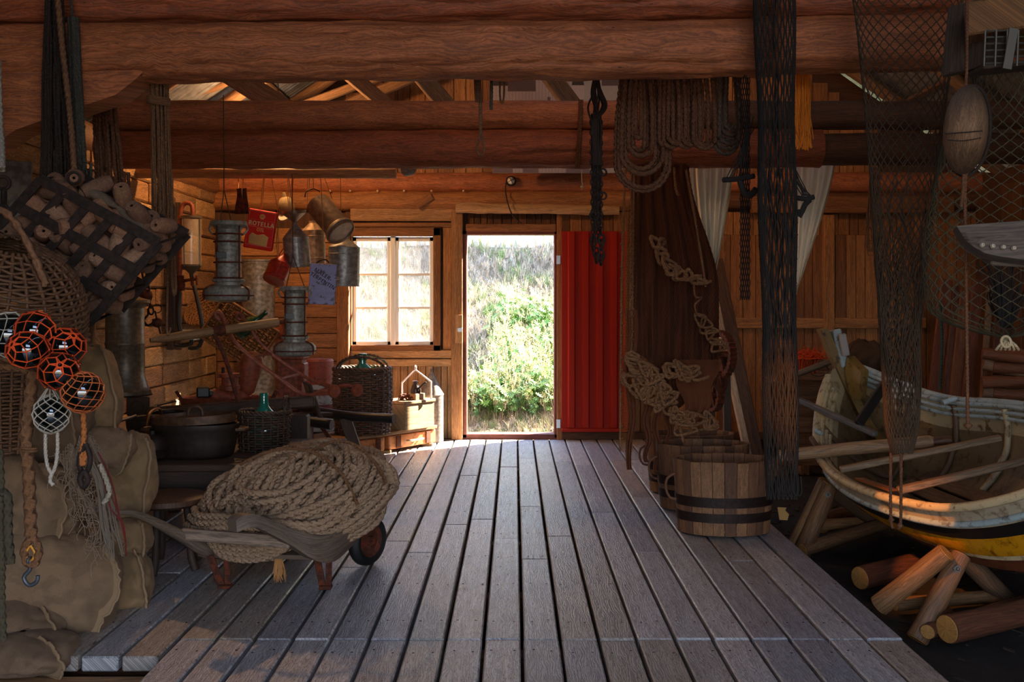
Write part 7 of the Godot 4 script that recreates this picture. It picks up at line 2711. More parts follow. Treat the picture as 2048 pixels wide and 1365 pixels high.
	mb.net(colf, 42, 44, 0.0034, true, 0.0062, 0.62)
	part(o, "mesh", mb, tar)
	mb = MB.new(17)
	r.seed = 55
	for k in 20:
		var s := r.randf()
		var t0 := r.randf() * 0.5
		var pts := []
		for j in 9:
			pts.append(colf.call(s + 0.02 * sin(j * 2.0 + k), t0 + j * 0.06))
		mb.tube(MB.curve(pts, 0.04), 0.0036, 4, false)
	for k in 18:
		var p: Vector3 = colf.call(r.randf(), 0.97)
		mb.tube(MB.curve([p, p + Vector3(0.004, -0.035, 0.01), p + Vector3(0.014, -0.05, 0.0), p + Vector3(0.022, -0.03, 0.0), p + Vector3(0.018, 0.03, 0.0)], 0.01), 0.0034, 4, false)
	part(o, "bunched_strands", mb, tar)
	# ---- its spreader toggles sticking out of the folds
	mb = MB.new(18)
	mb.tube(MB.curve([P(1446, 360, 4.35), P(1478, 358, 4.3), P(1508, 352, 4.25)], 0.03), 0.012, 7)
	mb.tube(MB.curve([P(1480, 360, 4.3), P(1488, 385, 4.3), P(1500, 392, 4.28), P(1512, 378, 4.25)], 0.02), 0.014, 7)
	mb.tube(MB.curve([P(1590, 395, 4.2), P(1612, 398, 4.2), P(1628, 394, 4.2)], 0.03), 0.011, 7)
	mb.tube(MB.curve([P(1594, 420, 4.2), P(1600, 432, 4.2), P(1610, 410, 4.2), P(1620, 400, 4.2)], 0.02), 0.012, 7)
	part(o, "toggle", mb, tar)
	mb = MB.new(19)
	for k in 10:
		mb.tube(PackedVector3Array([P(1502 + r.randf_range(-8, 6), 230 + r.randf() * 40, 4.3), P(1488 + r.randf_range(-8, 8), 300, 4.3), P(1452 + 5 * k, 358, 4.32)]), 0.0022, 4, false)
		mb.tube(PackedVector3Array([P(1590, 330 + r.randf() * 40, 4.2), P(1604 + 2 * k, 392, 4.2)]), 0.0022, 4, false)
	mb.net(func(s: float, t: float) -> Vector3: return P(1500 - 20 * s, lerpf(150, 600, t), 4.4 + 0.03 * sin(s * 9.0)), 9, 40, 0.0024, false, 0.004)
	part(o, "side_mesh", mb, tar)
	# ---- golden frayed rope bundle
	o = thing("frayed_rope", "golden orange frayed rope bundle hung beside the dark net column", "rope", P(1605, 300, 4.6))
	mb = MB.new(20)
	for k in 90:
		var u := r.randf_range(1590, 1620)
		mb.tube(MB.curve([P(u, 142, 4.6 + r.randf_range(-0.03, 0.03)), P(u + r.randf_range(-4, 4), 200, 4.6 + r.randf_range(-0.03, 0.03)), P(u + r.randf_range(-5, 6), 250, 4.6 + r.randf_range(-0.03, 0.03)), P(u + r.randf_range(-8, 10), r.randf_range(262, 302), 4.6)], 0.03), 0.0022, 4, false)
	part(o, "fibres", mb, M("golden_fibre", Color(0.88, 0.50, 0.10), 0.9))
	# ---- second net column narrowing downwards
	o = thing("net_column", "brown net hung in a long tapering bundle with two tail cords", "net", P(1800, 910, 3.95))
	var olive := M("net_olive", Color(0.24, 0.17, 0.10), 0.9)
	mb = MB.new(21)
	var colg := func(s: float, t: float) -> Vector3:
		var v := lerpf(-60, 908, t)
		var u0 := 1690.0 + 78.0 * pow(clampf(t * 1.1, 0, 1), 0.6)
		var u1 := 1945.0 - 105.0 * pow(clampf(t * 1.35, 0, 1), 0.7)
		if t > 0.90:
			var k := (t - 0.90) / 0.10
			u0 += 16.0 * k * k
			u1 -= 16.0 * k * k
		var a := s * TAU
		return P((u0 + u1) / 2.0 - cos(a) * (u1 - u0) / 2.0, v, 3.95 - sin(a) * 0.05)
	mb.net(colg, 52, 84, 0.0028, true, 0.0046, 0.9)
	part(o, "mesh", mb, olive)
	mb = MB.new(22)
	for k in 60:
		var s := r.randf()
		var t0 := r.randf_range(0.35, 0.65)
		var pts := []
		for j in 8:
			pts.append(colg.call(s + 0.03 * sin(j * 2.2 + k), t0 + j * 0.045) + Vector3(0, 0, r.randf_range(-0.02, 0.02)))
		mb.tube(MB.curve(pts, 0.03), 0.0022, 4, false)
	part(o, "inner_folds", mb, olive)
	mb = MB.new(23)
	mb.rope(MB.curve([P(1782, 905, 3.95), P(1781, 970, 3.95), P(1782, 1045, 3.95), P(1787, 1056, 3.95)], 0.03), 0.0062)
	mb.rope(MB.curve([P(1802, 905, 3.95), P(1802, 975, 3.95), P(1801, 1050, 3.95), P(1794, 1056, 3.95)], 0.03), 0.0062)
	mb.blob(P(1800, 1052, 3.95), 0.016)
	mb.blob(P(1783, 1040, 3.95), 0.014)
	part(o, "tail_cord", mb, rope_br)
	# ---- hanging bag net
	o = thing("bag_net", "round coarse meshed bag net hung with its closed end down", "net", P(2005, 700, 3.75))
	var grn := M("net_grey_green", Color(0.30, 0.26, 0.17), 0.9)
	mb = MB.new(24)
	var bag := func(s: float, t: float) -> Vector3:
		var v := lerpf(120, 690, t)
		var hw := 62.0 + 100.0 * sin(PI * clampf(t * 0.62 + 0.05, 0, 1)) * smoothstep(0.0, 0.35, t)
		if t > 0.86:
			var k := (t - 0.86) / 0.14
			hw *= 1.0 - 0.88 * k * k
			v -= 16.0 * k * k
		var a := s * TAU
		var wob := 1.0 + 0.03 * sin(a * 5.0 + t * 11.0)
		return P(2012 - cos(a) * hw * wob, v, 3.75 - sin(a) * px(hw, 3.75) * 0.8)
	mb.net(bag, 46, 46, 0.003, true, 0.005, 0.85)
	part(o, "mesh", mb, grn)
	mb = MB.new(25)
	mb.ring(P(2012, 684, 3.5), Vector3(0.2, 0.1, 1), 0.019, 0.005)
	for k in 6:
		mb.rope(MB.curve([P(2012, 676, 3.55), P(2000 + 6 * k, 690, 3.5), P(1992 + 9 * k, 700, 3.52)], 0.01), 0.005)
	part(o, "purse_ring", mb, M("cord_pale", Color.BLACK))
	mb = MB.new(26)
	for k in 50:
		var a := r.randf() * TAU
		var q := r.randf_range(0.2, 1.0)
		mb.tube(MB.curve([P(2012 + 70 * cos(a) * q, 540 + 55 * sin(a), 3.8), P(2012 + 45 * cos(a + 0.5) * q, 590 + 35 * sin(a + 0.5), 3.8), P(2012 + 10 * cos(a), 655, 3.62)], 0.03), 0.003, 4, false)
	part(o, "inner_funnel", mb, tar)
	# ---- carved wooden float on a line
	o = thing("wooden_float", "oval carved wooden float with a grooved rim hung on a line", "float", P(1933, 345, 3.1))
	mb = MB.new(27)
	mb.ball(P(1931, 260, 3.1), Vector3(px(42, 3.1), px(90, 3.1), px(34, 3.1)), 30, euler(0, -14, -4))
	part(o, "body", mb, wood("float_wood", Color(0.60, 0.45, 0.32), 0.7, 0.3))
	mb = MB.new(28)
	var pth := PackedVector3Array()
	for j in 37:
		var a := TAU * j / 36.0
		pth.append(P(1938, 260, 3.1) + euler(0, -14, -4) * Vector3(px(40, 3.1) * sin(a), px(91, 3.1) * cos(a), 0.012 * sin(a) - 0.015))
	mb.tube(pth, 0.0055, 6, false)
	mb.tube(MB.curve([P(1890, 268, 3.045), P(1915, 266, 3.04), P(1965, 262, 3.05)], 0.01), 0.0018, 4, false)
	mb.tube(MB.curve([P(1895, 280, 3.045), P(1925, 282, 3.04), P(1962, 276, 3.05)], 0.01), 0.0014, 4, false)
	part(o, "groove_line", mb, rope_dk)
	mb = MB.new(29)
	mb.rope(MB.curve([P(1934, -20, 3.1), P(1934, 100, 3.1), P(1933, 150, 3.1), P(1932, 172, 3.1)], 0.02), 0.005)
	mb.rope(MB.curve([P(1934, 345, 3.1), P(1930, 375, 3.1), P(1932, 520, 3.1), P(1934, 700, 3.1), P(1935, 800, 3.1), P(1936, 858, 3.1)], 0.03), 0.0055)
	mb.rope(MB.curve([P(1928, 345, 3.1), P(1926, 380, 3.1), P(1922, 415, 3.1)], 0.02), 0.006)
	mb.blob(P(1936, 852, 3.1), 0.015)
	part(o, "line", mb, rope_br)
	# ---- fish crate with wire at the top right and the pierced board
	o = thing("slatted_crate", "wooden crate with a wire grid side hung under the roof", "crate", P(1995, 140, 3.3))
	mb = MB.new(30)
	var bsx := euler(-4, -24, 2)
	var cc := P(2016, 55, 3.3)
	mb.box(T(cc, bsx), Vector3(0.26, 0.11, 0.30), 0.006)
	part(o, "box", mb, wood("crate_gold", Color(0.56, 0.37, 0.18), 0.75, 0.3))
	mb = MB.new(31)
	for k in 6:
		mb.tube(PackedVector3Array([P(1971, 62 + 13 * k, 3.14), P(2060, 60 + 13 * k, 3.20)]), 0.0035, 5)
	for k in 5:
		mb.tube(PackedVector3Array([P(1971 + 22 * k, 60, 3.14), P(1968 + 22 * k, 132, 3.14)]), 0.0035, 5)
	mb.bar(P(2028, 56, 3.13), P(2014, 138, 3.13), 0.028, 0.004, 0.001, Vector3.BACK)
	part(o, "wire_grid", mb, M("grid_grey", Color(0.42, 0.40, 0.36), 0.5, {"metal": 0.5}))
	mb = MB.new(32)
	mb.box(T(P(1952, 70, 3.3), euler(0, 30, -9)), Vector3(0.03, 0.24, 0.22), 0.004)
	mb.bar(P(1950, 142, 3.25), P(2070, 130, 3.25), 0.12, 0.015, 0.003)
	part(o, "side", mb, wood("crate_grey", Color(0.34, 0.27, 0.21), 0.8, 0.2))
	mb = MB.new(33)
	mb.rope(MB.curve([P(1990, 10, 3.3), P(1992, -80, 3.35), P(1990, -130, 3.6)], 0.03), 0.006)
	part(o, "hanging_cord", mb, rope_br)
	o = thing("pierced_board", "weathered grey board with a row of holes hung near the bag net", "board", P(1990, 530, 2.9))
	mb = MB.new(34)
	slab(mb, [P(1913, 452, 2.9), P(1960, 448, 2.88), P(2070, 440, 2.84)], [P(1932, 482, 2.9), P(1975, 508, 2.86), P(2070, 522, 2.82)], Vector3(0.01, -0.012, -0.05))
	part(o, "board", mb, wood("board_ash", Color(0.42, 0.36, 0.31), 0.8, 0.2))
	mb = MB.new(35)
	for k in 4:
		mb.lathe([Vector2(0.001, 0.002), Vector2(0.0055, 0.001), Vector2(0.007, -0.006)], T(P(1966 + 21 * k, 490 + 2.0 * k, 2.855 - 0.008 * k), along(Vector3(0.1, 0.15, 1))), 12)
	part(o, "rivet", mb, M("rivet_pale", Color(0.62, 0.56, 0.48), 0.5))
	mb = MB.new(36)
	mb.box(T(P(2030, 520, 2.95), euler(10, -10, -4)), Vector3(0.16, 0.03, 0.10), 0.004)
	part(o, "cleat", mb, M("cleat_ash", Color(0.35, 0.30, 0.26), 0.8))
	# ---- coiled thin line on the back wall rail
	o = thing("line_coil", "hank of thin pale line hung from the middle beam near the tapering net", "rope", P(1748, 520, 6.75))
	mb = MB.new(37)
	for k in 16:
		var u := 1748.0 + r.randf_range(-9, 12)
		var v := r.randf_range(440, 505)
		mb.tube(MB.curve([P(u, 335, 6.75), P(u - 2, 390, 6.75 + r.randf_range(-0.02, 0.02)), P(u - 6 + r.randf_range(-4, 4), v, 6.74), P(u, v + 10, 6.73), P(u + 5, v, 6.72), P(u + 3, 390, 6.72), P(u + 1, 335, 6.74)], 0.03), 0.0035, 5, false)
	mb.tube(MB.curve([P(1756, 500, 6.72), P(1755, 560, 6.72), P(1757, 578, 6.72), P(1762, 560, 6.72), P(1762, 500, 6.72)], 0.03), 0.003, 5, false)
	part(o, "turns", mb, rope_tan)

	# ---- tubs
	var tw := woods("tub", [Color(0.56, 0.38, 0.24), Color(0.50, 0.33, 0.21), Color(0.62, 0.44, 0.29), Color(0.44, 0.29, 0.19)], 0.7, 0.25, "grain", Vector3(1.2, 4.0, 1.0))
	var fz := G(1462, 1080)
	tub("oval wooden tub with wide iron hoops, foremost of the three", Vector3(1.262, 0.0, fz.z - 0.20), 0.305, 0.20, 0.445, tw, 1)
	tub("oval wooden tub with iron hoops, middle one of the three", Vector3(1.265, 0.0, -6.72), 0.315, 0.20, 0.44, tw, 2)
	tub("oval wooden tub with iron hoops, hindmost of the three", Vector3(1.28, 0.0, -7.30), 0.32, 0.20, 0.43, tw, 3)
	# ---- leaning posts and winch behind the tubs
	o = thing("leaning_post", "pale square timber leaning against the winch behind the tubs", "timber", P(1495, 895, 8.4))
	mb = MB.new(38)
	mb.bar(P(1418, 545, 8.75), Vector3(P(1500, 905, 8.45).x, 0.0, -8.45), 0.055, 0.075, 0.006, Vector3.BACK)
	part(o, "timber", mb, wood("post_pale", Color(0.86, 0.72, 0.58), 0.7))
	o = thing("leaning_post", "dark thick timber leaning beside the pale one", "timber", P(1510, 895, 8.5))
	mb = MB.new(39)
	mb.bar(P(1432, 520, 8.85), Vector3(P(1516, 905, 8.55).x, 0.0, -8.55), 0.11, 0.09, 0.008, Vector3.BACK)
	part(o, "timber", mb, wood("post_brown", Color(0.44, 0.29, 0.18), 0.75))
	o = thing("winch_gear", "rusty toothed gear wheels of a winch beside the leaning posts", "winch", P(1445, 800, 8.2))
	for q in [[1441, 710, 0.20, 30], [1437, 765, 0.09, 16], [1425, 790, 0.14, 22]]:
		mb = MB.new(int(q[0]))
		var g := PackedVector2Array()
		for k in q[3] * 2:
			var a: float = TAU * k / (q[3] * 2.0)
			var rr: float = q[2] * (1.0 if k % 2 else 0.93)
			g.append(Vector2(cos(a), sin(a)) * rr)
		var hole := PackedVector2Array()
		var bsg := Basis(Vector3(0.35, 0, 0.94), Vector3.UP, Vector3(-0.94, 0, 0.35))
		var cg := P(q[0], q[1], 8.1)
		for k in q[3] * 2:
			var a := g[k]
			var b := g[(k + 1) % g.size()]
			var a2 := a * 0.80
			var b2 := b * 0.80
			mb.face([cg + bsg * Vector3(a.x, a.y, 0.03), cg + bsg * Vector3(b.x, b.y, 0.03), cg + bsg * Vector3(b2.x, b2.y, 0.03), cg + bsg * Vector3(a2.x, a2.y, 0.03)])
			mb.face([cg + bsg * Vector3(a.x, a.y, -0.03), cg + bsg * Vector3(b.x, b.y, -0.03), cg + bsg * Vector3(b2.x, b2.y, -0.03), cg + bsg * Vector3(a2.x, a2.y, -0.03)])
			mb.face([cg + bsg * Vector3(a.x, a.y, 0.03), cg + bsg * Vector3(b.x, b.y, 0.03), cg + bsg * Vector3(b.x, b.y, -0.03), cg + bsg * Vector3(a.x, a.y, -0.03)])
			mb.face([cg + bsg * Vector3(a2.x, a2.y, 0.03), cg + bsg * Vector3(b2.x, b2.y, 0.03), cg + bsg * Vector3(b2.x, b2.y, -0.03), cg + bsg * Vector3(a2.x, a2.y, -0.03)])
		for k in 5:
			var a := TAU * k / 5.0
			mb.bar(cg, cg + bsg * Vector3(cos(a), sin(a), 0) * q[2] * 0.82, 0.025, 0.02, 0.002, bsg.z)
		mb.tube(PackedVector3Array([cg - bsg.z * 0.06, cg + bsg.z * 0.06]), 0.03, 12)
		part(o, "gear", mb, rusty)
	mb = MB.new(43)
	mb.bar(P(1425, 700, 8.2), Vector3(P(1418, 0, 8.2).x, 0.0, -8.2), 0.06, 0.06, 0.005)
	mb.bar(P(1452, 715, 8.3), Vector3(P(1456, 0, 8.3).x, 0.0, -8.3), 0.06, 0.06, 0.005)
	part(o, "stand", mb, mats["wood_dark_timber0"])
	build_boat()

# ------------------------------------------------------------------ the boat, its trestles and what lies round it
func keel_axis(s: float) -> Vector3:
	var y := 0.60
	y += 0.34 * pow(maxf(0.0, 1.0 - s / 0.30), 2.0) + 0.25 * pow(maxf(0.0, (s - 0.72) / 0.28), 2.0)
	return Vector3(2.27 + 0.16 * s, y, -7.0 + 3.15 * s)

func hull(s: float, side: float, k: float, out: float) -> Vector3:
	# k runs from the keel (0) to the gunwale (1); side -1 is the one turned to the floor
	var heel := deg_to_rad(22.0)
	var b := 0.55 * pow(sin(PI * clampf(s, 0.004, 0.996)), 0.62)
	var full := smoothstep(0.0, 0.35, s) * smoothstep(1.0, 0.65, s)
	var D := 0.46 + 0.10 * (1.0 - full)
	var pts := [Vector2(0, -1.0), Vector2(0.34, -0.97), Vector2(0.66, -0.78), Vector2(0.86, -0.52), Vector2(0.96, -0.26), Vector2(1.0, 0.0)]
	var f := clampf(k, 0.0, 1.0) * 5.0
	var i := mini(int(f), 4)
	var p: Vector2 = pts[i].lerp(pts[i + 1], f - i)
	var vee := Vector2(pow(clampf(k, 0, 1), 1.25), -1.0 + clampf(k, 0, 1))
	p = vee.lerp(p, 0.35 + 0.65 * full)
	var loc := Vector2(side * (p.x * b + out * 0.9), p.y * D - out * (0.5 if k < 0.5 else 0.0))
	var c := keel_axis(s)
	return c + Vector3(loc.x * cos(heel) - loc.y * sin(heel), loc.x * sin(heel) + loc.y * cos(heel), 0)

func build_boat() -> void:
	var mb: MB
	var o := thing("rowing_boat", "old double ended rowing boat painted white, black and yellow on trestles", "boat", Vector3(2.4, 0.15, -5.4))
	var P_ := {"tex": "paint", "scale": Vector3(2.2, 2.2, 2.2)}
	var white := M("boat_white", Color(0.66, 0.60, 0.50), 0.45, P_)
	var blue := M("boat_blue", Color(0.62, 0.68, 0.68), 0.45, P_)
	var black := M("boat_black", Color(0.09, 0.075, 0.06), 0.5, P_)
	var yellow := M("boat_yellow", Color(0.80, 0.55, 0.06), 0.4, P_)
	var cream := M("boat_cream", Color(0.78, 0.70, 0.54), 0.45, P_)
	var brown := M("boat_brown", Color(0.40, 0.21, 0.10), 0.6, P_)
	var inside := M("boat_inside", Color(0.46, 0.38, 0.26), 0.6, {"tex": "paint", "scale": Vector3(1.6, 1.6, 1.6)})
	var inside2 := M("boat_inside_pale", Color(0.68, 0.61, 0.47), 0.55, {"tex": "paint", "scale": Vector3(1.6, 1.6, 1.6)})
	var ochre := M("boat_ochre", Color(0.46, 0.36, 0.16), 0.55, P_)
	var wd := wood("boat_wood", Color(0.50, 0.37, 0.26), 0.65, 0.2)
	var wd2 := wood("boat_wood_pale", Color(0.62, 0.50, 0.37), 0.6, 0.2)
	var bands := [[0.0, 0.20, brown, inside], [0.20, 0.40, brown, inside], [0.40, 0.50, brown, inside], [0.50, 0.545, cream, inside], [0.545, 0.72, yellow, inside], [0.72, 0.82, black, inside2], [0.82, 1.0, white, inside2]]
	var N := 60
	for side in [-1.0, 1.0]:
		for q in bands:
			for layer in 2:
				mb = MB.new(int(q[0] * 100) + layer)
				var rows := []
				for j in 4:
					var k: float = lerpf(q[0], q[1], j / 3.0)
					var row := PackedVector3Array()
					var lap := 0.012 * (1.0 - j / 3.0)
					for i in N + 1:
						row.append(hull(float(i) / N, side, k, (0.008 + lap) if layer == 0 else -0.006))
					rows.append(row)
				# grain along the strake
				var cols := []
				for i in N + 1:
					var c := PackedVector3Array()
					for j in 4:
						c.append(rows[j][i])
					cols.append(c)
				mb.grid(cols, false, (side < 0.0) == (layer == 0))
				part(o, "strake" if layer == 0 else "lining", mb, q[2] if layer == 0 else q[3])
		# gunwale: blue inner rail on the far side, pale outer rail on the near side
		mb = MB.new(50)
		var path := PackedVector3Array()
		for i in range(1, N):
			path.append(hull(float(i) / N, side, 1.0, 0.012) + Vector3(0, 0.004, 0))
		mb.tube(path, 0.026, 8, true, 0.8)
		part(o, "gunwale", mb, cream if side < 0.0 else blue)
		mb = MB.new(51)
		path = PackedVector3Array()
		for i in range(1, N):
			path.append(hull(float(i) / N, side, 0.86, 0.022))
		mb.tube(path, 0.020, 6, true, 0.8)
		part(o, "rubbing_strake", mb, blue)
		mb = MB.new(52)
		for dk in [0.90, 0.96, 1.02]:
			path = PackedVector3Array()
			for i in range(2, N - 1):
				path.append(hull(float(i) / N, side, dk - 0.03, -0.018))
			mb.tube(path, 0.022, 6, true, 0.6)
		part(o, "inwale", mb, blue if side > 0.0 else cream)
	# stem and stern posts
	for q in [[0.0, -1.0], [1.0, 1.0]]:
		mb = MB.new(53)
		var heel := deg_to_rad(22.0)
		var c := keel_axis(q[0])
		var up := Vector3(-sin(heel), cos(heel), 0)
		var base := c - up * 0.55
		var pts := [base + Vector3(0, 0, -q[1] * 0.30), base + up * 0.12 + Vector3(0, 0, -q[1] * 0.10), c - up * 0.15, c + up * 0.06 + Vector3(0, 0, q[1] * 0.03), c + up * 0.27 + Vector3(0, 0, q[1] * 0.05)]
		var cv := MB.curve(pts, 0.04)
		var a := []
		var b := []
		for p in cv:
			a.append(p + Vector3(-0.028, 0, q[1] * 0.05))
			b.append(p + Vector3(-0.028, 0, -q[1] * 0.05))
		slab(mb, a, b, Vector3(0.056, 0.01, 0))
		part(o, "stem", mb, ochre)
		mb = MB.new(53)
		mb.bar(c - up * 0.02 + Vector3(0.03, 0, q[1] * 0.02), c + up * 0.27 + Vector3(0.09, 0, q[1] * 0.05), 0.062, 0.11, 0.01, Vector3.BACK)
		part(o, "stem_head", mb, blue)
	mb = MB.new(54)
	mb.bar(P(1684, 668, 6.93), P(1692, 712, 6.93), 0.05, 0.035, 0.006, Vector3.BACK)
	part(o, "stem_cap", mb, M("cap_grey", Color(0.62, 0.60, 0.58), 0.4))
	mb = MB.new(55)
	slab(mb, [P(1694, 715, 6.93), P(1705, 728, 6.9), P(1722, 745, 6.8)], [P(1690, 742, 6.93), P(1700, 790, 6.85), P(1716, 800, 6.75)], Vector3(0.06, 0.01, -0.02))
	part(o, "breast_hook", mb, ochre)
	# ribs
	for s in [0.14, 0.26, 0.40, 0.55, 0.70, 0.84]:
		for side in [-1.0, 1.0]:
			mb = MB.new(56)
			var path := PackedVector3Array()
			for i in 15:
				path.append(hull(s, side, i / 14.0 * 0.97, -0.024))
			mb.tube(path, 0.022, 6, true, 0.8)
			part(o, "rib", mb, inside2 if int(s * 100) % 4 == 0 else wd)
	mb = MB.new(57)
	var kp := PackedVector3Array()
	for i in N + 1:
		kp.append(hull(float(i) / N, 1.0, 0.0, 0.0) + Vector3(0.012, -0.03, 0))
	mb.tube(kp, 0.026, 6)
	part(o, "keel", mb, brown)
	# floor boards in the boat
	for k in 3:
		mb = MB.new(58)
		var dx := Vector3(-0.12 + 0.12 * k, 0.05 + 0.05 * k - 0.03, 0)
		mb.bar(hull(0.22, 1.0, 0.0, -0.03) + dx, hull(0.84, 1.0, 0.0, -0.03) + dx, 0.11, 0.015, 0.003, Vector3(-0.37, 0.93, 0))
		part(o, "bottom_board", mb, wd)
	# thwart bars across the gunwales
	for q in [[P(1680, 940, 5.72), P(2002, 876, 5.55)], [P(1795, 982, 5.1), P(2080, 915, 5.0)]]:
		mb = MB.new(59)
		mb.bar(q[0], q[1], 0.055, 0.035, 0.006)
		part(o, "thwart", mb, wd2)
	mb = MB.new(60)
	mb.bar(P(1770, 768, 6.55), P(1716, 850, 6.3), 0.06, 0.03, 0.005, Vector3.BACK)
	part(o, "brace", mb, wood("boat_black_wood", Color(0.12, 0.10, 0.08), 0.7))
	# thole pins
	for q in [[P(1888, 806, 5.95), P(1914, 796, 5.92)], [P(1632, 862, 6.30), P(1644, 868, 6.26)]]:
		mb = MB.new(61)
		mb.tube(PackedVector3Array([q[0], q[0].lerp(q[1], 0.7), q[1]]), [0.016, 0.018, 0.012], 10)
		part(o, "thole_pin", mb, blue)
	mb = MB.new(62)
	mb.bar(P(1622, 876, 6.26), P(1642, 908, 6.1), 0.03, 0.03, 0.005, Vector3.BACK)
	part(o, "thole_block", mb, wd)
	mb = MB.new(63)
	mb.bar(hull(0.50, -1.0, 0.99, -0.03) + Vector3(0, 0.03, 0), hull(0.62, -1.0, 0.99, -0.03) + Vector3(0, 0.03, 0), 0.05, 0.012, 0.002, Vector3.UP)
	part(o, "wear_plate", mb, M("copper_plate", Color(0.72, 0.45, 0.28), 0.35, {"metal": 0.8}))

	# ---- oars and staves laid in the boat
	o = thing("oar", "thick pale oar loom with a brown grip laid across the boat", "oar", P(1750, 905, 5.9))
	mb = MB.new(70)
	mb.tube(PackedVector3Array([P(1560, 912, 6.15), P(1700, 898, 5.98), P(1860, 884, 5.8), P(1868, 884, 5.79)]), [0.036, 0.040, 0.038, 0.028], 14)
	part(o, "loom", mb, wood("oar_pale", Color(0.66, 0.52, 0.38), 0.55))
	mb = MB.new(71)
	mb.tube(PackedVector3Array([P(1866, 884, 5.79), P(1900, 881, 5.75), P(1906, 880, 5.74)]), [0.024, 0.027, 0.02], 12)
	part(o, "grip", mb, wood("oar_grip", Color(0.40, 0.25, 0.14), 0.5))
	o = thing("stave", "grey weathered flat stave sticking out of the boat's bow", "stave", P(1680, 840, 6.5))
	mb = MB.new(72)
	mb.bar(P(1596, 800, 6.75), P(1752, 870, 6.2), 0.05, 0.035, 0.008)
	part(o, "stave", mb, wood("stave_grey", Color(0.50, 0.47, 0.45), 0.65))
	o = thing("stave", "short grey stave resting against the boat's stem", "stave", P(1640, 740, 7.2))
	mb = MB.new(73)
	mb.bar(P(1590, 750, 7.4), P(1672, 720, 7.1), 0.05, 0.04, 0.008)
	part(o, "stave", mb, wood("stave_brown", Color(0.42, 0.35, 0.28), 0.7))

	# ---- trestles of peeled logs
	var pole := woods("pole_log", [Color(0.58, 0.42, 0.26), Color(0.52, 0.37, 0.24), Color(0.46, 0.35, 0.26)], 0.65, 0.3)
	var cut := wood("log_end", Color(0.78, 0.56, 0.28), 0.7, 0.1)
	var list := [
		["log trestle with a bright sawn end under the boat's near half", [[P(1758, 1212, 4.78), P(1892, 1106, 4.62), 0.047], [Vector3(P(1834, 0, 4.62).x, -0.17, -4.62), P(1922, 1112, 4.72), 0.047], [P(1916, 1102, 4.85), Vector3(P(2022, 0, 5.05).x, -0.14, -5.05), 0.047], [Vector3(P(1790, 0, 4.92).x, -0.10, -4.92), Vector3(P(2010, 0, 5.0).x, -0.08, -5.0), 0.032], [Vector3(P(1845, 0, 4.6).x, -0.13, -4.60), Vector3(P(2060, 0, 4.95).x, -0.09, -4.95), 0.036]]],
		["log trestle with a bolted head under the boat's bow", [[Vector3(P(1583, 0, 6.30).x, -0.18, -6.30), P(1650, 962, 6.15), 0.042], [Vector3(P(1604, 0, 6.22).x, -0.18, -6.22), P(1662, 968, 6.10), 0.052], [P(1662, 975, 6.2), Vector3(P(1778, 0, 6.6).x, -0.13, -6.6), 0.052], [Vector3(P(1612, 0, 6.35).x, -0.04, -6.35), Vector3(P(1745, 0, 6.5).x, -0.04, -6.5), 0.034], [Vector3(P(1606, 0, 6.15).x, -0.14, -6.15), Vector3(P(1790, 0, 6.45).x, -0.02, -6.45), 0.040]]]]
	for q in list:
		var first: Array = q[1][0]
		o = thing("log_trestle", q[0], "trestle", Vector3((q[1][1][0].x + q[1][2][1].x) / 2, -0.17, q[1][1][0].z), "log trestles under the boat")
		for i in q[1].size():
			var e: Array = q[1][i]
			mb = MB.new(i + 80)
			mb.rough_log(e[0], e[1], e[2] * 1.05, e[2] * 0.95, 0.12, 14, 16, 1.0, noise)
			var lg := part(o, "leg" if i < 3 else "cross_pole", mb, pole[i % 3])
			mb = MB.new(i)
			var dir: Vector3 = (e[1] - e[0]).normalized()
			mb.lathe([Vector2(e[2] * 0.88, 0.001), Vector2(e[2] * 0.86, 0.004), Vector2(0.001, 0.005)], Transform3D(along(dir), e[1]), 16)
			mb.lathe([Vector2(e[2] * 0.96, 0.001), Vector2(e[2] * 0.94, 0.004), Vector2(0.001, 0.005)], Transform3D(along(-dir), e[0]), 16)
			part(lg, "sawn_end", mb, cut)
		mb = MB.new(95)
		var e2: Array = q[1][1]
		var bp: Vector3 = e2[0].lerp(e2[1], 0.86) + Vector3(-0.01, 0.005, e2[2] + 0.002)
		mb.box(T(bp, euler(0, 0, 40)), Vector3(0.032, 0.032, 0.006), 0.001)
		mb.ball(bp + Vector3(0, 0, 0.006), Vector3(0.009, 0.009, 0.007), 8)
		part(o, "bolt_plate", mb, M("bolt_grey", Color(0.45, 0.44, 0.43), 0.45, {"metal": 0.6}))
	# ---- logs on the earth
	for q in [["short thick log with a sawn end lying between the trestles", Vector3(P(1720, 0, 5.35).x, -0.09, -5.35), Vector3(P(1835, 0, 5.5).x, -0.07, -5.55), 0.062], ["thick split log on the earth beside the near trestle", Vector3(P(1898, 0, 4.5).x, -0.09, -4.52), Vector3(P(2110, 0, 4.7).x, -0.07, -4.78), 0.065], ["thin short log on the earth under the near trestle", Vector3(P(1848, 0, 4.6).x, -0.115, -4.56), Vector3(P(1900, 0, 4.75).x, -0.10, -4.78), 0.034], ["dark squared log behind the far trestle", Vector3(P(1645, 0, 6.6).x, -0.08, -6.62), Vector3(P(1720, 0, 6.8).x, -0.06, -6.85), 0.07]]:
		var c: Vector3 = (q[1] + q[2]) / 2
		o = thing("ground_log", q[0], "log", c - Vector3(0, q[3], 0), "logs lying on the earth")
		mb = MB.new(int(c.x * 100))
		mb.rough_log(q[1], q[2], q[3], q[3] * 0.95, 0.12, 16, 14, 1.0, noise)
		part(o, "trunk", mb, wood("bark", Color(0.44, 0.25, 0.15), 0.75, 0.4))
		mb = MB.new(1)
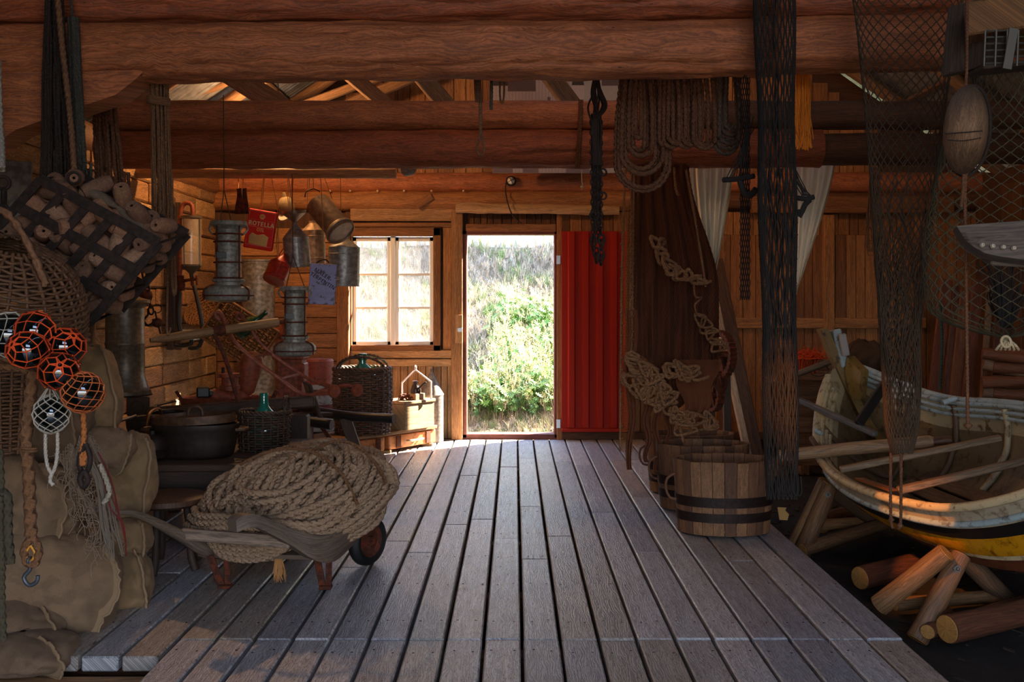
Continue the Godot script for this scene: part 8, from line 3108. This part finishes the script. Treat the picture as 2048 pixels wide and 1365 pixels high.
		mb.lathe([Vector2(q[3] * 0.95, 0.001), Vector2(q[3] * 0.92, 0.004), Vector2(0.001, 0.005)], Transform3D(along(q[1] - q[2]), q[1]), 18)
		part(o, "sawn_end", mb, cut)
	mb = MB.new(97)
	mb.prism(PackedVector2Array([Vector2(-0.05, -0.06), Vector2(0.03, -0.07), Vector2(0.06, -0.01), Vector2(0.03, 0.03), Vector2(0.05, 0.06), Vector2(-0.04, 0.07)]), 0.008, T(P(1566, 1028, 6.0), euler(10, -30, 10) * Basis.from_scale(Vector3(0.6, 0.6, 0.6))))
	single("torn_card", "torn tan card stuck beside the foremost tub", "card", mb, M("card_tan", Color(0.60, 0.46, 0.26), 0.9))

	# ---- chest, crate and bundles behind the boat
	o = thing("plank_chest", "long chest of wide horizontal planks behind the boat's bow", "chest", Vector3(P(1640, 0, 8.8).x, -0.15, -8.9))
	var cw := woods("chest", [Color(0.66, 0.44, 0.27), Color(0.60, 0.40, 0.25), Color(0.70, 0.50, 0.32)], 0.7, 0.2)
	var x0 := P(1555, 0, 8.8).x
	var x1 := P(1835, 0, 8.8).x
	for k in 5:
		mb = MB.new(k + 20)
		mb.box(T(Vector3((x0 + x1) / 2, -0.06 + 0.145 * k + 0.07, -8.8)), Vector3(x1 - x0, 0.139, 0.03), 0.005)
		part(o, "plank", mb, cw[k % 3])
	mb = MB.new(26)
	mb.box(T(Vector3((x0 + x1) / 2, 0.68, -9.1)), Vector3(x1 - x0, 0.03, 0.64), 0.005)
	part(o, "lid", mb, cw[1])
	mb = MB.new(27)
	for u in [1565, 1610, 1660, 1800]:
		mb.box(T(Vector3(P(u, 0, 8.85).x, -0.12, -8.9)), Vector3(0.08, 0.14, 0.1), 0.005)
	part(o, "foot", mb, cw[0])
	o = thing("stamped_crate", "small wooden crate with a dark oval stamp on the plank chest", "crate", Vector3(P(1640, 0, 8.6).x, 0.695, -8.9))
	var ca := P(1596, 0, 8.7).x
	var cb := P(1672, 0, 8.7).x
	for k in 2:
		mb = MB.new(k + 30)
		mb.box(T(Vector3((ca + cb) / 2, 0.742 + 0.092 * k, -8.72)), Vector3(cb - ca, 0.088, 0.016), 0.003)
		part(o, "slat", mb, cw[k])
	mb = MB.new(32)
	mb.box(T(Vector3((ca + cb) / 2, 0.785, -8.86)), Vector3(cb - ca, 0.175, 0.26), 0.004)
	part(o, "case", mb, cw[0])
	mb = MB.new(33)
	var ov := PackedVector3Array()
	for j in 33:
		var a := TAU * j / 32.0
		ov.append(Vector3((ca + cb) / 2 + 0.02 + cos(a) * 0.085, 0.785 + sin(a) * 0.052, -8.711))
	mb.tube(ov, 0.003, 4, false)
	var tr := Vector3((ca + cb) / 2 + 0.02, 0.785, -8.711)
	mb.tube(PackedVector3Array([tr + Vector3(-0.05, -0.025, 0), tr + Vector3(0, 0.03, 0), tr + Vector3(0.05, -0.025, 0), tr + Vector3(-0.05, -0.025, 0)]), 0.003, 4, false)
	part(o, "stamp", mb, M("stamp_ink", Color(0.20, 0.10, 0.07), 0.8))
	# orange net heap on the crate, canvas bundle on the chest
	o = thing("net_heap", "glowing orange heap of nylon net on the stamped crate", "net", Vector3(P(1612, 0, 8.7).x, 0.88, -8.8))
	mb = MB.new(34)
	var r := mb.r
	for k in 240:
		var a := r.randf() * TAU
		var q := r.randf()
		var c := P(1612 + cos(a) * 26 * q, 752 - (1.0 - q) * 50 * r.randf() - 4, 8.75 + sin(a) * 0.12 * q)
		var pts := [c]
		for j in 5:
			c += Vector3(r.randf_range(-0.05, 0.05), r.randf_range(-0.035, 0.035), r.randf_range(-0.04, 0.04))
			c.y = clampf(c.y, 0.89, 1.02)
			pts.append(c)
		mb.tube(MB.curve(pts, 0.015), 0.0035, 4, false)
	part(o, "strands", mb, M("orange_nylon", Color(0.82, 0.28, 0.03), 0.6, {"back": Color(0.4, 0.14, 0.02)}))
	o = thing("canvas_bundle", "crumpled brown canvas bundle with straps on the plank chest", "bundle", Vector3(P(1735, 0, 9.0).x, 0.70, -9.0))
	mb = MB.new(35)
	var rows := []
	for i in 19:
		var ph := -PI / 2 + PI * i / 18.0
		var row := PackedVector3Array()
		for j in 33:
			var th := TAU * (j % 32) / 32.0
			var d := Vector3(cos(ph) * cos(th), sin(ph), cos(ph) * sin(th))
			var w := 1.0 + 0.35 * noise.get_noise_3d(d.x * 1.4 + 9.0, d.y * 1.4, d.z * 1.4)
			row.append(Vector3(P(1735, 0, 9.0).x, 0.86, -9.05) + d * Vector3(0.20, 0.17, 0.16) * w)
		rows.append(row)
	mb.grid(rows, true, true)
	part(o, "canvas", mb, M("canvas_brown", Color(0.42, 0.30, 0.18), 0.9, {"tex": "cloth", "scale": Vector3(7, 7, 7)}))
	mb = MB.new(36)
	mb.tube(MB.curve([P(1695, 720, 8.8), P(1705, 690, 8.8), P(1730, 680, 8.82), P(1748, 700, 8.8)], 0.02), 0.012, 6, true, 0.4)
	part(o, "strap", mb, M("canvas_dark", Color(0.25, 0.17, 0.10), 0.9))
	# planks leaning in the corner
	var pl := woods("lean_plank", [Color(0.50, 0.26, 0.16), Color(0.56, 0.33, 0.20), Color(0.42, 0.24, 0.16), Color(0.60, 0.46, 0.34), Color(0.34, 0.22, 0.15)], 0.7, 0.2)
	var lean := [[1846, 1866, 0, 0.10, "reddish"], [1868, 1884, 2, 0.05, "dark brown"], [1882, 1902, 1, 0.09, "tan"], [1905, 1928, 0, 0.09, "rust brown"], [1935, 1952, 3, 0.05, "grey"], [1958, 1972, 2, 0.08, "umber"], [1975, 1990, 4, 0.08, "blackish"]]
	for i in lean.size():
		var q: Array = lean[i]
		mb = MB.new(i + 60)
		var foot := Vector3(P(q[0], 0, 8.3).x, -0.16, -8.3 + 0.04 * i)
		var top := P(q[1] + 28, 560 + 12 * (i % 3), 8.8 - 0.02 * i)
		mb.bar(foot, top, q[3], 0.03, 0.004, Vector3.BACK)
		single("leaning_plank", "%s plank leaning among others in the dark right corner" % q[4], "plank", mb, pl[q[2]], "planks leaning in the corner")
	mb = MB.new(70)
	mb.rope(MB.curve([P(1880, 600, 8.2), P(1884, 690, 8.15), P(1880, 780, 8.1)], 0.03), 0.012)
	single("green_line", "dark green line hanging among the leaning planks", "rope", mb, M("line_green", Color(0.10, 0.22, 0.19), 0.8))
	# firewood stacked behind the boat
	r.seed = 8
	for k in 12:
		mb = MB.new(k + 90)
		var c := P(2010 + 22 * (k % 3), 712 + 26 * int(k / 3.0), 7.9 + 0.04 * (k % 2))
		var an := r.randf_range(-0.5, 0.2)
		var d := Vector3(cos(an), sin(an) * 0.6, 0.3) * 0.16
		mb.rough_log(c - d, c + d, 0.05, 0.045, 0.25, 9, 6, 1.0, noise)
		var f := single("firewood", "split piece of firewood in the pile beyond the boat", "firewood", mb, pl[3] if k % 2 else pl[1], "firewood pile beyond the boat")
		f.set_meta("group", "firewood pile beyond the boat")

# ------------------------------------------------------------------ tungsten lamps of the shed, hung over and behind the beams
func bulb_lamp(label: String, at: Vector3, up_to: float, energy: float) -> void:
	var o := thing("bulb_lamp", label, "lamp", at, "bare bulbs hung in the loft")
	var mb := MB.new(1)
	mb.ball(at, Vector3(0.032, 0.04, 0.032), 16)
	var m := StandardMaterial3D.new()
	m.albedo_color = Color(1.0, 0.9, 0.75)
	m.emission_enabled = true
	m.emission = Color(1.0, 0.72, 0.42)
	m.emission_energy_multiplier = 4.0
	part(o, "bulb", mb, m)
	mb = MB.new(2)
	mb.lathe([Vector2(0.001, 0.036), Vector2(0.018, 0.036), Vector2(0.02, 0.09), Vector2(0.008, 0.10)], T(at), 14)
	part(o, "socket", mb, mats["dark_iron"])
	mb = MB.new(3)
	mb.tube(PackedVector3Array([at + Vector3(0, 0.09, 0), Vector3(at.x, up_to, at.z)]), 0.005, 6)
	part(o, "flex", mb, mats["cable"])
	var l := OmniLight3D.new()
	l.name = "bulb_light"
	o.add_child(l)
	l.position = Vector3.ZERO
	l.light_color = Color(1.0, 0.75, 0.50)
	l.light_energy = energy
	l.light_size = 0.035
	l.omni_range = 20.0
	l.omni_attenuation = 2.0
	l.shadow_enabled = true

func spot_lamp(label: String, at: Vector3, aim: Vector3, cone: float, energy: float) -> void:
	var o := thing("spot_lamp", label, "lamp", at)
	var d := (aim - at).normalized()
	var mb := MB.new(1)
	mb.lathe([Vector2(0.001, -0.02), Vector2(0.03, -0.02), Vector2(0.045, 0.03), Vector2(0.055, 0.09), Vector2(0.05, 0.09), Vector2(0.04, 0.035), Vector2(0.001, 0.0)], T(at, along(d)), 20)
	part(o, "housing", mb, mats["dark_iron"])
	mb = MB.new(2)
	mb.lathe([Vector2(0.045, 0.075), Vector2(0.001, 0.08)], T(at, along(d)), 20)
	var m := StandardMaterial3D.new()
	m.albedo_color = Color(1.0, 0.9, 0.75)
	m.emission_enabled = true
	m.emission = Color(1.0, 0.72, 0.42)
	m.emission_energy_multiplier = 4.0
	part(o, "lamp_lens", mb, m)
	mb = MB.new(3)
	mb.tube(PackedVector3Array([at, at + Vector3(0, 0.4, 0.1), at + Vector3(0, 1.9, 0.1)]), 0.010, 6)
	part(o, "arm", mb, mats["dark_iron"])
	var l := SpotLight3D.new()
	l.name = "spot_light"
	o.add_child(l)
	l.look_at_from_position(at + d * 0.11, aim)
	l.position = d * 0.11
	l.light_color = Color(1.0, 0.62, 0.28)
	l.light_energy = energy
	l.light_size = 0.04
	l.spot_angle = cone
	l.spot_angle_attenuation = 1.0
	l.spot_range = 20.0
	l.spot_attenuation = 2.0
	l.shadow_enabled = true

func build_lamps() -> void:
	bulb_lamp("bare warm bulb hung in the loft above the hanging cans", Vector3(-1.95, 2.92, -8.25), 3.5, 0.62)
	bulb_lamp("bare warm bulb hung in the loft above the leaning posts", Vector3(2.35, 3.02, -8.3), 4.2, 0.15)
	bulb_lamp("bare warm bulb hung in the loft between the two tie beams", Vector3(0.35, 3.30, -5.6), 5.0, 0.08)
	spot_lamp("small spot lamp hung from the rafters, turned to the boat", Vector3(-0.35, 2.65, -1.9), Vector3(2.0, 0.20, -5.0), 5.2, 9.0)
